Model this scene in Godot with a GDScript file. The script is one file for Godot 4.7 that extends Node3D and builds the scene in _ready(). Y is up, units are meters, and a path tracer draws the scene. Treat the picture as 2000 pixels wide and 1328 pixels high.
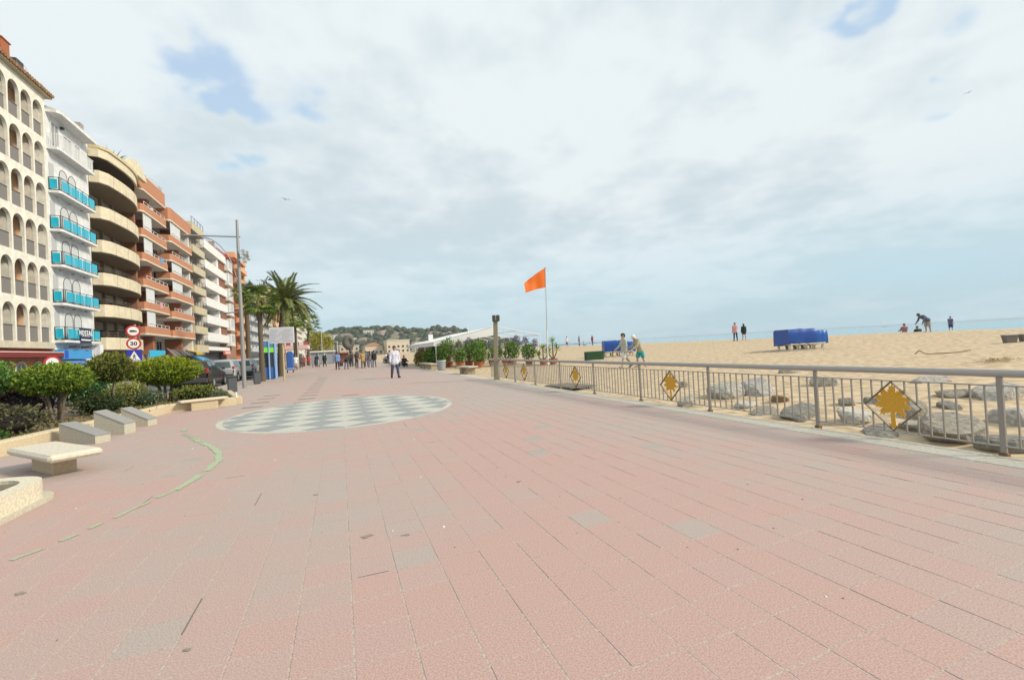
extends Node3D
# Seaside promenade: paved walk between a street of apartment hotels and a sandy beach.

class MB:
	var v := PackedVector3Array()
	var n := PackedVector3Array()
	var c := PackedColorArray()
	var col := Color.WHITE
	func tri(a: Vector3, b: Vector3, d: Vector3, na: Vector3, nb: Vector3, nd: Vector3) -> void:
		if (b - a).cross(d - a).dot(na + nb + nd) > 0.0:
			v.append(a); v.append(d); v.append(b)
			n.append(na); n.append(nd); n.append(nb)
		else:
			v.append(a); v.append(b); v.append(d)
			n.append(na); n.append(nb); n.append(nd)
		c.append(col); c.append(col); c.append(col)
	func quad(a: Vector3, b: Vector3, d: Vector3, e: Vector3, nn: Vector3) -> void:
		tri(a, b, d, nn, nn, nn)
		tri(a, d, e, nn, nn, nn)
	func qa(a: Vector3, b: Vector3, d: Vector3, e: Vector3, out: Vector3) -> void:
		var nn := (b - a).cross(d - a)
		if nn.length_squared() < 1e-14: nn = (d - a).cross(e - a)
		nn = nn.normalized()
		if nn.dot(out) < 0.0: nn = -nn
		quad(a, b, d, e, nn)
	func box(ctr: Vector3, s: Vector3, bs := Basis.IDENTITY) -> void:
		var x := bs.x * s.x * 0.5
		var y := bs.y * s.y * 0.5
		var z := bs.z * s.z * 0.5
		for k in [1.0, -1.0]:
			quad(ctr + x * k + y + z, ctr + x * k + y - z, ctr + x * k - y - z, ctr + x * k - y + z, bs.x.normalized() * k)
			quad(ctr + y * k + x + z, ctr + y * k + x - z, ctr + y * k - x - z, ctr + y * k - x + z, bs.y.normalized() * k)
			quad(ctr + z * k + y + x, ctr + z * k + y - x, ctr + z * k - y - x, ctr + z * k - y + x, bs.z.normalized() * k)
	func b2(x0: float, x1: float, y0: float, y1: float, z0: float, z1: float) -> void:
		box(Vector3((x0 + x1) / 2, (y0 + y1) / 2, (z0 + z1) / 2), Vector3(absf(x1 - x0), absf(y1 - y0), absf(z1 - z0)))
	func cbox(ctr: Vector3, s: Vector3, r: float, bs := Basis.IDENTITY) -> void:
		# chamfered box
		var h := s * 0.5
		for ax in 3:
			var a2 := (ax + 1) % 3
			var a3 := (ax + 2) % 3
			for k in [1.0, -1.0]:
				var p: Array = []
				for q in [[1, 1], [1, -1], [-1, -1], [-1, 1]]:
					var w := Vector3.ZERO
					w[ax] = k * h[ax]
					w[a2] = q[0] * (h[a2] - r)
					w[a3] = q[1] * (h[a3] - r)
					p.append(ctr + bs * w)
				var nn := Vector3.ZERO
				nn[ax] = k
				quad(p[0], p[1], p[2], p[3], bs * nn)
				for k2 in [1.0, -1.0]:
					var e: Array = []
					for q in [[0, 1], [0, -1], [1, -1], [1, 1]]:
						var w := Vector3.ZERO
						w[ax] = k * (h[ax] - (r if q[0] else 0.0))
						w[a2] = k2 * (h[a2] - (0.0 if q[0] else r))
						w[a3] = q[1] * (h[a3] - r)
						e.append(ctr + bs * w)
					var en := Vector3.ZERO
					en[ax] = k
					en[a2] = k2
					quad(e[0], e[1], e[2], e[3], (bs * en).normalized())
		for a in [1.0, -1.0]:
			for b in [1.0, -1.0]:
				for d in [1.0, -1.0]:
					var g := Vector3(a, b, d)
					var nn := (bs * g).normalized()
					tri(ctr + bs * (g * Vector3(h.x, h.y - r, h.z - r)), ctr + bs * (g * Vector3(h.x - r, h.y, h.z - r)), ctr + bs * (g * Vector3(h.x - r, h.y - r, h.z)), nn, nn, nn)
	func tube(pts: Array, rad: Array, sides := 8, caps := true) -> void:
		var rings: Array = []
		var side := Vector3.ZERO
		for i in pts.size():
			var t: Vector3 = (pts[mini(i + 1, pts.size() - 1)] - pts[maxi(i - 1, 0)]).normalized()
			if side == Vector3.ZERO:
				side = t.cross(Vector3.UP if absf(t.y) < 0.9 else Vector3.RIGHT).normalized()
			side = (side - t * side.dot(t)).normalized()
			var up := t.cross(side)
			var r: float = rad[mini(i, rad.size() - 1)]
			var ring: Array = []
			for k in sides:
				var a := TAU * k / sides
				ring.append([pts[i] + (side * cos(a) + up * sin(a)) * r, side * cos(a) + up * sin(a)])
			rings.append(ring)
		for i in rings.size() - 1:
			for k in sides:
				var p = rings[i][k]
				var q = rings[i][(k + 1) % sides]
				var r = rings[i + 1][(k + 1) % sides]
				var s = rings[i + 1][k]
				tri(p[0], q[0], r[0], p[1], q[1], r[1])
				tri(p[0], r[0], s[0], p[1], r[1], s[1])
		if caps:
			for e in [0, rings.size() - 1]:
				var t: Vector3 = (pts[0] - pts[1]).normalized() if e == 0 else (pts[-1] - pts[-2]).normalized()
				for k in range(1, sides - 1):
					tri(rings[e][0][0], rings[e][k][0], rings[e][k + 1][0], t, t, t)
	func cyl(a: Vector3, b: Vector3, r: float, sides := 10, r2 := -1.0) -> void:
		tube([a, b], [r, r2 if r2 >= 0 else r], sides)
	func lathe(pf: Array, ctr: Vector3, sides := 16, bs := Basis.IDENTITY) -> void:
		# pf: Vector2(radius, height)
		for i in pf.size() - 1:
			var d: Vector2 = pf[i + 1] - pf[i]
			var nr := Vector2(d.y, -d.x).normalized()
			for k in sides:
				var a := TAU * k / sides
				var b := TAU * (k + 1) / sides
				var da := Vector3(cos(a), 0, sin(a))
				var db := Vector3(cos(b), 0, sin(b))
				var na := bs * (da * nr.x + Vector3.UP * nr.y)
				var nb := bs * (db * nr.x + Vector3.UP * nr.y)
				var p = ctr + bs * (da * pf[i].x + Vector3.UP * pf[i].y)
				var q = ctr + bs * (db * pf[i].x + Vector3.UP * pf[i].y)
				var r = ctr + bs * (db * pf[i + 1].x + Vector3.UP * pf[i + 1].y)
				var s = ctr + bs * (da * pf[i + 1].x + Vector3.UP * pf[i + 1].y)
				tri(p, q, r, na, nb, nb)
				tri(p, r, s, na, nb, na)
	func ell(ctr: Vector3, r: Vector3, sg := 12, bs := Basis.IDENTITY) -> void:
		var hh := sg / 2
		for i in hh:
			for k in sg:
				var p: Array = []
				for q in [[0, 0], [1, 0], [1, 1], [0, 1]]:
					var la = PI * (i + q[0]) / hh - PI / 2
					var lo = TAU * (k + q[1]) / sg
					var d := Vector3(cos(la) * cos(lo), sin(la), cos(la) * sin(lo))
					p.append([ctr + bs * (d * r), (bs * (d / r)).normalized()])
				tri(p[0][0], p[1][0], p[2][0], p[0][1], p[1][1], p[2][1])
				tri(p[0][0], p[2][0], p[3][0], p[0][1], p[2][1], p[3][1])
	func prism(poly: PackedVector2Array, x: Transform3D, depth: float) -> void:
		# polygon in x's local xy, extruded along local z from 0 to depth
		var ids := Geometry2D.triangulate_polygon(poly)
		for i in range(0, ids.size(), 3):
			for e in [0.0, depth]:
				var nn := x.basis.z.normalized() * (1.0 if (e > 0.0) == (depth > 0.0) and e != 0.0 else -1.0) * signf(depth)
				tri(x * Vector3(poly[ids[i]].x, poly[ids[i]].y, e), x * Vector3(poly[ids[i + 1]].x, poly[ids[i + 1]].y, e), x * Vector3(poly[ids[i + 2]].x, poly[ids[i + 2]].y, e), nn, nn, nn)
		var cw := Geometry2D.is_polygon_clockwise(poly)
		for i in poly.size():
			var a := poly[i]
			var b := poly[(i + 1) % poly.size()]
			var o := Vector2(b.y - a.y, a.x - b.x).normalized() * (-1.0 if cw else 1.0)
			quad(x * Vector3(a.x, a.y, 0), x * Vector3(b.x, b.y, 0), x * Vector3(b.x, b.y, depth), x * Vector3(a.x, a.y, depth), (x.basis * Vector3(o.x, o.y, 0)).normalized())
	func loft(secs: Array, closed := false, caps := true) -> void:
		var vv: Array = []
		for i in secs.size() - 1:
			var m: int = secs[i].size()
			for k in (m if closed else m - 1):
				vv.append([i, k, (k + 1) % m])
		var cen := Vector3.ZERO
		var cnt := 0
		for s in secs:
			for p in s: cen += p; cnt += 1
		cen /= cnt
		var acc := {}
		for f in vv:
			var a: Vector3 = secs[f[0]][f[1]]
			var b: Vector3 = secs[f[0]][f[2]]
			var d: Vector3 = secs[f[0] + 1][f[2]]
			var e: Vector3 = secs[f[0] + 1][f[1]]
			var nn := (d - a).cross(e - b)
			var sc := Vector3.ZERO
			for p in secs[f[0]]: sc += p
			sc /= secs[f[0]].size()
			if nn.dot((a + b + d + e) / 4 - sc) < 0: nn = -nn
			if nn.length() > 0: nn = nn.normalized()
			f.append(nn)
			for key in [[f[0], f[1]], [f[0], f[2]], [f[0] + 1, f[2]], [f[0] + 1, f[1]]]:
				acc[key] = acc.get(key, Vector3.ZERO) + nn
		for f in vv:
			var nn: Vector3 = f[3]
			var ns: Array = []
			for key in [[f[0], f[1]], [f[0], f[2]], [f[0] + 1, f[2]], [f[0] + 1, f[1]]]:
				var s: Vector3 = acc[key].normalized()
				ns.append(s if s.dot(nn) > 0.75 else nn)
			tri(secs[f[0]][f[1]], secs[f[0]][f[2]], secs[f[0] + 1][f[2]], ns[0], ns[1], ns[2])
			tri(secs[f[0]][f[1]], secs[f[0] + 1][f[2]], secs[f[0] + 1][f[1]], ns[0], ns[2], ns[3])
		if caps:
			for e in [0, secs.size() - 1]:
				var s: Array = secs[e]
				var nn: Vector3 = (s[1] - s[0]).cross(s[s.size() / 2] - s[0]).normalized()
				var sc: Vector3 = s[0]
				if nn.dot(sc - cen) < 0: nn = -nn
				for k in range(1, s.size() - 1):
					tri(s[0], s[k], s[k + 1], nn, nn, nn)
	func leaf(p: Vector3, dir: Vector3, wide: Vector3, ln: float, w: float) -> void:
		var nn := dir.cross(wide).normalized()
		if nn.y < 0: nn = -nn
		var m := p + dir * ln * 0.45
		quad(p, m + wide * w * 0.5, p + dir * ln, m - wide * w * 0.5, nn)
	func mesh() -> ArrayMesh:
		var m := ArrayMesh.new()
		if v.size() == 0: return m
		var a := []
		a.resize(Mesh.ARRAY_MAX)
		a[Mesh.ARRAY_VERTEX] = v
		a[Mesh.ARRAY_NORMAL] = n
		a[Mesh.ARRAY_COLOR] = c
		m.add_surface_from_arrays(Mesh.PRIMITIVE_TRIANGLES, a)
		return m

var used := {}
var mats := {}
var tex := {}
var rg := RandomNumberGenerator.new()

func _ready() -> void:
	setup()
	setting()
	promenade()
	town()
	railing()
	rocks()
	beds()
	palms()
	street_items()
	vehicles()
	beach_items()
	people()

func noise_tex(key: String, freq: float, lo: float, hi: float, size := 256, oct := 4, kind := FastNoiseLite.TYPE_SIMPLEX_SMOOTH, seed_ := 1, ramp_lo := 0.0, ramp_hi := 1.0) -> NoiseTexture2D:
	if tex.has(key): return tex[key]
	var f := FastNoiseLite.new()
	f.noise_type = kind
	f.frequency = freq
	f.fractal_octaves = oct
	f.seed = seed_
	var t := NoiseTexture2D.new()
	t.width = size
	t.height = size
	t.seamless = true
	t.noise = f
	var g := Gradient.new()
	g.set_color(0, Color(lo, lo, lo))
	g.set_color(1, Color(hi, hi, hi))
	g.set_offset(0, ramp_lo)
	g.set_offset(1, ramp_hi)
	t.color_ramp = g
	tex[key] = t
	return t

# colours are given as linear real-world values
func mat(r: float, g: float, b: float, rough := 0.85, grain := "", metal := 0.0, vcol := false, bump := 0.0) -> StandardMaterial3D:
	var key := "%.3f %.3f %.3f %.2f %s %.2f %s %.2f" % [r, g, b, rough, grain, metal, vcol, bump]
	if mats.has(key): return mats[key]
	var m := StandardMaterial3D.new()
	m.albedo_color = Color(r, g, b).linear_to_srgb()
	m.roughness = rough
	m.metallic = metal
	m.vertex_color_use_as_albedo = vcol
	if grain != "":
		var sc := 1.0
		match grain:
			"plaster":
				m.albedo_texture = noise_tex("plaster", 0.012, 0.93, 1.0, 512, 6, FastNoiseLite.TYPE_SIMPLEX_SMOOTH, 3, 0.25, 0.75); sc = 0.25
			"fine":
				m.albedo_texture = noise_tex("fine", 0.09, 0.84, 1.0, 256, 3, FastNoiseLite.TYPE_SIMPLEX, 5, 0.3, 0.7); sc = 2.0
			"stone":
				m.albedo_texture = noise_tex("grit", 0.03, 0.91, 1.0, 512, 5, FastNoiseLite.TYPE_SIMPLEX, 17, 0.25, 0.7); sc = 1.3
			"speck":
				m.albedo_texture = noise_tex("speck", 0.16, 0.85, 1.0, 512, 3, FastNoiseLite.TYPE_SIMPLEX, 9, 0.3, 0.65); sc = 1.1
			"sand":
				m.albedo_texture = noise_tex("sand", 0.02, 0.84, 1.0, 512, 6, FastNoiseLite.TYPE_SIMPLEX, 11, 0.3, 0.7); sc = 0.22
			"pave":
				m.albedo_texture = noise_tex("pave", 0.11, 0.885, 1.0, 1024, 4, FastNoiseLite.TYPE_SIMPLEX, 29, 0.28, 0.72); sc = 0.62
			"rock":
				m.albedo_texture = noise_tex("rock", 0.012, 0.74, 1.0, 1024, 8, FastNoiseLite.TYPE_SIMPLEX, 23, 0.2, 0.8); sc = 0.7
			"bark":
				m.albedo_texture = noise_tex("stone", 0.02, 0.74, 1.0, 512, 6, FastNoiseLite.TYPE_SIMPLEX, 7, 0.3, 0.7); sc = 3.0
			"asphalt":
				m.albedo_texture = noise_tex("speck", 0.16, 0.85, 1.0, 512, 3, FastNoiseLite.TYPE_SIMPLEX, 9, 0.3, 0.65); sc = 0.8
		m.uv1_triplanar = true
		m.uv1_world_triplanar = true
		m.uv1_scale = Vector3(sc, sc, sc)
		if bump > 0.0:
			m.heightmap_enabled = true
			m.heightmap_texture = m.albedo_texture
			m.heightmap_scale = bump
	mats[key] = m
	return m

func leafmat() -> StandardMaterial3D:
	if mats.has("leaf"): return mats["leaf"]
	var m := StandardMaterial3D.new()
	m.vertex_color_use_as_albedo = true
	m.roughness = 0.75
	m.metallic_specular = 0.25
	m.backlight_enabled = true
	m.backlight = Color(0.45, 0.5, 0.3)
	mats["leaf"] = m
	return m

func numbered(s: String) -> String:
	used[s] = used.get(s, 0) + 1
	return s if used[s] == 1 else "%s_%03d" % [s, used[s] - 1]

func tag(o: Node, label: String, cat := "", group := "", kind := "") -> void:
	if label: o.set_meta("label", label)
	if cat: o.set_meta("category", cat)
	if group: o.set_meta("group", group)
	if kind: o.set_meta("kind", kind)

func thing(called: String, label: String, cat: String, at := Vector3.ZERO, turn := 0.0, group := "") -> Node3D:
	var o := Node3D.new()
	o.name = numbered(called)
	add_child(o)
	o.position = at
	o.rotation.y = turn
	tag(o, label, cat, group)
	return o

func part(called: String, m: MB, mt: Material, par: Node, label := "", kind := "") -> MeshInstance3D:
	var o := MeshInstance3D.new()
	o.name = called
	o.mesh = m.mesh()
	o.material_override = mt
	par.add_child(o, true)
	if label: o.set_meta("label", label)
	if kind: o.set_meta("kind", kind)
	return o

func pbox(called: String, par: Node, mt: Material, x0: float, x1: float, y0: float, y1: float, z0: float, z1: float) -> MeshInstance3D:
	var m := MB.new()
	m.b2(x0, x1, y0, y1, z0, z1)
	return part(called, m, mt, par)

func share(called: String, me: Mesh, mt: Material, par: Node, tr: Transform3D) -> MeshInstance3D:
	var o := MeshInstance3D.new()
	o.name = called
	o.mesh = me
	o.material_override = mt
	o.transform = tr
	par.add_child(o, true)
	return o

func solo(called: String, m: MB, mt: Material, label: String, cat: String, at := Vector3.ZERO, turn := 0.0, group := "") -> MeshInstance3D:
	var o := MeshInstance3D.new()
	o.name = numbered(called)
	o.mesh = m.mesh()
	o.material_override = mt
	add_child(o)
	o.position = at
	o.rotation.y = turn
	tag(o, label, cat, group)
	return o

func struct(called: String, m: MB, mt: Material, label: String) -> MeshInstance3D:
	var o := MeshInstance3D.new()
	o.name = numbered(called)
	o.mesh = m.mesh()
	o.material_override = mt
	add_child(o)
	tag(o, label, "", "", "structure")
	return o

func copy_thing(o: Node3D, at: Vector3, turn: float, label: String, group := "") -> Node3D:
	var d: Node3D = o.duplicate()
	var nm := String(o.name)
	var rx := RegEx.create_from_string("_[0-9]{3}$")
	d.name = numbered(rx.sub(nm, ""))
	add_child(d)
	d.position = at
	d.rotation.y = turn
	tag(d, label, "", group)
	return d

# ---- surface nets over tapered capsules: bones are [a, b, ra, rb]
func snet(m: MB, bones: Array, cell: float, k := 0.03) -> void:
	var lo := Vector3.ONE * 1e9
	var hi := -lo
	for b in bones:
		var r: float = maxf(b[2], b[3])
		for q in [b[0], b[1]]:
			lo = lo.min(q - Vector3.ONE * r)
			hi = hi.max(q + Vector3.ONE * r)
	lo -= Vector3.ONE * cell * 2.0
	hi += Vector3.ONE * cell * 2.0
	var nx := int((hi.x - lo.x) / cell) + 2
	var ny := int((hi.y - lo.y) / cell) + 2
	var nz := int((hi.z - lo.z) / cell) + 2
	var f := PackedFloat32Array()
	f.resize(nx * ny * nz)
	f.fill(10.0)
	for b in bones:
		var a: Vector3 = b[0]
		var ab: Vector3 = b[1] - a
		var l2 := maxf(ab.length_squared(), 1e-9)
		var ra: float = b[2]
		var rb: float = b[3]
		var mg := maxf(ra, rb) + k + cell * 1.6
		var l := ((a.min(b[1]) - Vector3.ONE * mg - lo) / cell).floor()
		var h := ((a.max(b[1]) + Vector3.ONE * mg - lo) / cell).ceil()
		for iz in range(maxi(0, int(l.z)), mini(nz, int(h.z) + 1)):
			for iy in range(maxi(0, int(l.y)), mini(ny, int(h.y) + 1)):
				var at := (iz * ny + iy) * nx
				for ix in range(maxi(0, int(l.x)), mini(nx, int(h.x) + 1)):
					var p := lo + Vector3(ix, iy, iz) * cell - a
					var t := clampf(p.dot(ab) / l2, 0.0, 1.0)
					var d := (p - ab * t).length() - ra - (rb - ra) * t
					var o := f[at + ix]
					var g := maxf(k - absf(d - o), 0.0) / k
					f[at + ix] = minf(d, o) - g * g * k * 0.25
	var ids := PackedInt32Array()
	ids.resize(nx * ny * nz)
	ids.fill(-1)
	var pts := PackedVector3Array()
	var sx := 1
	var sy := nx
	var sz := nx * ny
	var co := [0, sx, sy, sx + sy, sz, sx + sz, sy + sz, sx + sy + sz]
	var cp := [Vector3(0, 0, 0), Vector3(1, 0, 0), Vector3(0, 1, 0), Vector3(1, 1, 0), Vector3(0, 0, 1), Vector3(1, 0, 1), Vector3(0, 1, 1), Vector3(1, 1, 1)]
	var eds := [[0, 1], [2, 3], [4, 5], [6, 7], [0, 2], [1, 3], [4, 6], [5, 7], [0, 4], [1, 5], [2, 6], [3, 7]]
	for iz in nz - 1:
		for iy in ny - 1:
			var row := iz * sz + iy * sy
			for ix in nx - 1:
				var i := row + ix
				if f[i] > cell * 3.0: continue
				var c0 := 0
				for q in 8:
					if f[i + co[q]] < 0.0: c0 += 1
				if c0 == 0 or c0 == 8: continue
				var s := Vector3.ZERO
				var cnt := 0
				for e in eds:
					var d0 := f[i + co[e[0]]]
					var d1 := f[i + co[e[1]]]
					if (d0 < 0.0) != (d1 < 0.0):
						s += (cp[e[0]] as Vector3).lerp(cp[e[1]], d0 / (d0 - d1))
						cnt += 1
				ids[i] = pts.size()
				pts.append(lo + (Vector3(ix, iy, iz) + s / cnt) * cell)
	var nor := PackedVector3Array()
	nor.resize(pts.size())
	var qs: Array = []
	for iz in range(1, nz - 1):
		for iy in range(1, ny - 1):
			for ix in range(1, nx - 1):
				var i := iz * sz + iy * sy + ix
				if f[i] > cell * 3.0: continue
				var ins := f[i] < 0.0
				for ax in 3:
					var st: int = [sx, sy, sz][ax]
					if (f[i + st] < 0.0) == ins: continue
					var u: int = [sy, sz, sx][ax]
					var w: int = [sz, sx, sy][ax]
					var q := [ids[i - u - w], ids[i - w], ids[i], ids[i - u]]
					if q.min() < 0: continue
					var nn: Vector3 = (pts[q[1]] - pts[q[0]]).cross(pts[q[2]] - pts[q[0]])
					var dirv := Vector3.ZERO
					dirv[ax] = 1.0 if ins else -1.0
					if nn.dot(dirv) < 0: nn = -nn
					for z in q: nor[z] += nn
					qs.append(q)
	for q in qs:
		m.tri(pts[q[0]], pts[q[1]], pts[q[2]], nor[q[0]].normalized(), nor[q[1]].normalized(), nor[q[2]].normalized())
		m.tri(pts[q[0]], pts[q[2]], pts[q[3]], nor[q[0]].normalized(), nor[q[2]].normalized(), nor[q[3]].normalized())

func grow(bones: Array, r: float) -> Array:
	var o: Array = []
	for b in bones: o.append([b[0], b[1], b[2] + r, b[3] + r])
	return o

# ---- a person: legs = [hip L, knee L, hip R, knee R], arms = [shoulder L, elbow L, shoulder R, elbow R] in degrees, forward positive; faces local +z
func person(label: String, at: Vector3, turn: float, P: Dictionary) -> Node3D:
	var s: float = P.get("h", 1.75) / 1.75
	var cell: float = P.get("cell", 0.03)
	var lg: Array = P.get("legs", [4, 4, -4, 4])
	var am: Array = P.get("arms", [5, 12, -3, 12])
	var spl: float = P.get("splay", 0.12)
	var lsp: float = P.get("lsplay", 0.05)
	var lean := deg_to_rad(P.get("lean", 2.0))
	var t := thing("person", label, "person", at, turn, P.get("group", ""))
	var pel := Vector3(0, 0.93, 0)
	var legb: Array = []
	var foot: Array = []
	var low := 9.0
	var jl: Array = []
	for i in 2:
		var sg := 1.0 if i == 0 else -1.0
		var a := deg_to_rad(lg[i * 2])
		var b := a - deg_to_rad(lg[i * 2 + 1])
		var hip := pel + Vector3(sg * 0.09, -0.01, 0)
		var knee := hip + Vector3(sg * lsp, -cos(a), sin(a)).normalized() * 0.42
		var ank := knee + Vector3(sg * lsp * 0.7, -cos(b), sin(b)).normalized() * 0.42
		low = minf(low, ank.y - 0.075)
		jl.append([hip, knee, ank, sg, b])
	if P.get("sit", false): low = pel.y - 0.12 - P.get("seat", 0.0) / s
	pel.y -= low
	for j in jl:
		for q in 3: j[q].y -= low
		var cm: Vector3 = j[1].lerp(j[2], 0.35)
		legb.append([pel + Vector3(j[3] * 0.05, 0, 0), j[0], 0.115, 0.095])
		legb.append([j[0], j[1], 0.088, 0.057])
		legb.append([j[1], cm, 0.056, 0.055])
		legb.append([cm, j[2], 0.055, 0.038])
		var toe: Vector3 = j[2] + Vector3(j[3] * 0.03, -0.045, 0.0) + Vector3(0, 0, 0.15).rotated(Vector3.RIGHT, clampf(-j[4], -0.2, 0.9))
		foot.append([j[2] + Vector3(0, -0.03, -0.02), j[2] + Vector3(0, -0.03, 0.03), 0.042, 0.042])
		foot.append([j[2] + Vector3(0, -0.035, 0.03), toe, 0.042, 0.034])
	var u := Vector3(0, cos(lean), sin(lean))
	var tor: Array = []
	var S := pel + u * 0.48
	for sg in [1.0, -1.0]:
		var xo := Vector3(sg, 0, 0)
		tor.append([pel + xo * 0.05, pel + u * 0.16 + xo * 0.045, 0.118, 0.1])
		tor.append([pel + u * 0.16 + xo * 0.045, pel + u * 0.36 + xo * 0.075, 0.1, 0.112])
		tor.append([pel + u * 0.36 + xo * 0.075, S + xo * 0.1, 0.112, 0.075])
		tor.append([S + xo * 0.04, S + xo * 0.16, 0.07, 0.062])
	var arm: Array = []
	var fore: Array = []
	var hands: Array = []
	for i in 2:
		var sg := 1.0 if i == 0 else -1.0
		var a := deg_to_rad(am[i * 2]) 
		var b := a + deg_to_rad(am[i * 2 + 1])
		var sh := S + Vector3(sg * 0.18, 0.0, 0)
		var el := sh + Vector3(sg * spl, -cos(a), sin(a)).normalized() * 0.29
		var hd := Vector3(sg * spl * 0.6, -cos(b), sin(b)).normalized()
		var wr := el + hd * 0.25
		arm.append([sh, el, 0.052, 0.041])
		fore.append([el, wr, 0.041, 0.029])
		hands.append([wr, wr + hd * 0.08, 0.028, 0.034, hd, sg])
	var hl := deg_to_rad(P.get("head", P.get("lean", 2.0) * 0.5))
	var hu := Vector3(0, cos(hl), sin(hl))
	var hf := Vector3(0, -sin(hl), cos(hl))
	var nk := S + u * 0.06
	var hc := nk + hu * 0.17 + hf * 0.015
	var head: Array = [[S, nk + hu * 0.06, 0.06, 0.054], [hc - hu * 0.045 + hf * 0.012, hc + hu * 0.03, 0.07, 0.088], [hc + hf * 0.07 - hu * 0.01, hc + hf * 0.1 - hu * 0.03, 0.014, 0.017], [hc - hu * 0.09 + hf * 0.05, hc - hu * 0.085 + hf * 0.065, 0.03, 0.025]]
	for sg in [1.0, -1.0]:
		head.append([hc + Vector3(sg * 0.082, 0.012, 0), hc + Vector3(sg * 0.088, -0.02, 0), 0.016, 0.012])
	var skin: Array = []
	skin.append_array(legb); skin.append_array(foot); skin.append_array(tor); skin.append_array(arm); skin.append_array(fore); skin.append_array(head)
	for h in hands: skin.append(h.slice(0, 4))
	var mb := MB.new()
	snet(mb, skin, cell, 0.03)
	for h in hands:
		var tip: Vector3 = h[1]
		var hd: Vector3 = h[4]
		var fw := Vector3(0, -hd.z, hd.y).normalized() * -1.0
		for q in 4:
			var o := fw * (0.027 - 0.018 * q)
			var ln: float = [0.062, 0.07, 0.066, 0.052][q]
			mb.tube([tip + o, tip + o + hd * ln * 0.55, tip + o + hd * ln + Vector3(-h[5] * 0.014, 0, 0)], [0.0095, 0.009, 0.0065], 5)
		var tb: Vector3 = h[0] + hd * 0.03 + fw * 0.025
		mb.tube([tb, tb + hd * 0.035 + fw * 0.024, tb + hd * 0.07 + fw * 0.026], [0.011, 0.0105, 0.008], 5)
	var sc: Array = P.get("skin", [0.42, 0.26, 0.19])
	part("body", mb, mat(sc[0], sc[1], sc[2], 0.6), t).scale = Vector3.ONE * s
	var fm := MB.new()
	for sg in [1.0, -1.0]:
		fm.ell(hc + Vector3(sg * 0.031, 0.005, 0) + hf * 0.083, Vector3(0.011, 0.007, 0.006), 6)
	part("eyes", fm, mat(0.03, 0.02, 0.02, 0.3), t).scale = Vector3.ONE * s
	var mo := MB.new()
	mo.ell(hc - hu * 0.062 + hf * 0.083, Vector3(0.022, 0.006, 0.008), 6)
	part("mouth", mo, mat(0.3, 0.12, 0.1, 0.5), t).scale = Vector3.ONE * s
	# clothing
	var g: float = P.get("loose", 0.016)
	if P.has("top"):
		var b: Array = grow(tor, g)
		var hem: float = P.get("hem", 0.06)
		for sg in [1.0, -1.0]:
			b.append([pel + Vector3(sg * 0.06, 0, 0), pel + Vector3(sg * 0.07, -hem, 0), 0.122 + g, 0.125 + g])
		var sl: String = P.get("sleeve", "long")
		if sl == "short":
			for q in arm: b.append([q[0], q[0].lerp(q[1], 0.6), q[2] + g, q[3] + g + 0.006])
		elif sl == "long":
			b.append_array(grow(arm, g)); b.append_array(grow(fore, g))
		if P.get("hood", false): b.append([S + Vector3(0, 0.02, -0.07), S + Vector3(0, 0.07, -0.06), 0.08, 0.07])
		var m2 := MB.new()
		snet(m2, b, cell, 0.035)
		var c: Array = P["top"]
		part(P.get("topname", "shirt"), m2, mat(c[0], c[1], c[2], 0.85), t).scale = Vector3.ONE * s
	if P.has("pants"):
		var b: Array = []
		var cut: float = P.get("cut", 1.0)
		for q in legb.size():
			var w: Array = legb[q]
			var kind := q % 4
			if cut < 0.6 and kind == 1: b.append([w[0], w[0].lerp(w[1], cut * 2.0), w[2] + g, w[3] + 0.03 + g])
			elif cut < 0.6 and kind >= 2: continue
			else: b.append([w[0], w[1], w[2] + g * 0.7, w[3] + g * 0.7])
		for sg in [1.0, -1.0]:
			b.append([pel + Vector3(sg * 0.05, 0, 0), pel + u * 0.08 + Vector3(sg * 0.05, 0, 0), 0.122, 0.112])
		var m2 := MB.new()
		snet(m2, b, cell, 0.03)
		var c: Array = P["pants"]
		part(P.get("pantsname", "trousers"), m2, mat(c[0], c[1], c[2], 0.85), t).scale = Vector3.ONE * s
	if P.has("shoes"):
		var c: Array = P["shoes"]
		for q in 2:
			var m2 := MB.new()
			snet(m2, grow([foot[q * 2], foot[q * 2 + 1]], 0.012), cell * 0.7, 0.02)
			part("shoe", m2, mat(c[0], c[1], c[2], 0.6), t).scale = Vector3.ONE * s
	if P.has("hair"):
		var c: Array = P["hair"]
		var b: Array = [[hc + hu * 0.045 - hf * 0.03, hc + hu * 0.05 + hf * 0.01, 0.096, 0.09], [hc - hf * 0.045, hc - hf * 0.04 - hu * 0.04, 0.085, 0.07]]
		if P.get("long", false): b.append([hc - hf * 0.06, S - u * 0.14 - Vector3(0, 0, 0.11), 0.085, 0.06])
		var m2 := MB.new()
		snet(m2, b, cell * 0.7, 0.03)
		part("cap" if P.get("cap", false) else "hair", m2, mat(c[0], c[1], c[2], 0.6), t).scale = Vector3.ONE * s
	return t

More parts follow.
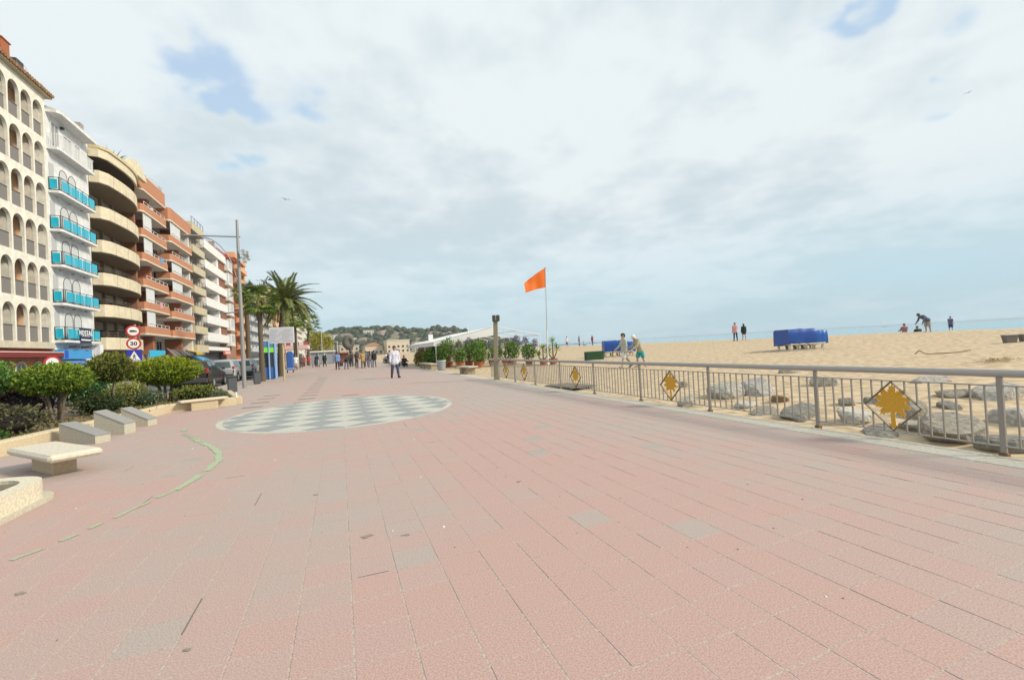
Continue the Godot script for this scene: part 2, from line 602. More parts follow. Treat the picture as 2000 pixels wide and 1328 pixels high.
func sand_y(x: float, z: float) -> float:
	var xs := [6.0, 7.2, 9.0, 13.0, 20.0, 26.0, 32.0, 37.0, 41.0, 47.0, 56.0, 70.0]
	var ys := [-0.16, -0.2, -0.14, 0.0, 0.12, 0.24, 0.5, 0.76, 0.80, 0.35, -1.2, -3.0]
	var y := -3.0
	for i in xs.size() - 1:
		if x <= xs[i + 1]:
			y = lerpf(ys[i], ys[i + 1], clampf((x - xs[i]) / (xs[i + 1] - xs[i]), 0, 1))
			break
	if z < -18.0 and x < 13.0:
		y = lerpf(y, -0.02, smoothstep(-18.0, -20.5, z))
	return y

func make_sky() -> Image:
	var w := 2048
	var h := 1024
	var im := Image.create(w, h, false, Image.FORMAT_RGBAF)
	var f1 := FastNoiseLite.new()
	f1.seed = 21; f1.frequency = 0.55; f1.fractal_octaves = 6; f1.fractal_gain = 0.52
	f1.domain_warp_enabled = true; f1.domain_warp_amplitude = 0.5; f1.domain_warp_frequency = 0.6
	var f2 := FastNoiseLite.new()
	f2.seed = 5; f2.frequency = 0.32; f2.fractal_octaves = 4
	var f3 := FastNoiseLite.new()
	f3.seed = 77; f3.frequency = 2.3; f3.fractal_octaves = 5
	var f4 := FastNoiseLite.new()
	f4.seed = 13; f4.frequency = 7.0; f4.fractal_octaves = 4
	# gaps of open blue in the cloud deck: direction and angular size
	var holes: Array = [[Vector3(-0.177, 0.419, -0.890), 0.085, 0.95], [Vector3(-0.199, 0.502, -0.842), 0.045, 0.50], [Vector3(-0.021, 0.467, -0.884), 0.050, 0.50], [Vector3(0.701, 0.503, -0.505), 0.030, 0.60], [Vector3(0.768, 0.481, -0.424), 0.030, 0.70], [Vector3(0.835, 0.426, -0.348), 0.025, 0.60], [Vector3(0.841, 0.370, -0.395), 0.030, 0.50], [Vector3(0.642, 0.545, -0.540), 0.030, 0.50], [Vector3(0.733, 0.509, -0.452), 0.030, 0.50], [Vector3(-0.158, 0.398, -0.904), 0.050, 0.60], [Vector3(0.857, 0.343, -0.386), 0.020, 0.40]]
	for y in h:
		var el := PI * (0.5 - (y + 0.5) / h)
		if el < -0.02:
			var gcol := Color(0.36, 0.33, 0.29)
			if y == int(h * 0.5) + 8: pass
			for x in w: im.set_pixel(x, y, gcol)
			continue
		var e := maxf(el, 0.0)
		var ce := cos(e)
		var se := sin(e)
		for x in w:
			var az := TAU * (x + 0.5) / w
			var d := Vector3(sin(az) * ce, se, -cos(az) * ce)
			var q := Vector2(d.x, d.z) / (se + 0.16)
			var n1 := f1.get_noise_2d(q.x, q.y)
			var n2 := f2.get_noise_2d(q.x * 1.0 + 9.0, q.y)
			var n3 := f3.get_noise_2d(q.x, q.y)
			var cover := 0.5 + n1 * 0.5 + n2 * 0.3 + 0.42
			var lowfade := smoothstep(0.30, 0.04, e)
			cover -= lowfade * 0.22
			var gap := 0.0
			for hl in holes:
				var hd: Vector3 = hl[0]
				var dd: float = acos(clampf(d.dot(hd), -1, 1)) / hl[1]
				if dd < 2.6: gap += hl[2] * exp(-dd * dd * 1.1)
			var n4 := f4.get_noise_2d(q.x, q.y)
			var cl := smoothstep(0.0, 0.8, cover)
			if gap > 0.02: cl *= 1.0 - 0.92 * smoothstep(0.15, 1.05, gap * (0.70 + n3 * 2.0 + n4 * 1.3 + n1 * 0.5))
			# thickness shading of the deck, seen from below
			var th := clampf(0.47 + n2 * 0.55 + n1 * 0.70 + n3 * 0.42 + n4 * 0.16, 0, 1)
			var bright := Color(0.765, 0.825, 0.845)
			var dark := Color(0.575, 0.665, 0.71)
			var cloud := dark.lerp(bright, smoothstep(0.1, 0.9, th))
			var blue := Color(0.42, 0.57, 0.76).lerp(Color(0.51, 0.725, 0.815), smoothstep(0.55, 0.1, e))
			blue = blue.lerp(Color(0.54, 0.735, 0.805), smoothstep(0.12, 0.0, e))
			var c := blue.lerp(cloud, cl * (1.0 - 0.55 * lowfade))
			c.a = 1.0
			im.set_pixel(x, y, c)
	return im

func setup() -> void:
	var cam := Camera3D.new()
	cam.name = "camera"
	cam.position = Vector3(0, 1.43, 0)
	cam.rotation = Vector3(0.0132, -0.3696, -0.0543)
	cam.fov = 74.52
	cam.near = 0.05
	cam.far = 12000.0
	add_child(cam)
	cam.current = true
	var we := WorldEnvironment.new()
	we.name = "daylight"
	var e := Environment.new()
	e.background_mode = Environment.BG_SKY
	var sk := Sky.new()
	var pm := PanoramaSkyMaterial.new()
	pm.panorama = ImageTexture.create_from_image(make_sky())
	sk.sky_material = pm
	e.sky = sk
	e.background_energy_multiplier = 1.0
	e.tonemap_mode = Environment.TONE_MAPPER_LINEAR
	e.tonemap_exposure = 1.12
	e.fog_enabled = true
	e.fog_density = 0.0002
	e.fog_light_color = Color(0.78, 0.86, 0.92)
	e.sdfgi_enabled = true
	e.ssao_enabled = true
	e.ssil_enabled = true
	we.environment = e
	add_child(we)
	var sun := DirectionalLight3D.new()
	sun.name = "sun"
	sun.light_energy = 1.15
	sun.light_color = Color(1.0, 0.95, 0.86)
	sun.light_angular_distance = 12.0
	sun.shadow_enabled = true
	add_child(sun)
	sun.look_at_from_position(Vector3(7.2, 5.9, 4.6), Vector3.ZERO)

func setting() -> void:
	var m := MB.new()
	# far ground under the town
	m.qa(Vector3(-700, -0.06, 60), Vector3(5.6, -0.06, 60), Vector3(5.6, -0.06, -1000), Vector3(-700, -0.06, -1000), Vector3.UP)
	struct("ground", m, mat(0.30, 0.27, 0.22, 0.95, "sand"), "ground under the seaside town")
	m = MB.new()
	m.qa(Vector3(46, -0.75, 400), Vector3(2400, -0.75, 400), Vector3(2400, -0.75, -2400), Vector3(46, -0.75, -2400), Vector3.UP)
	var wm := mat(0.18, 0.34, 0.42, 0.16).duplicate()
	wm.heightmap_enabled = true
	wm.uv1_triplanar = true
	wm.uv1_world_triplanar = true
	wm.uv1_scale = Vector3(0.05, 0.05, 0.05)
	wm.heightmap_texture = noise_tex("waves", 0.03, 0.0, 1.0, 512, 4, FastNoiseLite.TYPE_SIMPLEX, 31)
	wm.heightmap_scale = 5.0
	struct("sea", m, wm, "pale blue sea beyond the beach")
	# beach
	m = MB.new()
	var fn := FastNoiseLite.new()
	fn.seed = 4; fn.frequency = 0.35; fn.fractal_octaves = 4
	var xs: Array = []
	var x := 6.18
	while x < 62.0:
		xs.append(x); x += 0.25 + (x - 6.0) * 0.03
	xs.append(62.0)
	var zs: Array = []
	var z := 12.0
	while z > -30.0: zs.append(z); z -= 0.35
	while z > -300.0: zs.append(z); z -= 0.8 + (-z - 30.0) * 0.06
	zs.append(-330.0)
	var P := func(a: float, b: float) -> Vector3:
		var amp := 0.05 if a > 12.0 else 0.035
		if a < 7.0: amp *= 0.3
		return Vector3(a, sand_y(a, b) + fn.get_noise_2d(a, b) * amp + fn.get_noise_2d(a * 3.1, b * 3.1) * 0.016 + fn.get_noise_2d(a * 0.2, b * 0.2) * amp * 1.4 * clampf((a - 8.0) / 8.0, 0, 1), b)
	var hg: Array = []
	for a in xs:
		var r: Array = []
		for b in zs: r.append(P.call(a, b))
		hg.append(r)
	var nf := func(i: int, j: int) -> Vector3:
		var p: Vector3 = hg[mini(i + 1, xs.size() - 1)][j] - hg[maxi(i - 1, 0)][j]
		var q: Vector3 = hg[i][mini(j + 1, zs.size() - 1)] - hg[i][maxi(j - 1, 0)]
		var nn := p.cross(q).normalized()
		return nn if nn.y > 0 else -nn
	for i in xs.size() - 1:
		for j in zs.size() - 1:
			var n0: Vector3 = nf.call(i, j)
			var n1: Vector3 = nf.call(i + 1, j)
			var n2: Vector3 = nf.call(i + 1, j + 1)
			var n3: Vector3 = nf.call(i, j + 1)
			m.tri(hg[i][j], hg[i + 1][j], hg[i + 1][j + 1], n0, n1, n2)
			m.tri(hg[i][j], hg[i + 1][j + 1], hg[i][j + 1], n0, n2, n3)
	struct("sand", m, mat(0.585, 0.45, 0.29, 0.95, "sand", 0.0, false, 1.2), "wide golden sand beach rising to a low crest before the sea")
	# road and far pavement
	m = MB.new()
	m.qa(Vector3(-15.2, -0.03, 20), Vector3(-6.55, -0.03, 20), Vector3(-6.55, -0.03, -420), Vector3(-15.2, -0.03, -420), Vector3.UP)
	struct("road", m, mat(0.17, 0.165, 0.16, 0.9, "asphalt"), "grey asphalt street between the promenade and the buildings")
	m = MB.new()
	m.b2(-6.55, -6.35, -0.2, 0.02, -420, -21.5)
	struct("kerb", m, mat(0.42, 0.40, 0.36, 0.9, "stone"), "pale stone kerb along the street")
	m = MB.new()
	m.b2(-18.4, -15.2, -0.2, 0.08, -420, 20)
	struct("sidewalk", m, mat(0.36, 0.33, 0.30, 0.9, "asphalt"), "pavement in front of the buildings")

func promenade() -> void:
	var base := Node3D.new()
	base.name = "promenade_pavement"
	add_child(base)
	tag(base, "wide pink paved seaside promenade of square slabs", "", "", "structure")
	var m := MB.new()
	m.b2(-6.35, 6.1, -0.3, -0.0022, -101.0, 14.0)
	part("bedding", m, mat(0.50, 0.42, 0.36, 0.95, "fine"), base)
	m = MB.new()
	m.b2(-6.35, 6.1, -0.3, 0.0, -330.0, -101.0)
	part("distant_paving", m, mat(0.47, 0.40, 0.36, 0.9, "stone"), base)
	var pitch := 0.2825
	var pz := 0.2795
	var fn := FastNoiseLite.new()
	fn.seed = 12; fn.frequency = 0.13; fn.fractal_octaves = 3
	var pal: Array = []
	var pm: Array = []
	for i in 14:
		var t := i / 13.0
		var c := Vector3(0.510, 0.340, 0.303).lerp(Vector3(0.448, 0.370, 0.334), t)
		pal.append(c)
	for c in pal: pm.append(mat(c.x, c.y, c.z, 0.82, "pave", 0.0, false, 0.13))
	var mes: Array = []
	rg.seed = 99
	for k in 6:
		var q := MB.new()
		var s := Vector3(pitch - [0.007, 0.008, 0.010, 0.007, 0.009, 0.008][k], 0.04, pz - [0.009, 0.008, 0.010, 0.010, 0.008, 0.009][k])
		q.cbox(Vector3(0, -0.02, 0), s, 0.0012)
		mes.append(q.mesh())
	var cand: Array = []
	var cam := Vector3(0, 1.43, 0)
	var fwd := Vector3(0.361, 0, -0.932)
	var rows := int(100.0 / pz) + 16
	for i in range(-23, 22):
		var off := rg.randf_range(-0.012, 0.012)
		for j in range(-14, rows - 16):
			var p := Vector3((i + 0.5) * pitch + 0.0, 0, -(j + 0.5) * pz + off)
			if p.x > 6.0 - pitch * 0.5 + 0.1 or p.x < -6.35 + 0.1: continue
			if p.z < -100.8: continue
			var e := Vector2(p.x / 2.82, (p.z + 12.6) / 3.25)
			if e.length() < 0.955: continue
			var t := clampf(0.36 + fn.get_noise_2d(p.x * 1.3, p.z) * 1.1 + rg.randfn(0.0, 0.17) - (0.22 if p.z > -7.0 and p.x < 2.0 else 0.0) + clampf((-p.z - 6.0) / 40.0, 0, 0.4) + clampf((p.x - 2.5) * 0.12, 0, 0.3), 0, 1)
			if rg.randf() < 0.012: t = 1.3
			# darker slabs laid in short rows across the walk
			var dk := false
			if p.z < -14.6 and p.z > -34.0:
				var per := fposmod(-p.z, 1.4)
				if absf(p.x + 1.2) < 0.3 and per < pz: dk = true
				if absf(p.x + 2.5) < 0.3 and per < pz and p.z > -20.5: dk = true
				if absf(p.x - 0.28) < 0.3 and absf(p.z + 16.85) < pz * 0.5: dk = true
			var rot := Basis(Vector3.RIGHT, rg.randf_range(-0.004, 0.004)) * Basis(Vector3.FORWARD, rg.randf_range(-0.004, 0.004))
			var tr := Transform3D(rot, p + Vector3(0, rg.randf_range(-0.0012, 0.0005), 0))
			var dist := (p - cam).dot(fwd)
			var vis := 0.0
			if dist > 0.7:
				var lat := (p - cam).dot(Vector3(0.932, 0, 0.361))
				if absf(lat / dist) < 1.16 and 1.43 / dist < 0.80: vis = 1.0 / ((p - cam).length())
			cand.append([vis, tr, t, dk, rg.randi() % 6])
	cand.sort_custom(func(a, b): return a[0] > b[0])
	for i in 300:
		var c = cand[i]
		share("paving_slab", mes[c[4]], pm[clampi(int(c[2] * 13.0), 0, 13)], base, c[1])
	var mm := MultiMesh.new()
	mm.transform_format = MultiMesh.TRANSFORM_3D
	mm.use_colors = true
	mm.mesh = mes[0]
	mm.instance_count = cand.size() - 300
	for i in range(300, cand.size()):
		var c = cand[i]
		mm.set_instance_transform(i - 300, c[1])
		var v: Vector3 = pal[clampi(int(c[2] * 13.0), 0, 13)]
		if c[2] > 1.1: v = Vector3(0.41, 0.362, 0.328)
		if c[3]: v = Vector3(0.19, 0.17, 0.155)
		mm.set_instance_color(i - 300, Color(v.x, v.y, v.z))
	var mi := MultiMeshInstance3D.new()
	mi.name = "paving_slabs"
	mi.multimesh = mm
	mi.material_override = mat(1, 1, 1, 0.82, "pave", 0.0, true, 0.13)
	base.add_child(mi)
	mi.set_meta("kind", "stuff")
	# green painted line on the slabs
	var gp := [Vector2(-3.26, -11.8), Vector2(-3.02, -10.95), Vector2(-2.49, -9.75), Vector2(-2.11, -8.99), Vector2(-1.82, -8.2), Vector2(-1.71, -7.62), Vector2(-1.70, -7.12), Vector2(-1.74, -6.63), Vector2(-1.82, -6.16), Vector2(-2.04, -5.5), Vector2(-2.19, -5.02), Vector2(-2.35, -4.72), Vector2(-2.5, -4.45)]
	m = MB.new()
	rg.seed = 8
	for i in gp.size() - 1:
		var seg := (gp[i + 1] - gp[i]) as Vector2
		var k := int(seg.length() / 0.06)
		var sd := Vector2(-seg.y, seg.x).normalized()
		for j in k:
			var a: Vector2 = gp[i] + seg * (float(j) / k)
			var b: Vector2 = gp[i] + seg * (float(j + 1) / k)
			var worn := [0.45, 0.3, 0.12, 0.06, 0.06, 0.12, 0.25, 0.3, 0.35, 0.12, 0.1, 0.15][i] as float
			if rg.randf() < worn or (i >= 9 and j % 4 > 1): continue
			var w := (0.05 if i < 8 else 0.026) * rg.randf_range(0.75, 1.1)
			var o := sd * rg.randf_range(-0.012, 0.012)
			m.qa(Vector3(a.x + sd.x * w + o.x, 0.0045, a.y + sd.y * w + o.y), Vector3(b.x + sd.x * w + o.x, 0.0045, b.y + sd.y * w + o.y), Vector3(b.x - sd.x * w + o.x, 0.0045, b.y - sd.y * w + o.y), Vector3(a.x - sd.x * w + o.x, 0.0045, a.y - sd.y * w + o.y), Vector3.UP)
	part("painted_line", m, mat(0.41, 0.49, 0.32, 0.8, "pave"), base, "faded green line painted in an S curve on the slabs")
	# spots: chewing gum, leaves and stains
	m = MB.new()
	rg.seed = 17
	for i in 80:
		var p := Vector3(rg.randf_range(-4.2, 5.6), 0.003, -rg.randf_range(0.8, 12.0))
		var r := rg.randf_range(0.003, 0.009)
		m.lathe([Vector2(r, -0.004), Vector2(r * 0.8, 0.001), Vector2(0.0001, 0.0015)], p, 7)
	part("gum_spots", m, mat(0.24, 0.205, 0.18, 0.8), base, "", "stuff")
	m = MB.new()
	for i in 26:
		var p := Vector3(rg.randf_range(-3.6, 5.0), 0.003, -rg.randf_range(1.2, 10.0))
		var r := rg.randf_range(0.005, 0.014)
		m.lathe([Vector2(r, -0.004), Vector2(r * 0.8, 0.001), Vector2(0.0001, 0.0015)], p, 6)
	part("pale_litter", m, mat(0.75, 0.73, 0.68, 0.8), base, "", "stuff")
	m = MB.new()
	var sn := FastNoiseLite.new()
	sn.seed = 6; sn.frequency = 0.9
	for q in [[0.13, -3.72, 0.05], [0.42, -3.6, 0.035], [-0.78, -2.72, 0.022], [-0.3, -5.1, 0.03], [1.7, -4.4, 0.03], [-2.0, -3.9, 0.04]]:
		var pg := PackedVector2Array()
		for k in 16:
			var an := TAU * k / 16.0
			var rr: float = q[2] * (0.75 + 1.1 * sn.get_noise_2d(cos(an) * 1.3 + q[0] * 9.0, sin(an) * 1.3))
			pg.append(Vector2(q[0] + cos(an) * rr, q[1] + sin(an) * rr * 0.7))
		m.prism(pg, Transform3D(Basis(Vector3(1, 0, 0), Vector3(0, 0, 1), Vector3(0, 1, 0)), Vector3(0, 0.0012, 0)), 0.002)
	part("stain", m, mat(0.30, 0.25, 0.21, 0.85, "pave"), base, "dark stains on the slabs")
	# joints that have opened and gone dark
	m = MB.new()
	rg.seed = 23
	for i in 14:
		var gx := rg.randi_range(-14, 20)
		var gz := rg.randi_range(4, 34)
		if rg.randf() < 0.62:
			var ln := pz * rg.randf_range(0.3, 1.6)
			m.box(Vector3(gx * pitch, -0.0006, -gz * pz + rg.randf_range(-0.1, 0.1)), Vector3(rg.randf_range(0.003, 0.005), 0.004, ln))
		else:
			m.box(Vector3((gx + 0.5) * pitch, -0.0006, -gz * pz), Vector3(pitch * rg.randf_range(0.4, 0.95), 0.004, rg.randf_range(0.004, 0.008)))
	part("open_joints", m, mat(0.17, 0.15, 0.125, 0.95), base, "", "stuff")
	# pale edging stones beside the railing
	for i in 40:
		var q := MB.new()
		q.cbox(Vector3(6.2, -0.04, 0.8 - i * 0.62), Vector3(0.41, 0.09, 0.612), 0.006)
		part("edging_stone", q, mat(0.55 - 0.02 * (i % 3), 0.52 - 0.02 * (i % 3), 0.45 - 0.02 * (i % 3), 0.85, "stone"), base)
	for i in 30:
		var q := MB.new()
		q.cbox(Vector3(6.2, -0.04, -24.3 - i * 1.6), Vector3(0.3, 0.09, 1.59), 0.006)
		part("edging_stone", q, mat(0.54, 0.49, 0.40, 0.85, "stone"), base)
	mosaic(base)

func clip_poly(p: PackedVector2Array, circle: PackedVector2Array) -> Array:
	return Geometry2D.intersect_polygons(p, circle)

func mosaic(base: Node3D) -> void:
	var c := Vector2(0.04, -12.6)
	var cir := PackedVector2Array()
	var out := PackedVector2Array()
	for i in 48:
		var a := TAU * i / 48
		cir.append(c + Vector2(cos(a) * 2.66, sin(a) * 3.07))
		out.append(c + Vector2(cos(a) * 2.80, sin(a) * 3.22))
	var x := Transform3D(Basis(Vector3(1, 0, 0), Vector3(0, 0, 1), Vector3(0, 1, 0)), Vector3(0, -0.02, 0))
	var q := MB.new()
	q.prism(out, x, 0.012)
	part("mosaic_bed", q, mat(0.5, 0.5, 0.45, 0.85, "speck"), base)
	# rim of pale stones
	for i in 24:
		var pl := PackedVector2Array()
		for k in 3: pl.append(c + Vector2(cos(TAU * (i * 2 + k) / 48.0) * 2.80, sin(TAU * (i * 2 + k) / 48.0) * 3.22))
		for k in [2, 1, 0]: pl.append(c + Vector2(cos(TAU * (i * 2 + k) / 48.0) * 2.68, sin(TAU * (i * 2 + k) / 48.0) * 3.09))
		var r := MB.new()
		r.prism(pl, x, 0.021)
		part("rim_stone", r, mat(0.58, 0.57, 0.50, 0.8, "speck") if i % 3 else mat(0.44, 0.46, 0.43, 0.8, "speck"), base)
	var dx := 0.95
	var dz := 0.86
	for i in range(-8, 9):
		for j in range(-10, 11):
			var p := c + Vector2(i * dx * 0.5, j * dz * 0.5)
			if (i + j) % 2 != 0: continue
			var dm := PackedVector2Array([p + Vector2(dx * 0.492, 0), p + Vector2(0, dz * 0.492), p - Vector2(dx * 0.492, 0), p - Vector2(0, dz * 0.492)])
			for pl in clip_poly(dm, cir):
				var r := MB.new()
				r.prism(pl, x, 0.021)
				var w := posmod(i, 2) == 0
				part("mosaic_tile", r, mat(0.56, 0.555, 0.495, 0.8, "speck") if w else mat(0.325, 0.345, 0.34, 0.8, "speck"), base)

func rock_mesh(sd: int, size: Vector3) -> ArrayMesh:
	var m := MB.new()
	var r := RandomNumberGenerator.new()
	r.seed = sd
	var f := FastNoiseLite.new()
	f.seed = sd; f.frequency = 1.3; f.fractal_octaves = 4
	var pls: Array = []
	for i in 8:
		var d := Vector3(r.randfn(), r.randfn() * 0.9, r.randfn()).normalized()
		pls.append([d, r.randf_range(0.62, 0.95)])
	pls.append([Vector3(r.randf_range(-0.2, 0.2), 1, r.randf_range(-0.2, 0.2)).normalized(), r.randf_range(0.55, 0.75)])
	var P := func(d: Vector3) -> Vector3:
		var rad := 1.15
		for p in pls:
			var k: float = d.dot(p[0])
			if k > 0.05: rad = minf(rad, p[1] / k)
		rad *= 1.0 + 0.07 * f.get_noise_3d(d.x, d.y, d.z) + 0.035 * f.get_noise_3d(d.x * 3, d.y * 7, d.z * 3)
		return d * rad * size * 0.62
	var a := 26
	var b := 14
	for i in b:
		for k in a:
			var q: Array = []
			for o in [[0, 0], [1, 0], [1, 1], [0, 1]]:
				var la: float = PI * (i + o[0]) / b - PI / 2
				var lo: float = TAU * (k + o[1]) / a
				q.append(P.call(Vector3(cos(la) * cos(lo), sin(la), cos(la) * sin(lo))))
			for t in [[0, 1, 2], [0, 2, 3]]:
				var n0: Vector3 = (q[t[1]] - q[t[0]]).cross(q[t[2]] - q[t[0]])
				if n0.length() < 1e-9: continue
				n0 = n0.normalized()
				if n0.dot(q[t[0]] + q[t[1]] + q[t[2]]) < 0: n0 = -n0
				m.tri(q[t[0]], q[t[1]], q[t[2]], n0, n0, n0)
	return m.mesh()

func emblem() -> PackedVector2Array:
	# leafy tree cut from sheet metal, about 0.44 tall, trunk foot at y = -0.27
	var p := PackedVector2Array()
	p.append(Vector2(-0.022, -0.235)); p.append(Vector2(-0.05, -0.27)); p.append(Vector2(-0.03, -0.258)); p.append(Vector2(-0.018, -0.30)); p.append(Vector2(-0.006, -0.262))
	p.append(Vector2(0.006, -0.305)); p.append(Vector2(0.012, -0.262)); p.append(Vector2(0.03, -0.285)); p.append(Vector2(0.03, -0.256)); p.append(Vector2(0.055, -0.262)); p.append(Vector2(0.024, -0.23))
	p.append(Vector2(0.021, -0.085))
	var lobes := 9
	var c := Vector2(0, 0.045)
	var a0 := -1.25
	var a1 := PI + 1.25
	for l in lobes:
		for k in 9:
			var t := (l + k / 9.0) / lobes
			var a := lerpf(a0, a1, t)
			var s := k / 8.0
			var r := 0.225 * (0.72 + 0.28 * sin(PI * clampf(s, 0.0, 1.0)))
			r *= 1.0 - 0.10 * absf(cos(a))
			if k % 2 == 1: r *= 0.86
			if k == 0: r *= 0.80
			p.append(c + Vector2(cos(a), sin(a) * 1.02) * r)
	p.append(Vector2(-0.021, -0.085))
	return p

func railing() -> void:
	var t := thing("promenade_railing", "grey metal railing with golden tree panels between promenade and beach", "railing", Vector3(6.44, 0, 0))
	var gm := mat(0.29, 0.27, 0.245, 0.45, "", 0.3)
	var z0 := -0.55
	var z1 := -19.6
	var m := MB.new()
	m.cyl(Vector3(0, 0.865, 1.4), Vector3(0, 0.865, z1), 0.040, 14)
	part("top_rail", m, mat(0.38, 0.36, 0.34, 0.42, "", 0.3), t)
	for y in [0.735, 0.10]:
		m = MB.new()
		m.box(Vector3(0, y, (1.4 + z1) / 2), Vector3(0.032, 0.012, 1.4 - z1))
		part("rail", m, gm, t)
	var posts := [1.4, -0.55, -2.54, -4.49, -6.52, -8.58, -10.6, -12.6, -14.55, -16.5, -18.46]
	for z in posts:
		m = MB.new()
		m.cbox(Vector3(0, 0.36, z), Vector3(0.044, 0.94, 0.046), 0.006)
		part("post", m, gm, t)
		m = MB.new()
		m.cbox(Vector3(0, -0.01, z), Vector3(0.075, 0.09, 0.07), 0.008)
		part("post_foot", m, mat(0.20, 0.10, 0.05, 0.9, "stone"), t, "rusty foot of a post")
	var bar := MB.new()
	bar.box(Vector3(0, 0.4175, 0), Vector3(0.022, 0.622, 0.012))
	var bme := bar.mesh()
	var dia := [2, 4, 6, 8, 9]
	var fr := MB.new()
	for k in 4:
		var a = Vector3(0, 0.4175, 0) + [Vector3(0, 0.305, 0), Vector3(0, 0, 0.305), Vector3(0, -0.305, 0), Vector3(0, 0, -0.305)][k]
		var b = Vector3(0, 0.4175, 0) + [Vector3(0, 0, 0.305), Vector3(0, -0.305, 0), Vector3(0, 0, -0.305), Vector3(0, 0.305, 0)][k]
		var d = (b - a).normalized()
		fr.box((a + b) / 2, Vector3(0.036, 0.012, (b - a).length() + 0.014), Basis(Vector3.RIGHT, d.cross(Vector3.RIGHT), d))
	var frm := fr.mesh()
	var frmat := mat(0.20, 0.155, 0.10, 0.6, "fine")
	var em := MB.new()
	em.prism(emblem(), Transform3D(Basis(Vector3(0, 0, 1.1), Vector3(0, 1.0, 0), Vector3(-1, 0, 0)), Vector3(0.003, 0.42, 0)), 0.006)
	var eme := em.mesh()
	var gold := mat(0.76, 0.40, 0.03, 0.55, "fine")
	for i in posts.size() - 1:
		var a: float = posts[i]
		var b: float = posts[i + 1]
		var zc := (a + b) / 2 - 0.02
		for k in 15:
			var z := lerpf(a, b, (k + 1) / 16.0)
			if i in dia and absf(z - zc) < 0.29:
				# bars stop at the diamond frame
				var hh := 0.305 - absf(z - zc)
				for sg in [1.0, -1.0]:
					var y0 = 0.4175 + sg * hh
					var y1 = 0.4175 + sg * 0.311
					if absf(y1 - y0) < 0.03: continue
					var q := MB.new()
					q.box(Vector3(0, (y0 + y1) / 2, z), Vector3(0.022, absf(y1 - y0), 0.012))
					part("bar", q, gm, t)
			else:
				share("bar", bme, gm, t, Transform3D(Basis.IDENTITY, Vector3(0, 0, z)))
		if i in dia:
			var pn := share("tree_panel", frm, frmat, t, Transform3D(Basis.IDENTITY, Vector3(0, 0, zc)))
			share("tree_emblem", eme, gold, pn, Transform3D.IDENTITY)
	for k in 8:
		share("bar", bme, gm, t, Transform3D(Basis.IDENTITY, Vector3(0, 0, -18.46 - 0.127 * (k + 1))))

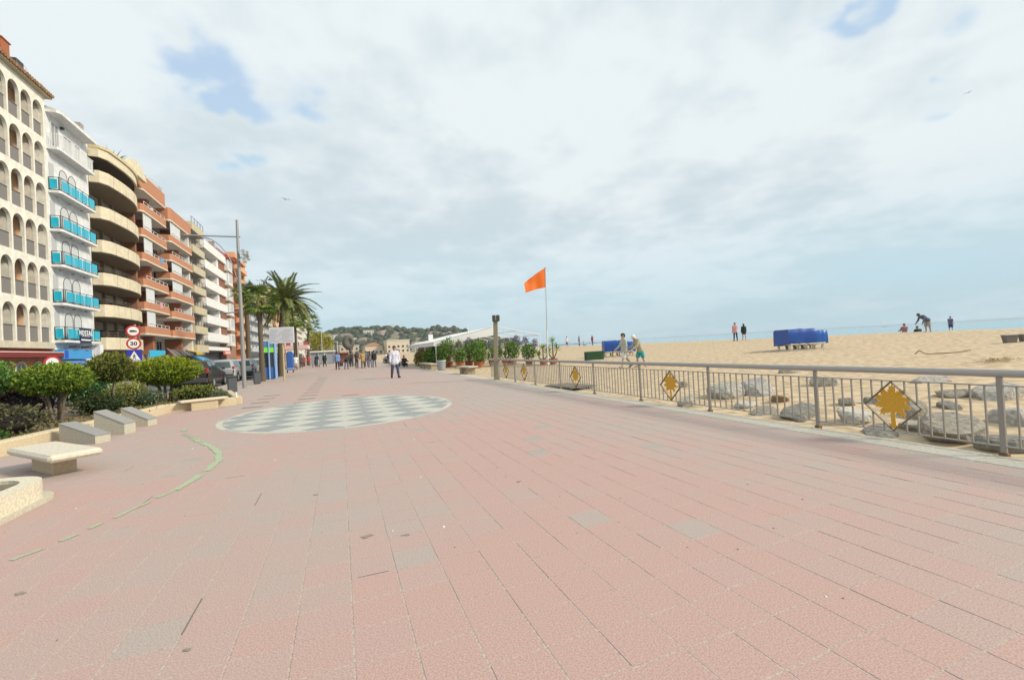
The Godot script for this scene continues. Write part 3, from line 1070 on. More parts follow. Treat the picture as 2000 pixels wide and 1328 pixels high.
func rocks() -> void:
	var R := [[9.06, -8.48, 0.87, 0.51], [9.75, -8.19, 0.84, 0.45], [14.24, -10.72, 0.52, 0.29], [9.15, -7.15, 0.39, 0.19], [7.95, -5.74, 0.80, 0.24], [7.54, -8.22, 0.36, 0.32], [9.83, -10.94, 0.31, 0.30], [12.04, -7.91, 0.74, 0.31], [7.85, -6.42, 0.50, 0.12], [9.47, -5.95, 0.31, 0.23], [8.05, -4.88, 0.50, 0.32], [9.91, -5.73, 0.31, 0.20], [9.09, -4.60, 0.49, 0.32], [13.48, -6.40, 0.64, 0.22], [11.40, -5.10, 0.56, 0.22], [7.90, -3.50, 0.76, 0.38], [11.58, -4.46, 0.72, 0.31], [9.41, -3.50, 0.47, 0.32], [7.72, -2.93, 0.54, 0.28], [7.54, -4.19, 0.51, 0.11], [10.19, -4.64, 0.34, 0.09], [15.81, -6.37, 0.53, 0.09], [8.09, -4.11, 0.35, 0.19], [7.12, -7.88, 0.17, 0.03], [8.17, -7.23, 0.44, 0.14]]
	var lab := ["pale grey slab of rock", "light grey sharp rock", "small whitish rock", "small brown rock", "long flat dark grey boulder", "squat grey rock", "small rounded grey rock", "flat pale rock with a shaded underside", "low flat rock slab", "small lichen grey rock", "white topped boulder", "little grey rock", "broad grey rock with a reddish foot", "thin flat pale slab", "low grey green rock", "big layered lichen covered boulder", "large tilted grey block", "pale block of rock", "dark grey boulder", "narrow flat stone", "thin dark stone", "whitish stone slab", "mottled pale boulder", "tiny flat stone", "pale flat stone"]
	var whr := ["below the fourth railing bay", "behind the fourth railing bay", "far out on the sand behind the third bay", "beside the long dark boulder", "at the foot of the post between third and second bays", "just right of the second golden tree panel", "behind the right point of the second golden tree panel", "on the sand behind the second bay's first bars", "beneath the third bay's lower rail", "on the sand behind the second bay", "left of the nearest golden tree panel", "seen through the nearest golden tree panel's left corner", "seen through the nearest golden tree panel's right half", "on the sand right of the nearest golden tree panel's top", "on the sand left of the nearest railing post", "between the nearest golden tree panel and the nearest post", "behind the nearest railing post, at the picture's right edge", "below the large tilted block at the right edge", "against the railing's lower rail at the right edge", "under the lower rail below the nearest golden tree panel", "on top of the big layered boulder's back edge", "highest on the sand near the right edge", "below the nearest golden tree panel's right side", "under the fourth bay's bottom rail", "at the bottom of the fourth bay beside its right post"]
	var tones := [[0.28, 0.25, 0.205], [0.41, 0.385, 0.345], [0.46, 0.435, 0.39], [0.28, 0.18, 0.10], [0.20, 0.19, 0.165], [0.36, 0.335, 0.29]]
	var pick := [5, 1, 2, 3, 4, 5, 0, 2, 0, 0, 2, 4, 0, 1, 0, 0, 5, 1, 4, 4, 4, 2, 5, 0, 2]
	for i in R.size():
		var r: Array = R[i]
		var o := MeshInstance3D.new()
		o.name = numbered("rock")
		var hh: float = maxf(r[3] * 1.25, 0.14)
		o.mesh = rock_mesh(i + 40, Vector3(r[2] * 1.06, hh * 0.92, r[2] * 0.72))
		var c: Array = tones[pick[i]]
		o.material_override = mat(c[0] * 1.3, c[1] * 1.3, c[2] * 1.3, 0.92, "rock", 0.0, false, 2.5)
		add_child(o)
		o.position = Vector3(r[0], sand_y(r[0], r[1]) + hh * 0.10, r[1] - r[2] * 0.2)
		o.rotation = Vector3(0.0, 0.36 + 0.5 * sin(i * 2.3), 0.22 * sin(i * 1.7))
		tag(o, lab[i] + " " + whr[i], "rock", "rocks behind the railing")

# ---------------------------------------------------------------- buildings
# local axes of a building: x = 0 is the street front and +x comes towards the promenade, z runs from 0 (near) to minus its length
func bld(called: String, label: String, cat: String, fx: float, z0: float) -> Node3D:
	return thing(called, label, cat, Vector3(fx, 0, z0), 0.0, "buildings along the seafront street")

func glass_dark() -> StandardMaterial3D:
	return mat(0.035, 0.042, 0.05, 0.12)

func window(par: Node, x: float, zc: float, y0: float, w: float, h: float, frame: Material, glass: Material, shutter := 0.0, sm: Material = null) -> void:
	var m := MB.new()
	for sg in [1.0, -1.0]:
		m.box(Vector3(x, y0 + h / 2, zc + sg * (w / 2 - 0.04)), Vector3(0.07, h, 0.08))
		m.box(Vector3(x, y0 + h / 2 + sg * (h / 2 - 0.04), zc), Vector3(0.066, 0.08, w - 0.16))
	m.box(Vector3(x, y0 + h / 2, zc), Vector3(0.06, h - 0.16, 0.05))
	var f := part("window", m, frame, par)
	m = MB.new()
	m.box(Vector3(x - 0.015, y0 + h / 2, zc), Vector3(0.02, h - 0.1, w - 0.1))
	part("pane", m, glass, f)
	if shutter > 0.0:
		m = MB.new()
		var k := int(h * shutter / 0.12)
		for i in k: m.box(Vector3(x + 0.012, y0 + h - 0.09 - i * 0.12, zc), Vector3(0.03, 0.112, w - 0.12))
		part("shutter", m, sm, f)

func rail_bars(par: Node, mt: Material, pts: Array, y0: float, h: float, gap := 0.12, r := 0.012, called := "railing") -> void:
	var m := MB.new()
	for i in pts.size() - 1:
		var a: Vector3 = pts[i]
		var b: Vector3 = pts[i + 1]
		var d := b - a
		var bs := Basis(Vector3.UP, atan2(-d.z, d.x))
		for y in [y0 + h, y0 + 0.06]:
			m.box((a + b) / 2 + Vector3(0, y, 0), Vector3(d.length() + 0.02, 0.035, 0.035), bs)
		var k := maxi(1, int(d.length() / gap))
		for j in k + 1:
			var p := a.lerp(b, float(j) / k)
			m.box(p + Vector3(0, y0 + h / 2 + 0.03, 0), Vector3(r * 2, h - 0.06, r * 2), bs)
	part(called, m, mt, par)

func slab_poly(par: Node, called: String, pl: Array, y0: float, y1: float, mt: Material) -> MeshInstance3D:
	# polygon of Vector2(x, z) between two heights
	var m := MB.new()
	m.prism(PackedVector2Array(pl), Transform3D(Basis(Vector3(1, 0, 0), Vector3(0, 0, 1), Vector3(0, 1, 0)), Vector3(0, y0, 0)), y1 - y0)
	return part(called, m, mt, par)

func ribbon(par: Node, called: String, pts: Array, th: float, y0: float, y1: float, mt: Material) -> MeshInstance3D:
	# upright band following points Vector2(x, z), th thick
	var a: Array = []
	var b: Array = []
	for i in pts.size():
		var p0: Vector2 = pts[maxi(i - 1, 0)]
		var p1: Vector2 = pts[mini(i + 1, pts.size() - 1)]
		var d := (p1 - p0).normalized()
		var nn := Vector2(-d.y, d.x)
		a.append(pts[i] + nn * th / 2)
		b.append(pts[i] - nn * th / 2)
	b.reverse()
	a.append_array(b)
	return slab_poly(par, called, a, y0, y1, mt)

func arcade_building() -> void:
	var z0 := -28.2
	var t := bld("arcade_hotel", "cream hotel with rows of tall arched balconies and clay tile eave", "hotel", -18.1, z0)
	var cream := mat(0.80, 0.765, 0.675, 0.9, "plaster")
	var inner := mat(0.72, 0.68, 0.59, 0.9, "plaster")
	var L := 11.4
	var sill := 3.36
	var hs := 2.78
	var pitch := 1.2
	pbox("wall", t, cream, -12.0, -0.95, 0, 20.3, -L, 0)
	pbox("end_wall", t, cream, -0.95, -0.2, 2.95, 20.3, -L, -L + 0.25)
	var backs := [mat(0.72, 0.74, 0.74, 0.9, "plaster"), mat(0.58, 0.36, 0.22, 0.9, "plaster"), mat(0.06, 0.055, 0.05, 0.6), mat(0.5, 0.46, 0.3, 0.9, "plaster")]
	for k in 6:
		var s := sill + hs * k
		var top := s + hs if k < 5 else 20.3
		var m := MB.new()
		for b in 8:
			var zc := -38.85 - z0 + pitch * b
			var w := 0.53
			var z_r := zc - pitch / 2 if b > 0 else -L
			var z_l := zc + pitch / 2
			m.quad(Vector3(0, s, zc + w), Vector3(0, s, z_l), Vector3(0, top, z_l), Vector3(0, top, zc + w), Vector3.RIGHT)
			m.quad(Vector3(0, s, z_r), Vector3(0, s, zc - w), Vector3(0, top, zc - w), Vector3(0, top, z_r), Vector3.RIGHT)
			var arc: Array = [Vector3(0, s, zc + w)]
			for i in 15:
				var a := PI * i / 14.0
				arc.append(Vector3(0, s + 1.68 + sin(a) * 0.64, zc + cos(a) * w))
			arc.append(Vector3(0, s, zc - w))
			for i in range(1, 15):
				m.quad(arc[i], arc[i + 1], Vector3(0, top, arc[i + 1].z), Vector3(0, top, arc[i].z), Vector3.RIGHT)
			for i in arc.size() - 1:
				var cen := Vector3(-0.16, s + 1.2, zc)
				var mid: Vector3 = (arc[i] + arc[i + 1]) / 2
				m.qa(arc[i], arc[i + 1], arc[i + 1] + Vector3(-0.19, 0, 0), arc[i] + Vector3(-0.19, 0, 0), cen - mid)
		part("arcade_wall", m, cream, t)
		pbox("floor_slab", t, inner, -0.95, -0.004, s - 0.28, s - 0.003, -L + 0.25, 0)
		for b in 8:
			var zc := -38.85 - z0 + pitch * b
			var bk: int = b % 4
			pbox("back_panel", t, backs[bk], -0.94, -0.85, s, s + hs - 0.3, zc - 0.56, zc + 0.56)
			if bk == 3:
				pbox("window_pane", t, glass_dark(), -0.85, -0.82, s + 0.9, s + 2.2, zc - 0.35, zc + 0.5)
			if b % 2 == 1: pbox("partition", t, inner, -0.85, -0.2, s, s + hs - 0.3, zc - pitch / 2 - 0.06, zc - pitch / 2 + 0.06)
			pbox("railing_panel", t, mat(0.19, 0.175, 0.165, 0.5), -0.16, -0.13, s + 0.04, s + 0.93, zc - 0.525, zc + 0.525)
			pbox("handrail", t, mat(0.05, 0.045, 0.04, 0.5), -0.175, -0.115, s + 0.931, s + 0.985, zc - 0.525, zc + 0.525)
	pbox("cornice", t, mat(0.60, 0.55, 0.43, 0.9, "plaster"), -0.3, 0.06, 2.93, 3.36, -L - 0.02, 0)
	pbox("eave_board", t, mat(0.42, 0.36, 0.25, 0.9), -0.3, 0.30, 20.2, 20.34, -L - 0.3, 0)
	var tile := MB.new()
	for i in 46:
		var z := -L - 0.2 + i * 0.25
		tile.col = Color(0.34, 0.17, 0.09) if i % 3 else Color(0.42, 0.25, 0.14)
		tile.tube([Vector3(0.42, 20.37, z), Vector3(-1.6, 20.95, z)], [0.12, 0.10], 8)
	part("roof_tiles", tile, mat(1, 1, 1, 0.9, "fine", 0.0, true), t, "", "stuff")
	var m2 := MB.new()
	m2.qa(Vector3(0.35, 20.345, 0), Vector3(0.35, 20.345, -L - 0.3), Vector3(-3.4, 21.35, -L - 0.3), Vector3(-3.4, 21.35, 0), Vector3.UP)
	part("roof", m2, mat(0.30, 0.16, 0.09, 0.9, "fine"), t)
	# ground floor: red awning over a terracotta wall with arched shop openings
	pbox("shop_wall", t, mat(0.55, 0.24, 0.13, 0.9, "plaster"), -1.4, -0.35, 0, 2.93, -L, 0)
	for zc in [-10.3, -8.6, -6.9, -5.2]:
		var m := MB.new()
		var pts: Array = [Vector3(-0.33, 0.3, zc + 0.55)]
		for i in 11: pts.append(Vector3(-0.33, 1.5 + sin(PI * i / 10.0) * 0.6, zc + cos(PI * i / 10.0) * 0.55))
		pts.append(Vector3(-0.33, 0.3, zc - 0.55))
		m.tube(pts, [0.06], 6)
		m.tube([Vector3(-0.33, 0.3, zc), Vector3(-0.33, 2.1, zc)], [0.03], 6)
		var f := part("arched_window", m, mat(0.66, 0.6, 0.45, 0.8), t)
		m = MB.new()
		var pg := PackedVector2Array()
		for p in pts: pg.append(Vector2(p.z, p.y))
		m.prism(pg, Transform3D(Basis(Vector3(0, 0, 1), Vector3(0, 1, 0), Vector3(-1, 0, 0)), Vector3(-0.335, 0, 0)), 0.012)
		part("pane", m, mat(0.16, 0.17, 0.16, 0.15), f)
	var aw := MB.new()
	aw.qa(Vector3(-0.3, 2.86, 0), Vector3(-0.3, 2.86, -L), Vector3(0.5, 2.62, -L), Vector3(0.5, 2.62, 0), Vector3.UP)
	aw.box(Vector3(0.502, 2.49, -L / 2), Vector3(0.02, 0.28, L))
	part("awning", aw, mat(0.19, 0.022, 0.025, 0.8), t, "dark red awning")
	pbox("awning_bar", t, mat(0.7, 0.62, 0.5, 0.6), 0.45, 0.53, 2.63, 2.68, -L, 0)
	# chimney, black tank and aerials on the roof
	var c := MB.new()
	c.cbox(Vector3(-0.5, 21.0, -8.0), Vector3(0.7, 1.6, 0.75), 0.03)
	c.cbox(Vector3(-0.5, 21.85, -8.0), Vector3(0.82, 0.12, 0.86), 0.03)
	part("chimney", c, mat(0.42, 0.14, 0.06, 0.9, "fine"), t, "terracotta chimney")
	c = MB.new()
	c.cbox(Vector3(-0.4, 20.95, -9.3), Vector3(0.55, 0.9, 0.7), 0.03)
	part("roof_tank", c, mat(0.035, 0.045, 0.045, 0.6), t)
	c = MB.new()
	for i in 9:
		var a := -0.2 + i * 0.23
		c.cyl(Vector3(-0.6, 20.6, -10.35), Vector3(-0.6, 20.6 + sin(a) * 1.25, -10.35 - cos(a) * 1.25), 0.012, 4)
	for r in [0.6, 0.95, 1.25]:
		var pts: Array = []
		for i in 12: pts.append(Vector3(-0.6, 20.6 + sin(i * 0.15) * r, -10.35 - cos(i * 0.15) * r))
		c.tube(pts, [0.01], 4)
	part("aerial", c, mat(0.45, 0.48, 0.5, 0.5, "", 0.4), t, "wire dish aerial")
	c = MB.new()
	c.lathe([Vector2(0.0, 0), Vector2(0.28, 0.0), Vector2(0.28, 0.45), Vector2(0.34, 0.5), Vector2(0.2, 0.7), Vector2(0.0, 0.72)], Vector3(-0.3, 20.45, -11.15), 10)
	part("vent", c, mat(0.5, 0.46, 0.4, 0.8), t)

func hostel_building() -> void:
	var z0 := -39.6
	var L := 5.3
	var t := bld("white_hostel", "narrow white hostel with turquoise balcony panels and black arched doors", "hostel", -18.1, z0)
	var white := mat(0.74, 0.75, 0.76, 0.85, "plaster")
	pbox("wall", t, white, -12.0, 0.0, 0, 19.4, -L - 0.2, 0)
	var black := mat(0.025, 0.027, 0.03, 0.5)
	var blue := mat(0.01, 0.40, 0.56, 0.25)
	var sl := [3.5, 6.07, 8.71, 11.17, 13.83, 16.85]
	for k in 6:
		var y: float = sl[k]
		var pl := [Vector2(0.004, -0.03), Vector2(0.56, -0.06), Vector2(0.66, -0.2), Vector2(0.66, -L + 0.4), Vector2(0.004, -L + 0.4)]
		slab_poly(t, "balcony_slab", pl, y - 0.16, y, white)
		var pts := [Vector3(0.03, 0, -0.1), Vector3(0.54, 0, -0.12), Vector3(0.62, 0, -0.24), Vector3(0.62, 0, -L + 0.46), Vector3(0.03, 0, -L + 0.46)]
		if k == 5:
			rail_bars(t, mat(0.72, 0.73, 0.74, 0.6), pts, y, 0.95, 0.11)
		else:
			rail_bars(t, black, pts, y, 0.92, 0.9, 0.014)
			pbox("balcony_panel", t, blue, 0.07, 0.47, y + 0.14, y + 0.80, -0.115, -0.095)
			for q in [[0.40, 1.42], [1.54, 2.58], [2.70, 3.70], [3.82, 4.76]]:
				pbox("balcony_panel", t, blue, 0.61, 0.63, y + 0.14, y + 0.80, -q[1], -q[0])
		if k < 5:
			for zc in [-1.9, -3.05]:
				var m := MB.new()
				var ap: Array = [Vector3(0.03, y, zc + 0.5)]
				for i in 11: ap.append(Vector3(0.03, y + 1.5 + sin(PI * i / 10.0) * 0.5, zc + cos(PI * i / 10.0) * 0.5))
				ap.append(Vector3(0.03, y, zc - 0.5))
				m.tube(ap, [0.016], 5)
				var f := part("arched_door", m, black, t)
				m = MB.new()
				var pg := PackedVector2Array()
				for p in ap: pg.append(Vector2(p.z, p.y))
				m.prism(pg, Transform3D(Basis(Vector3(0, 0, 1), Vector3(0, 1, 0), Vector3(-1, 0, 0)), Vector3(0.02, 0, 0)), 0.015)
				part("shutter", m, mat(0.55, 0.57, 0.58, 0.8), f)
			pbox("side_door", t, mat(0.46, 0.47, 0.47, 0.8), 0.004, 0.03, y, y + 2.0, -0.75, -0.2)
			var lm := MB.new()
			for zc in [-0.5, -2.0, -3.6]: lm.cbox(Vector3(0.3, y + 2.28, zc), Vector3(0.16, 0.1, 0.16), 0.02)
			if k < 4: part("ceiling_lamp", lm, mat(0.25, 0.25, 0.26, 0.5), t)
		else:
			window(t, 0.03, -1.0, y + 0.1, 1.0, 1.9, mat(0.6, 0.6, 0.6, 0.6), mat(0.25, 0.26, 0.27, 0.3))
			window(t, 0.03, -2.6, y + 0.7, 1.1, 1.0, mat(0.6, 0.6, 0.6, 0.6), mat(0.28, 0.29, 0.30, 0.3))
			window(t, 0.03, -3.9, y + 0.7, 0.8, 1.0, mat(0.6, 0.6, 0.6, 0.6), mat(0.28, 0.29, 0.30, 0.3))
			pbox("wall_lamp", t, black, 0.004, 0.2, y + 2.0, y + 2.15, -1.95, -1.75)
	slab_poly(t, "roof_slab", [Vector2(-6, -0.03), Vector2(0.6, -0.05), Vector2(0.78, -0.25), Vector2(0.78, -L + 0.2), Vector2(-6, -L + 0.2)], 19.25, 19.45, white)
	var pm := MB.new()
	pm.prism(PackedVector2Array([Vector2(0.7, 19.45), Vector2(0.7, 19.6), Vector2(-2.4, 20.6), Vector2(-6.0, 20.6), Vector2(-6.0, 19.45)]), Transform3D(Basis.IDENTITY, Vector3(0, 0, -L + 0.25)), L - 0.8)
	part("roof", pm, mat(0.66, 0.60, 0.56, 0.85, "plaster"), t)
	pbox("roof_vent", t, mat(0.3, 0.27, 0.26, 0.8), 0.0, 0.5, 19.7, 20.2, -3.9, -3.4)
	# dark HOSTAL board on the first balcony
	var sb := pbox("sign_board", t, mat(0.012, 0.014, 0.05, 0.5), 0.635, 0.69, 3.35, 4.45, -3.3, -1.75)
	text3("HOSTAL", sb, Vector3(0.695, 4.08, -2.52), Basis(Vector3.UP, PI / 2), 0.36, mat(0.85, 0.86, 0.88, 0.6), true)
	pbox("sign_line", sb, mat(0.45, 0.46, 0.5, 0.6), 0.69, 0.696, 3.82, 3.88, -3.1, -1.95)
	pbox("sign_line", sb, mat(0.8, 0.81, 0.84, 0.6), 0.69, 0.696, 3.52, 3.62, -3.2, -1.85)
	# shop front
	pbox("shop_sign", t, mat(0.05, 0.30, 0.62, 0.5), 0.004, 0.5, 2.2, 2.85, -3.75, 0.0)
	pbox("sign_end", t, mat(0.02, 0.08, 0.45, 0.5), 0.5, 0.515, 2.25, 2.8, -0.55, -0.1)
	var aw := MB.new()
	aw.qa(Vector3(0.1, 2.15, 0), Vector3(0.1, 2.15, -3.6), Vector3(1.3, 1.8, -3.6), Vector3(1.3, 1.8, 0), Vector3.UP)
	aw.box(Vector3(1.3, 1.66, -1.8), Vector3(0.02, 0.28, 3.6))
	part("awning", aw, mat(0.10, 0.22, 0.52, 0.8), t, "blue shop awning")
	pbox("awning_stripe", t, mat(0.7, 0.74, 0.8, 0.8), 1.312, 1.32, 1.63, 1.70, -3.6, 0.0)
	pbox("shop_window", t, glass_dark(), 0.004, 0.03, 0.3, 1.9, -3.7, -0.2)
	pbox("corner_pier", t, white, 0.0, 0.6, 0, 3.28, -L + 0.02, -L + 0.6)
	for z in [-1.3, -2.9]: pbox("flood_lamp", t, mat(0.05, 0.05, 0.06, 0.6), 0.3, 0.75, 2.98, 3.14, z - 0.22, z + 0.22)

func text3(s: String, par: Node, at: Vector3, bs: Basis, h: float, mt: Material, bold := false, called := "lettering") -> void:
	var tm := TextMesh.new()
	var sf := SystemFont.new()
	sf.font_names = PackedStringArray(["Droid Sans"])
	if bold: sf.font_weight = 700
	tm.font = sf
	tm.text = s
	tm.font_size = 64
	tm.pixel_size = h / 46.0
	tm.depth = 0.006
	tm.horizontal_alignment = HORIZONTAL_ALIGNMENT_CENTER
	var o := MeshInstance3D.new()
	o.name = called
	o.mesh = tm
	o.material_override = mt
	o.transform = Transform3D(bs, at)
	par.add_child(o, true)

func curved_building() -> void:
	var z0 := -45.15
	var L := 8.7
	var t := bld("curved_balcony_building", "beige apartment building with long bowed balcony parapets and dark recessed windows", "apartment building", -18.1, z0)
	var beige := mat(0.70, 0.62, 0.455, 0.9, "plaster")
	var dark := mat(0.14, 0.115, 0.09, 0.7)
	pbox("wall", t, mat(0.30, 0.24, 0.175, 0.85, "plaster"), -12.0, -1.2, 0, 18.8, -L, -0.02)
	var ys := [2.9, 5.56, 8.12, 10.78, 13.5, 16.42]
	var pts: Array = [Vector2(0.0, -0.05), Vector2(0.62, -0.12), Vector2(0.95, -0.75)]
	for i in range(1, 13):
		var s := i / 12.0
		pts.append(Vector2(0.95 + 0.32 * sin(PI * s * 0.80) - 1.05 * s * s * s, -0.75 - (L - 0.85) * s))
	var bp: Array = pts.duplicate()
	bp.append(Vector2(-1.2, -L + 0.05))
	bp.append(Vector2(-1.2, -0.05))
	for k in 6:
		var y: float = ys[k]
		slab_poly(t, "balcony_slab", bp, y - 0.05, y + 0.12, mat(0.30, 0.24, 0.17, 0.9, "plaster"))
		ribbon(t, "parapet", pts, 0.12, y, y + 0.98, beige)
		var jm := MB.new()
		for q in [3, 6, 9]:
			jm.box(Vector3(pts[q].x + 0.058, y + 0.52, pts[q].y), Vector3(0.02, 1.0, 0.03))
		part("parapet_joint", jm, mat(0.32, 0.25, 0.14, 0.9), t)
		var rp: Array = []
		for p in pts: rp.append(Vector3(p.x - 0.02, 0, p.y))
		if k < 3:
			var rm := MB.new()
			for yy in [1.18, 1.36]: rm.tube(rp.map(func(v): return v + Vector3(0, y + yy, 0)), [0.022], 5)
			part("handrail", rm, dark, t)
		var top: float = ys[k + 1] - 0.05 if k < 5 else 18.6
		# window bays behind
		for b in 4:
			var zc := -1.2 - b * 2.05
			var w := pbox("window", t, dark, -1.2, -1.12, y + 0.12, top - 0.02, zc - 0.92, zc + 0.92)
			pbox("pane", w, glass_dark(), -1.12, -1.10, y + 0.2, top - 0.75, zc - 0.82, zc + 0.82)
			pbox("shutter", w, mat(0.33, 0.28, 0.22, 0.8), -1.12, -1.06, top - 0.72, top - 0.1, zc - 0.86, zc + 0.86)
			pbox("pier", t, mat(0.27, 0.21, 0.15, 0.85), -1.2, -0.85, y + 0.12, top, zc - 1.14, zc - 0.94)
		pbox("end_pier", t, mat(0.34, 0.16, 0.09, 0.9, "fine"), -1.2, 0.0, y + 0.12, top, -L + 0.02, -L + 0.35)
	# top fascia with a raised rounded middle
	slab_poly(t, "roof_slab", bp, 18.55, 18.75, mat(0.10, 0.08, 0.06, 0.9))
	ribbon(t, "roof_parapet", pts, 0.16, 18.5, 19.45, beige)
	var outp: Array = []
	for p in pts: outp.append(p + Vector2(0.1, 0))
	ribbon(t, "cornice_band", outp, 0.2, 19.2, 19.42, mat(0.62, 0.51, 0.30, 0.9, "plaster"))
	var m := MB.new()
	var pg := PackedVector2Array()
	for i in 17:
		var s := i / 16.0
		pg.append(Vector2(-4.0 - 4.6 * s, 19.45 + 1.25 * pow(sin(PI * s), 0.55)))
	m.prism(pg, Transform3D(Basis(Vector3(0, 0, 1), Vector3(0, 1, 0), Vector3(-1, 0, 0)), Vector3(1.1, 0, 0)), 0.35)
	part("roof_crest", m, beige, t, "rounded crest on the roof edge")
	pbox("shop_front", t, dark, -1.0, -0.9, 0, 2.85, -L, -0.3)
	pbox("shop_pier", t, beige, -1.0, 0.3, 0, 2.85, -0.5, -0.05)
	var pl := MB.new()
	rg.seed = 3
	for i in 26:
		var a := rg.randf() * TAU
		var up := rg.randf_range(0.1, 1.2)
		pl.col = Color(0.16, 0.20, 0.08) if i % 2 else Color(0.25, 0.26, 0.12)
		pl.leaf(Vector3(0.4, 19.4, -3.3), Vector3(cos(a), up, sin(a)).normalized(), Vector3(-sin(a), 0, cos(a)), rg.randf_range(0.9, 1.4), 0.10)
	solo("rooftop_palm", pl, leafmat(), "spiky palm growing on the roof edge of the bowed beige building", "palm", Vector3(-18.1, 0, z0))

func brick_building() -> void:
	var z0 := -53.9
	var L := 14.0
	var t := bld("brick_balcony_building", "apartment building with orange brick balconies stepped in two bays and white railings", "apartment building", -18.1, z0)
	var brick := mat(0.55, 0.25, 0.14, 0.9, "fine")
	var trim := mat(0.62, 0.52, 0.40, 0.85)
	var white := mat(0.74, 0.73, 0.71, 0.85, "plaster")
	pbox("wall", t, mat(0.62, 0.60, 0.56, 0.85, "plaster"), -12.0, -1.3, 0, 19.2, -L, 0)
	pbox("side_wall", t, brick, -1.3, -0.2, 3, 18.6, -0.35, 0)
	var ys := [4.65, 7.08, 9.4, 11.98, 14.4, 16.85]
	for bay in 2:
		var za := 1.6 if bay == 0 else -6.4
		var zb := -6.4 if bay == 0 else -L
		var xo := 0.55 if bay == 0 else 0.95
		var dy := 0.0 if bay == 0 else -0.06
		for k in 7:
			var y: float = (ys[k] if k < 6 else 19.05) + dy
			if bay == 1 and k == 6: y = 17.75
			if bay == 1 and k == 5: y = 15.35
			if bay == 1 and k < 5: y = [4.6, 6.75, 8.95, 11.1, 13.2][k]
			var ph := 0.66 if k < 6 else 1.45
			if bay == 1 and k == 6: ph = 1.35
			pbox("balcony_slab", t, white, -1.3, xo - 0.03, y - 0.16, y - 0.005, zb + 0.06, za - 0.06 - (1.6 if bay == 0 else 0.0))
			var pl := [Vector2(-0.5, (za if bay == 1 else 0.0) - 0.05), Vector2(xo - 0.15, (za if bay == 1 else 0.0) - 0.05), Vector2(xo, (za if bay == 1 else 0.0) - 0.3), Vector2(xo, zb + 0.06), Vector2(-0.5, zb + 0.06)]
			ribbon(t, "brick_parapet", pl, 0.14, y, y + ph, brick)
			ribbon(t, "trim", pl, 0.17, y - 0.17, y - 0.003, trim)
			if k < 6:
				var pts := [Vector3(xo, 0, pl[2].y - 0.2), Vector3(xo, 0, zb + 0.2)]
				rail_bars(t, white, pts, y + ph, 0.34, 1.1, 0.022)
			var top: float = y
			var prev: float = 2.6
			if k > 0:
				prev = ys[k - 1] if bay == 0 else [4.6, 6.75, 8.95, 11.1, 13.2, 15.35, 17.75][k - 1]
			# openings and fittings of the storey below this slab
			pbox("brick_pier", t, mat(0.40, 0.15, 0.08, 0.9, "fine"), -1.3, xo - 0.6, prev, top - 0.17, zb + 2.6, zb + 3.2)
			if bay == 1: pbox("white_pier", t, white, -0.4, xo - 0.2, prev, top - 0.17, zb + 0.1, zb + 0.45)
			var zc := (za + zb) / 2 + 0.6
			window(t, -1.26, zc + 0.8, prev + 0.1, 1.7, 1.95, mat(0.55, 0.5, 0.45, 0.7), glass_dark(), 0.3, mat(0.55, 0.53, 0.5, 0.8))
			window(t, -1.26, zb + 1.6, prev + 0.1, 1.4, 1.95, mat(0.55, 0.5, 0.45, 0.7), glass_dark())
			# some balconies are closed in with white glazing
			if (bay == 0 and k in [1, 2, 4, 5]) or (bay == 1 and k in [3, 4, 6]):
				var m := MB.new()
				var g0 := (za if bay == 1 else 0.0) - 0.4
				var g1 := g0 - (2.0 if bay == 0 else 3.2)
				var n := 5
				for i in n + 1:
					m.box(Vector3(xo - 0.06, (prev + 0.66 + top - 0.17) / 2, lerpf(g0, g1, float(i) / n)), Vector3(0.05, top - 0.17 - prev - 0.66, 0.06))
				var f := part("glazing_frame", m, white, t)
				pbox("pane", f, mat(0.60, 0.63, 0.65, 0.25), xo - 0.075, xo - 0.055, prev + 0.68, top - 0.19, g1, g0)
	# balcony plants and air conditioners
	rg.seed = 77
	for q in [[0.3, 7.08, -5.2], [0.6, 8.95, -9.6], [0.6, 4.6, -12.2], [0.3, 11.98, -3.1]]:
		var pm := MB.new()
		foliage(pm, Vector3(q[0], q[1] + 0.75, q[2]), Vector3(0.25, 0.35, 0.5), 160, 0.16, Color(0.04, 0.09, 0.03), Color(0.14, 0.22, 0.07), int(q[1] * 10), 0.4)
		part("balcony_plant", pm, leafmat(), t)
	for q in [[4.65, -4.6], [9.4, -4.6], [6.75, -11.0], [13.2, -11.0]]:
		var ac := MB.new()
		ac.cbox(Vector3(-1.1, q[0] + 1.9, q[1]), Vector3(0.3, 0.55, 0.8), 0.03)
		part("air_conditioner", ac, mat(0.66, 0.66, 0.64, 0.6), t)
	for q in [[7.08, -3.9, 0.6, 0.3, 0.32], [11.98, -4.6, 0.16, 0.3, 0.5]]:
		pbox("towel", t, mat(q[2], q[3], q[4], 0.9), 0.58, 0.64, q[0] + 0.35, q[0] + 1.02, q[1] - 0.4, q[1] + 0.4)
	pbox("roof_box", t, brick, -1.5, 0.3, 20.4, 21.0, -2.2, -0.2)
	rail_bars(t, white, [Vector3(0.5, 0, -2.4), Vector3(0.5, 0, -6.3)], 20.5, 0.5, 0.4, 0.02)
	pbox("roof_post", t, mat(0.35, 0.36, 0.38, 0.8), 0.1, 0.4, 20.0, 21.2, -6.3, -6.0)
	pbox("shop_wall", t, mat(0.35, 0.33, 0.31, 0.85, "plaster"), -1.0, -0.9, 0, 2.6, -L, 0)
	pbox("shop_sign", t, mat(0.02, 0.42, 0.68, 0.5), 0.6, 0.7, 2.2, 2.95, -4.2, 0.0)
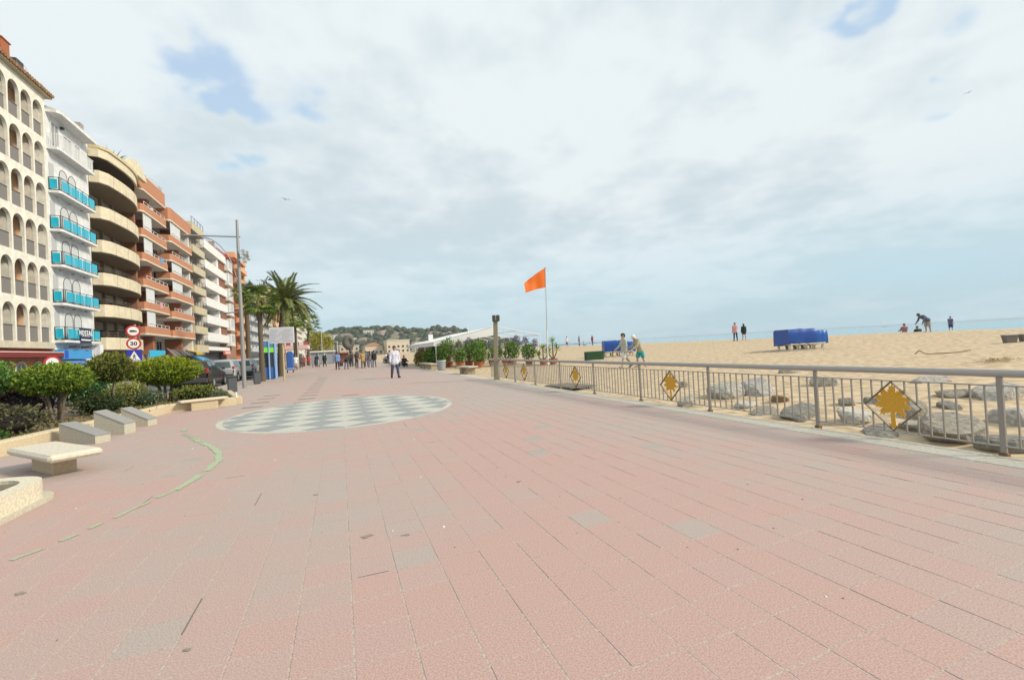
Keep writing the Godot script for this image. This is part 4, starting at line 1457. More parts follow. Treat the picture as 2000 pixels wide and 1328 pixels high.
	pbox("sign_band", t, mat(0.72, 0.70, 0.72, 0.6), 0.6, 0.7, 1.75, 2.19, -4.2, 0.0)
	var cl := MB.new()
	for i in 5: cl.qa(Vector3(0.5, 3.3 - 0.2 * (i % 2), -4.9 - i * 1.6), Vector3(0.5, 3.1, -6.4 - i * 1.6), Vector3(1.3, 2.3, -6.4 - i * 1.6), Vector3(1.3, 2.4, -4.9 - i * 1.6), Vector3.UP)
	part("shop_awning", cl, mat(0.20, 0.18, 0.18, 0.9, "plaster"), t, "grey shop awning")

func corner_building() -> void:
	var z0 := -67.9
	var L := 8.1
	var t := bld("cream_corner_building", "cream building with small parapet balconies topped by black railings", "apartment building", -18.1, z0)
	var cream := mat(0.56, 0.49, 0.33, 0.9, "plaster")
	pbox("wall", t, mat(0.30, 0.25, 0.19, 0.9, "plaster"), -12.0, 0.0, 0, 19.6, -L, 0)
	var ys := [2.95, 5.42, 8.0, 10.7, 13.35, 16.0, 18.9]
	for k in 7:
		var y: float = ys[k]
		var pl := [Vector2(0.02, -0.3), Vector2(1.05, -0.3), Vector2(1.05, -L + 2.2), Vector2(0.02, -L + 2.2)]
		slab_poly(t, "balcony_slab", pl, y - 0.15, y + 0.02, mat(0.45, 0.42, 0.36, 0.9, "plaster"))
		ribbon(t, "parapet", [Vector2(0.02, -0.38), Vector2(0.98, -0.38), Vector2(0.98, -L + 2.28), Vector2(0.02, -L + 2.28)], 0.14, y, y + 0.85, cream)
		rail_bars(t, mat(0.05, 0.05, 0.05, 0.6), [Vector3(0.98, 0, -0.5), Vector3(0.98, 0, -L + 2.3)], y + 0.85, 0.75, 1.3, 0.025)
		if k < 6:
			window(t, 0.03, -1.6, y + 0.1, 1.4, 2.0, mat(0.4, 0.36, 0.3, 0.7), glass_dark(), 0.3, mat(0.35, 0.28, 0.2, 0.8))
			window(t, 0.03, -4.2, y + 0.1, 1.4, 2.0, mat(0.4, 0.36, 0.3, 0.7), glass_dark())
			pbox("brown_panel", t, mat(0.27, 0.12, 0.06, 0.9), 0.004, 0.05, y + 0.1, y + 2.3, -0.8, -0.1)
			pbox("white_pier", t, mat(0.68, 0.66, 0.6, 0.9), 0.004, 0.4, y + 0.85, y + 2.4, -L + 2.2, -L + 2.5)
	pbox("shop_front", t, mat(0.02, 0.022, 0.03, 0.4), 0.004, 0.05, 0, 2.6, -L, 0)
	var aw := MB.new()
	aw.qa(Vector3(0.1, 2.5, 0.6), Vector3(0.1, 2.5, -3.6), Vector3(1.8, 1.8, -3.6), Vector3(1.8, 1.8, 0.6), Vector3.UP)
	aw.box(Vector3(1.8, 1.68, -1.5), Vector3(0.02, 0.24, 4.2))
	part("awning", aw, mat(0.06, 0.33, 0.62, 0.8), t, "light blue shop awning")
	for z in [0.5, -3.5]: pbox("awning_post", t, mat(0.75, 0.77, 0.8, 0.6), 1.72, 1.82, 0, 1.82, z - 0.05, z + 0.05)
	var yl := MB.new()
	yl.qa(Vector3(0.1, 3.2, 2.2), Vector3(0.1, 3.2, -0.4), Vector3(1.6, 2.75, -0.4), Vector3(1.6, 2.75, 2.2), Vector3.UP)
	yl.box(Vector3(1.6, 2.6, 0.9), Vector3(0.02, 0.3, 2.6))
	part("awning", yl, mat(0.55, 0.36, 0.02, 0.8), t, "yellow awning")

func band_building() -> void:
	var z0 := -76.0
	var L := 13.4
	var t := bld("white_band_building", "building with white balcony bands between brown brick panels", "apartment building", -18.1, z0)
	var white := mat(0.78, 0.78, 0.76, 0.85, "plaster")
	pbox("wall", t, mat(0.45, 0.43, 0.40, 0.9, "plaster"), -12.0, -0.9, 0, 18.6, -L, 0)
	var ys := [3.2, 4.55, 7.15, 9.7, 12.4, 15.2, 18.1]
	for k in 7:
		var y: float = ys[k]
		pbox("white_band", t, white, -0.1, 0.5, y, y + (1.25 if k else 0.55), -L, -0.02)
		pbox("balcony_slab", t, white, -0.9, -0.1, y - 0.05, y + 0.1, -L, -0.02)
		if k and k < 6:
			var top: float = ys[k + 1]
			pbox("brick_panel", t, mat(0.29, 0.125, 0.07, 0.9, "fine"), -0.9, 0.2, y + 1.25, top, -L, -L + 4.2)
			pbox("pier", t, white, -0.9, 0.2, y + 1.25, top, -L + 4.2, -L + 5.2)
			window(t, -0.86, -3.0, y + 0.2, 2.2, 2.1, mat(0.35, 0.33, 0.3, 0.7), glass_dark(), 0.25, mat(0.5, 0.48, 0.44, 0.8))
			window(t, -0.86, -6.2, y + 0.2, 1.8, 2.1, mat(0.35, 0.33, 0.3, 0.7), glass_dark())
	rail_bars(t, mat(0.4, 0.42, 0.45, 0.6), [Vector3(0.3, 0, -0.2), Vector3(0.3, 0, -L)], 19.35, 0.7, 0.6, 0.02)
	pbox("shop_front", t, mat(0.02, 0.02, 0.025, 0.4), -0.85, -0.8, 0, 3.1, -L, 0)
	pbox("shop_sign", t, mat(0.55, 0.16, 0.13, 0.7), 0.55, 0.75, 2.55, 3.2, -L + 0.5, -L + 5.0)
	pbox("sign_lettering_band", t, mat(0.75, 0.5, 0.45, 0.7), 0.75, 0.76, 2.7, 3.0, -L + 1.0, -L + 4.5)

func bay_window_building() -> void:
	var z0 := -89.4
	var L := 7.6
	var t := bld("red_roof_building", "narrow brown building with stacked white bay windows under a red hipped roof", "apartment building", -18.1, z0)
	var brown := mat(0.36, 0.20, 0.13, 0.9, "fine")
	pbox("wall", t, brown, -12.0, 0.0, 0, 19.6, -L, 0)
	var ys := [4.2, 6.9, 9.5, 12.1, 14.8, 17.3]
	for y in ys:
		pbox("bay", t, mat(0.70, 0.70, 0.70, 0.85, "plaster"), 0.0, 0.7, y, y + 1.95, -3.6, -0.2)
		pbox("bay_sill", t, mat(0.6, 0.52, 0.42, 0.85), 0.0, 0.78, y - 0.16, y - 0.004, -3.7, -0.1)
		window(t, 0.72, -1.9, y + 0.5, 2.4, 1.35, mat(0.7, 0.7, 0.7, 0.7), mat(0.4, 0.43, 0.46, 0.2))
		window(t, 0.03, -5.6, y + 0.2, 1.4, 1.7, mat(0.7, 0.7, 0.7, 0.7), glass_dark())
	var m := MB.new()
	var a := [Vector3(1.0, 19.6, 0.2), Vector3(1.0, 19.6, -4.2), Vector3(-5, 19.6, -4.2), Vector3(-5, 19.6, 0.2)]
	var p1 := Vector3(-1.2, 21.5, -2.0)
	var p2 := Vector3(-4, 21.5, -2.0)
	m.qa(a[0], a[1], p1, p1, Vector3.RIGHT)
	m.qa(a[0], p1, p2, a[3], Vector3.BACK)
	m.qa(a[1], p1, p2, a[2], Vector3.FORWARD)
	m.box(Vector3(-2, 19.45, -2), Vector3(6.2, 0.3, 4.6))
	part("roof", m, mat(0.45, 0.055, 0.04, 0.85, "fine"), t, "red hipped roof")
	pbox("chimney", t, brown, -2.0, -1.2, 20.6, 22.1, -0.6, 0.1)

func orange_building() -> void:
	var z0 := -97.0
	var L := 10.6
	var t := bld("orange_balcony_building", "bright orange building with stacked peach balcony fronts", "apartment building", -18.1, z0)
	var org := mat(0.56, 0.15, 0.035, 0.9, "plaster")
	pbox("wall", t, org, -12.0, -0.5, 0, 21.0, -L, 0)
	pbox("yellow_pier", t, mat(0.55, 0.40, 0.18, 0.9), -0.5, 0.3, 0, 21.4, -L, -L + 1.4)
	for k in 7:
		var y := 3.6 + k * 2.55
		pbox("balcony_front", t, mat(0.68, 0.38, 0.22, 0.9), 0.3, 0.9, y, y + 0.85, -L + 1.5, -0.3)
		pbox("balcony_slab", t, mat(0.7, 0.5, 0.36, 0.9), -0.5, 0.3, y, y + 0.12, -L + 1.5, -0.3)
		window(t, -0.46, -2.4, y + 0.2, 1.8, 1.9, mat(0.3, 0.1, 0.04, 0.8), glass_dark(), 0.3, org)
		window(t, -0.46, -6.0, y + 0.2, 1.8, 1.9, mat(0.3, 0.1, 0.04, 0.8), glass_dark(), 0.2, org)
	pbox("roof_parapet", t, mat(0.66, 0.36, 0.2, 0.9), -1, 0.5, 21.0, 22.0, -L, 0)

func plain_block(called: String, label: String, fx: float, z0: float, L: float, h: float, wall: Material, band: Material, floors: int, bays: int, y0 := 3.2) -> Node3D:
	var t := bld(called, label, "apartment building", fx, z0)
	pbox("wall", t, wall, -10, 0, 0, h, -L, 0)
	for k in floors:
		var y := y0 + k * (h - y0) / floors
		pbox("balcony_front", t, band, 0.0, 0.9, y, y + 0.95, -L + 0.3, -0.3)
		for b in bays:
			window(t, 0.03, -L * (b + 0.5) / bays, y + 0.1, minf(2.0, L / bays * 0.6), 1.9, mat(0.5, 0.47, 0.42, 0.8), glass_dark(), 0.3, band)
	# window wall facing along the street
	for k in floors:
		var y := y0 + k * (h - y0) / floors
		for b in 2: pbox("side_window", t, glass_dark(), -3.6 - b * 3.0, -2.4 - b * 3.0, y + 0.8, y + 2.0, 0.0, 0.03)
	pbox("roof_parapet", t, band, -9.8, 0.1, h, h + 0.5, -L, 0)
	pbox("shop_front", t, mat(0.06, 0.06, 0.065, 0.5), 0.0, 0.05, 0.0, 2.6, -L + 0.3, -0.3)
	return t

func house(called: String, label: String, at: Vector3, s: Vector3, turn: float, wall: Material, flat := false) -> void:
	var t := thing(called, label, "house", at, turn, "houses at the far end of the bay")
	pbox("wall", t, wall, -s.x / 2, s.x / 2, -4, s.y, -s.z / 2, s.z / 2)
	if flat:
		pbox("roof", t, mat(0.6, 0.57, 0.52, 0.9), -s.x / 2 - 0.3, s.x / 2 + 0.3, s.y, s.y + 0.5, -s.z / 2 - 0.3, s.z / 2 + 0.3)
	else:
		var m := MB.new()
		m.prism(PackedVector2Array([Vector2(-s.x / 2 - 0.6, s.y), Vector2(s.x / 2 + 0.6, s.y), Vector2(0, s.y + s.x * 0.2)]), Transform3D(Basis.IDENTITY, Vector3(0, 0, -s.z / 2 - 0.4)), s.z + 0.8)
		part("roof", m, mat(0.42, 0.22, 0.14, 0.9), t)
	var fl := maxi(1, int(s.y / 3.2))
	var nb := maxi(2, int(s.x / 3.0))
	for k in fl:
		for b in nb:
			var xc := -s.x / 2 + s.x * (b + 0.5) / nb
			pbox("window", t, glass_dark(), xc - 0.7, xc + 0.7, k * 3.1 + 1.0, k * 3.1 + 2.4, s.z / 2, s.z / 2 + 0.06)

func town() -> void:
	arcade_building()
	hostel_building()
	curved_building()
	brick_building()
	corner_building()
	band_building()
	bay_window_building()
	orange_building()
	plain_block("grey_block", "pale grey flat block behind the palm trunks", -18.1, -108.5, 17.0, 16.5, mat(0.52, 0.55, 0.58, 0.9, "plaster"), mat(0.46, 0.49, 0.52, 0.9), 6, 4)
	plain_block("dark_block", "shaded grey brown block with balconies past the pale grey block", -18.1, -126.0, 16.0, 15.0, mat(0.32, 0.31, 0.28, 0.9, "plaster"), mat(0.42, 0.41, 0.38, 0.9), 5, 4)
	plain_block("peach_block", "cream block with orange balcony bands seen between two palms", -18.1, -142.5, 48.0, 21.5, mat(0.68, 0.55, 0.40, 0.9, "plaster"), mat(0.70, 0.42, 0.24, 0.9), 7, 7)
	plain_block("cream_block", "long cream block farther down the street behind the white information board", -18.1, -191.0, 66.0, 19.0, mat(0.66, 0.58, 0.46, 0.9, "plaster"), mat(0.68, 0.62, 0.55, 0.9), 6, 7)
	plain_block("white_tower", "tall plain white block at the far end of the street", -19.5, -300.0, 60.0, 33.0, mat(0.80, 0.78, 0.70, 0.9, "plaster"), mat(0.78, 0.77, 0.72, 0.9), 9, 4)
	# hill across the bay
	var xs := [-420.0, -260.0, -120.0, -60.0, -32.0, -15.0, 0.0, 22.0, 45.0, 67.0, 89.0, 104.0, 127.0, 149.0, 171.0, 186.0, 201.0, 223.0, 260.0, 300.0]
	var hs := [20.0, 26.0, 30.0, 33.0, 35.0, 37.0, 38.0, 39.0, 39.5, 39.5, 36.0, 32.0, 32.0, 33.0, 30.0, 25.0, 18.0, 9.0, -2.0, -4.0]
	var fn := FastNoiseLite.new()
	fn.seed = 2; fn.frequency = 0.018; fn.fractal_octaves = 4
	var H := func(x: float, z: float) -> float:
		var b := 0.0
		for i in xs.size() - 1:
			if x >= xs[i] and x <= xs[i + 1]: b = lerpf(hs[i], hs[i + 1], (x - xs[i]) / (xs[i + 1] - xs[i]))
		var zr := -760.0 + x * 0.40
		var d := (z - zr)
		var k := smoothstep(190.0, 10.0, d) if d > 0 else smoothstep(-260.0, -20.0, d)
		return b * k + fn.get_noise_2d(x, z) * 7.0 * k - 0.3
	var m := MB.new()
	var gx := 46
	var gz := 24
	var hp: Array = []
	for i in gx + 1:
		var r: Array = []
		for j in gz + 1:
			var x := -420.0 + 720.0 * i / gx
			var z := -760.0 + x * 0.40 + 210.0 - 470.0 * j / gz
			r.append(Vector3(x, H.call(x, z), z))
		hp.append(r)
	for i in gx:
		for j in gz:
			var n0: Vector3 = (hp[i + 1][j] - hp[i][j]).cross(hp[i][j + 1] - hp[i][j]).normalized()
			if n0.y < 0: n0 = -n0
			m.quad(hp[i][j], hp[i + 1][j], hp[i + 1][j + 1], hp[i][j + 1], n0)
	struct("hill", m, mat(0.26, 0.22, 0.15, 0.95, "sand"), "wooded hill across the bay at the end of the promenade")
	rg.seed = 41
	var bl := MB.new()
	for i in 70:
		var d := Vector3(rg.randfn(), absf(rg.randfn()) * 0.8 + 0.05, rg.randfn()).normalized()
		var w := Vector3(rg.randfn(), rg.randfn(), rg.randfn()).cross(d).normalized()
		var g := rg.randf_range(0.7, 1.15)
		bl.col = Color(g, g, g)
		bl.quad(d * 0.85 + w * 0.3 + d.cross(w) * 0.3, d + w * 0.3 - d.cross(w) * 0.3, d * 0.9 - w * 0.3 - d.cross(w) * 0.3, d - w * 0.3 + d.cross(w) * 0.3, d)
	var mm := MultiMesh.new()
	mm.transform_format = MultiMesh.TRANSFORM_3D
	mm.use_colors = true
	mm.mesh = bl.mesh()
	var list: Array = []
	for i in 5200:
		var x := rg.randf_range(-140, 225)
		var z: float = -760.0 + x * 0.40 + rg.randf_range(-70, 185)
		if fn.get_noise_2d(x * 2.2 + 70, z * 2.2) < -0.02: continue
		var y: float = H.call(x, z)
		if y < 2: continue
		var s := rg.randf_range(1.8, 4.2)
		list.append([Transform3D(Basis(Vector3.UP, rg.randf() * TAU).scaled(Vector3(s, s * rg.randf_range(0.7, 1.1), s)), Vector3(x, y + s * 0.4, z)), Color(0.075, 0.095, 0.05).lerp(Color(0.15, 0.155, 0.085), rg.randf())])
	mm.instance_count = list.size()
	for i in list.size():
		mm.set_instance_transform(i, list[i][0])
		mm.set_instance_color(i, list[i][1])
	var mi := MultiMeshInstance3D.new()
	mi.name = "hillside_woodland"
	mi.multimesh = mm
	mi.material_override = mat(1, 1, 1, 0.9, "", 0.0, true)
	add_child(mi)
	tag(mi, "dark green pine woodland covering the hill across the bay", "woodland", "", "stuff")
	m = MB.new()
	var far := [Vector2(-900, 0), Vector2(-820, 60), Vector2(-640, 110), Vector2(-420, 150), Vector2(-250, 120), Vector2(-120, 70), Vector2(60, 20), Vector2(150, 0)]
	for i in far.size() - 1:
		var a: Vector2 = far[i]
		var b: Vector2 = far[i + 1]
		m.qa(Vector3(a.x, 0, -2000), Vector3(b.x, 0, -2000), Vector3(b.x, b.y, -2500), Vector3(a.x, a.y, -2500), Vector3(0, 1, 1))
	struct("distant_hill", m, mat(0.06, 0.075, 0.06, 0.95), "low blue hill far behind the town")
	# scars of bare pink rock and villas on the slope
	var sc := [[30, -640, 9, "leftmost pink bare scar on the hillside"], [58, -655, 11, "pink cliff scar in the middle of the hillside"], [120, -640, 8, "pinkish bare rock scar on the right of the hill"], [146, -625, 7, "pale bare rock scar nearest the tent roof"]]
	for s in sc:
		var o := MeshInstance3D.new()
		o.name = numbered("rock_scar")
		o.mesh = rock_mesh(s[0], Vector3(s[2], s[2] * 1.3, s[2] * 0.8))
		o.material_override = mat(0.42, 0.30, 0.25, 0.95, "stone")
		add_child(o)
		o.position = Vector3(s[0], H.call(s[0], s[1]) + 1.0, s[1])
		tag(o, s[3], "rock outcrop", "bare scars on the hill")
	var vl := [[-16, -690, 7, "white villa high on the left of the hill"], [-6, -680, 6, "cream villa beside the white villa on the left hilltop"], [40, -675, 10, "large grey white villa on the hill's middle"], [18, -650, 6, "small villa low on the hill left of the grey white villa"], [76, -720, 8, "villa hidden among trees at the hilltop"], [160, -670, 6, "white villa on the hill's right shoulder"]]
	for v in vl:
		house("hillside_villa", v[3], Vector3(v[0], H.call(v[0], v[1]) + 1.0, v[1]), Vector3(v[2] * 1.4, v[2] * 0.75, v[2]), 0.1, mat(0.62, 0.60, 0.56, 0.9), true)
	var hw := [[22, -330, 12, 6, 0.60, 0.52, 0.40, "low cream house at the far end of the beach"], [38, -325, 16, 9, 0.62, 0.54, 0.42, "long cream house directly behind the walking man's head"], [57, -335, 12, 7, 0.66, 0.60, 0.52, "pale house right of the walking man"], [74, -330, 13, 5, 0.58, 0.54, 0.48, "low grey cream house behind the green bushes"], [6, -340, 13, 7, 0.55, 0.47, 0.36, "ochre house behind the dark ring sculpture"], [-9, -345, 10, 8, 0.5, 0.46, 0.4, "grey house left of the ring sculpture"]]
	for h in hw:
		house("seafront_house", h[7], Vector3(h[0], 0.6, h[1]), Vector3(h[2], h[3], 9), 0.15, mat(h[4], h[5], h[6], 0.9, "plaster"), h[3] > 6)

# ---------------------------------------------------------------- greenery
func foliage(m: MB, ctr: Vector3, rad: Vector3, n: int, size: float, c0: Color, c1: Color, sd: int, fill := 0.28, flat := 0.0) -> void:
	var r := RandomNumberGenerator.new()
	r.seed = sd
	var f := FastNoiseLite.new()
	f.seed = sd; f.frequency = 1.6; f.fractal_octaves = 2
	for i in n:
		var d := Vector3(r.randfn(), r.randfn(), r.randfn()).normalized()
		if d.y < -0.3 and r.randf() < flat: d.y = -d.y
		var k := pow(r.randf(), fill) * (1.0 + 0.34 * f.get_noise_3d(d.x * 1.3, d.y * 1.3, d.z * 1.3))
		var p := ctr + d * rad * k
		var dir := (d + Vector3(r.randfn(), r.randfn() + 0.3, r.randfn()) * 0.75).normalized()
		var wd := dir.cross(Vector3(r.randfn(), r.randfn(), r.randfn())).normalized()
		var t := clampf(0.5 + f.get_noise_3d(d.x * 3, d.y * 3, d.z * 3) * 0.9 + r.randfn() * 0.22, 0, 1)
		m.col = c0.lerp(c1, t)
		m.leaf(p, dir, wd, size * r.randf_range(0.7, 1.3), size * 0.55)

func shrub_tree(called: String, label: String, at: Vector3, cr: Vector3, ch: float, n: int, sd: int, c0: Color, c1: Color, stems: Array, cat := "tree", group := "") -> void:
	var t := thing(called, label, cat, at, 0.0, group)
	var r := RandomNumberGenerator.new()
	r.seed = sd
	for s in stems:
		var m := MB.new()
		var a := Vector3(s[0], 0, s[1])
		var b := Vector3(s[0] * 1.6 + r.randf_range(-0.05, 0.05), ch * 0.5, s[1] * 1.6)
		var c := Vector3(s[0] * 3.2, ch - cr.y * 0.3, s[1] * 3.2)
		m.tube([a, b, c], [s[2], s[2] * 0.8, s[2] * 0.5], 7)
		for q in 3:
			var an := r.randf() * TAU
			m.tube([b.lerp(c, 0.3 + 0.2 * q), c + Vector3(cos(an) * cr.x * 0.6, 0.1 * q, sin(an) * cr.z * 0.6)], [s[2] * 0.45, s[2] * 0.2], 5)
		part("trunk", m, mat(0.22, 0.17, 0.125, 0.95, "bark"), t)
	var m2 := MB.new()
	var f := FastNoiseLite.new()
	f.seed = sd; f.frequency = 2.2; f.fractal_octaves = 3
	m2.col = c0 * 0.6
	m2.ell(Vector3(0, ch, 0), Vector3(cr.x * 0.78, cr.y * 0.72, cr.z * 0.78), 14)
	for i in n * 2:
		var d := Vector3(r.randfn(), r.randfn(), r.randfn()).normalized()
		var yy := 1.0 if d.y > 0 else 0.8
		var k := pow(r.randf(), 0.10) * (1.0 + 0.26 * f.get_noise_3d(d.x, d.y, d.z))
		var p := Vector3(0, ch, 0) + d * cr * k * Vector3(1, yy, 1)
		var dir := (d + Vector3(r.randfn(), r.randfn() + 0.4, r.randfn()) * 0.7).normalized()
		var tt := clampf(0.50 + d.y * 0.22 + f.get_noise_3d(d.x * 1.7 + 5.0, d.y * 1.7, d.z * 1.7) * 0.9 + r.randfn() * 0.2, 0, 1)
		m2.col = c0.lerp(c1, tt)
		m2.leaf(p, dir, dir.cross(Vector3(r.randfn(), r.randfn(), r.randfn())).normalized(), 0.07 * r.randf_range(0.7, 1.3), 0.036)
	part("crown", m2, leafmat(), t)

func hedge(label: String, ctr: Vector3, rad: Vector3, n: int, size: float, ca: Color, cb: Color, sd: int, called := "shrub") -> void:
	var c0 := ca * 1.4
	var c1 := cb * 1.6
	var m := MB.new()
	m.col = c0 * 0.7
	m.ell(Vector3(0, rad.y * 0.9, 0), rad * 0.74, 12)
	foliage(m, Vector3(0, rad.y, 0), rad, n, size, c0, c1, sd, 0.2, 0.5)
	solo(called, m, leafmat(), label, "shrub", Vector3(ctr.x, ctr.y, ctr.z), 0.0, "shrubs in the planting bed")

func kerb_wall(par: Node, pts: Array, w: float, h: float, mt: Material) -> void:
	# a low wall of stones following points Vector2(x, z)
	for i in pts.size() - 1:
		var a: Vector2 = pts[i]
		var b: Vector2 = pts[i + 1]
		var d := b - a
		var k := maxi(1, roundi(d.length() / 0.75))
		for j in k:
			var p := a.lerp(b, (j + 0.5) / k)
			var m := MB.new()
			m.cbox(Vector3(p.x, h / 2 - 0.03, p.y), Vector3(d.length() / k - 0.006, h + 0.06, w), 0.03, Basis(Vector3.UP, atan2(-d.y, d.x)))
			part("kerb_stone", m, mt, par)

func beds() -> void:
	var stone := mat(0.60, 0.50, 0.34, 0.9, "stone")
	var t := thing("planting_bed", "long planting bed with tan stone kerb and dry soil beside the promenade", "planter")
	kerb_wall(t, [Vector2(-6.3, -8.7), Vector2(-5.62, -10.4), Vector2(-5.42, -11.8), Vector2(-4.9, -16.1)], 0.24, 0.26, stone)
	kerb_wall(t, [Vector2(-4.9, -16.15), Vector2(-3.25, -16.95)], 0.26, 0.25, stone)
	kerb_wall(t, [Vector2(-3.2, -17.1), Vector2(-4.3, -21.2)], 0.24, 0.25, stone)
	slab_poly(t, "soil", [Vector2(-6.2, -8.9), Vector2(-5.5, -10.5), Vector2(-4.85, -16.15), Vector2(-3.3, -17.0), Vector2(-4.4, -21.2), Vector2(-9.5, -24.0), Vector2(-9.5, -8.9)], -0.05, 0.17, mat(0.21, 0.155, 0.10, 0.95, "stone"))
	var m := MB.new()
	rg.seed = 5
	for i in 1500:
		var z := -rg.randf_range(9.5, 21.0)
		var x := lerpf(-5.6, -4.4, clampf((-z - 9.0) / 9.0, 0, 1)) - 0.1 - rg.randf() * 1.6
		m.col = Color(0.10, 0.14, 0.035).lerp(Color(0.24, 0.17, 0.08), rg.randf())
		var a := rg.randf() * TAU
		m.leaf(Vector3(x, 0.17, z), Vector3(cos(a), rg.randf_range(0.2, 1.6), sin(a)).normalized(), Vector3(-sin(a), 0, cos(a)), rg.randf_range(0.05, 0.16), 0.035)
	var gc := solo("ground_cover", m, leafmat(), "low weeds and dry leaves along the kerb of the planting bed", "ground cover")
	tag(gc, "", "", "", "stuff")
	# second planter, cut by the left edge of the photo
	t = thing("corner_planter", "pale planter with a rounded corner cut by the photo's left edge", "planter")
	var outl: Array = []
	for i in 9:
		var a := PI / 2 * i / 8.0
		outl.append(Vector2(-3.66, -6.4) + Vector2(cos(a), -sin(a)) * 0.45)
	var front: Array = [Vector2(-3.21, -3.6)]
	front.append_array(outl)
	front.append(Vector2(-6.2, -6.85))
	ribbon(t, "kerb", front, 0.17, -0.02, 0.23, mat(0.68, 0.62, 0.48, 0.9, "stone"))
	var fo: Array = []
	for p in front: fo.append(p + Vector2(0.07, -0.07))
	ribbon(t, "kerb_foot", fo, 0.16, -0.02, 0.035, mat(0.55, 0.50, 0.40, 0.9, "stone"))
	var soil: Array = front.duplicate()
	soil.append(Vector2(-6.2, -3.6))
	slab_poly(t, "soil", soil, 0.0, 0.19, mat(0.20, 0.16, 0.115, 0.95, "stone"))
	m = MB.new()
	for i in 260:
		var a := rg.randf() * TAU
		m.col = Color(0.14, 0.13, 0.08).lerp(Color(0.33, 0.30, 0.24), rg.randf())
		m.leaf(Vector3(rg.randf_range(-4.6, -3.3), 0.19, rg.randf_range(-6.7, -5.2)), Vector3(cos(a), rg.randf_range(0, 0.5), sin(a)).normalized(), Vector3(-sin(a), 0, cos(a)), 0.05, 0.02)
	part("wood_chips", m, leafmat(), t, "", "stuff")
	var g0 := Color(0.05, 0.10, 0.015)
	var g1 := Color(0.27, 0.36, 0.05)
	var y1 := Color(0.45, 0.38, 0.05)
	var tg := "clipped trees in the planting bed"
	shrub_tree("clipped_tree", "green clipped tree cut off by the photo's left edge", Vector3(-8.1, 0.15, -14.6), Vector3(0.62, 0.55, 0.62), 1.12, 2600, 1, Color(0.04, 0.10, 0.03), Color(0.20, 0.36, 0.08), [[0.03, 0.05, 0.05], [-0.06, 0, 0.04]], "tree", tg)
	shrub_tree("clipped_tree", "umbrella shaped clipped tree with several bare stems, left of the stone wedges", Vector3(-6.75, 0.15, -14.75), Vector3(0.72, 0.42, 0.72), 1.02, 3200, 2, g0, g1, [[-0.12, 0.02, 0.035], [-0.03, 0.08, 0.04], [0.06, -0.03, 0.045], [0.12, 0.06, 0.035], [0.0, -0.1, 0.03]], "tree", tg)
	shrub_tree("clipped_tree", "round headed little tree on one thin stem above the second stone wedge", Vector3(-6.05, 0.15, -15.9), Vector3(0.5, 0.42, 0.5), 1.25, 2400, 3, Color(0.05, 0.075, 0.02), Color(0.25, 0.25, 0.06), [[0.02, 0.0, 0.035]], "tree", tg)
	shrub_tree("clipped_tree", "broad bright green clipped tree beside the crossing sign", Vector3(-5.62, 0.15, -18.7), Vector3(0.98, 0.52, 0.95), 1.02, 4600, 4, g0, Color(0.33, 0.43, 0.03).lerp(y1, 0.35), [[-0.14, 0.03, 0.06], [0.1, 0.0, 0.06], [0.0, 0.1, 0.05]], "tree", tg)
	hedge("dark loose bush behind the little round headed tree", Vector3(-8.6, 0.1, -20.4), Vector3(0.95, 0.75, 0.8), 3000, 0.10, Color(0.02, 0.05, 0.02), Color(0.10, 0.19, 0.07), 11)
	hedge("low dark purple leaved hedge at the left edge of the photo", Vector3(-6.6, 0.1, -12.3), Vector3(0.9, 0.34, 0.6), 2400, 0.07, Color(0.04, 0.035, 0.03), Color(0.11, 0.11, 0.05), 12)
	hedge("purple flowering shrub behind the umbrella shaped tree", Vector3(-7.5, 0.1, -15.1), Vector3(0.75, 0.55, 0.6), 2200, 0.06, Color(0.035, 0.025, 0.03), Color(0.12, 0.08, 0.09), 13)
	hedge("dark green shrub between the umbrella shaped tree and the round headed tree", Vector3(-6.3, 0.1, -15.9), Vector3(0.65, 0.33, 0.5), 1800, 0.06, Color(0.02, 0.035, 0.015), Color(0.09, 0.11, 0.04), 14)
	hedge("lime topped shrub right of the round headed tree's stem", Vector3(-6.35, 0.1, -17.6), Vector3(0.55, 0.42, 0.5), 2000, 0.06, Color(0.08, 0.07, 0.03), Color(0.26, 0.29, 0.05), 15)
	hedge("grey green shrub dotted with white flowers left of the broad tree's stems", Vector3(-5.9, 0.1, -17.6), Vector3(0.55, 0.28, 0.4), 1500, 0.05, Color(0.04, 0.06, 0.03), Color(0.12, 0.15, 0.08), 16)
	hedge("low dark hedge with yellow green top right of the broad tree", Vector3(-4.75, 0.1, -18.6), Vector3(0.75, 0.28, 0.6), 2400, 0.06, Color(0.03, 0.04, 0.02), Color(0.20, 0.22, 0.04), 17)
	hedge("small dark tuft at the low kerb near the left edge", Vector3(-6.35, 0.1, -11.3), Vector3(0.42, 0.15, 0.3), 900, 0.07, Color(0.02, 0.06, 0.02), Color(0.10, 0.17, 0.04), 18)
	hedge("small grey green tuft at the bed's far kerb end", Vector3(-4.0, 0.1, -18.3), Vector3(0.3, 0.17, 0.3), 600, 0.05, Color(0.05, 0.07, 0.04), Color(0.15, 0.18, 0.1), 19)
	m = MB.new()
	for i in 12:
		var p := Vector3(-5.75, 0.1, -17.25) + Vector3(rg.randf_range(-0.4, 0.4), rg.randf_range(0.15, 0.5), rg.randf_range(-0.1, 0.15))
		m.ell(p, Vector3(0.016, 0.013, 0.016), 5)
	solo("flowers", m, mat(0.72, 0.66, 0.66, 0.8), "small white flowers on the grey green shrub left of the broad tree", "flowers")
	m = MB.new()
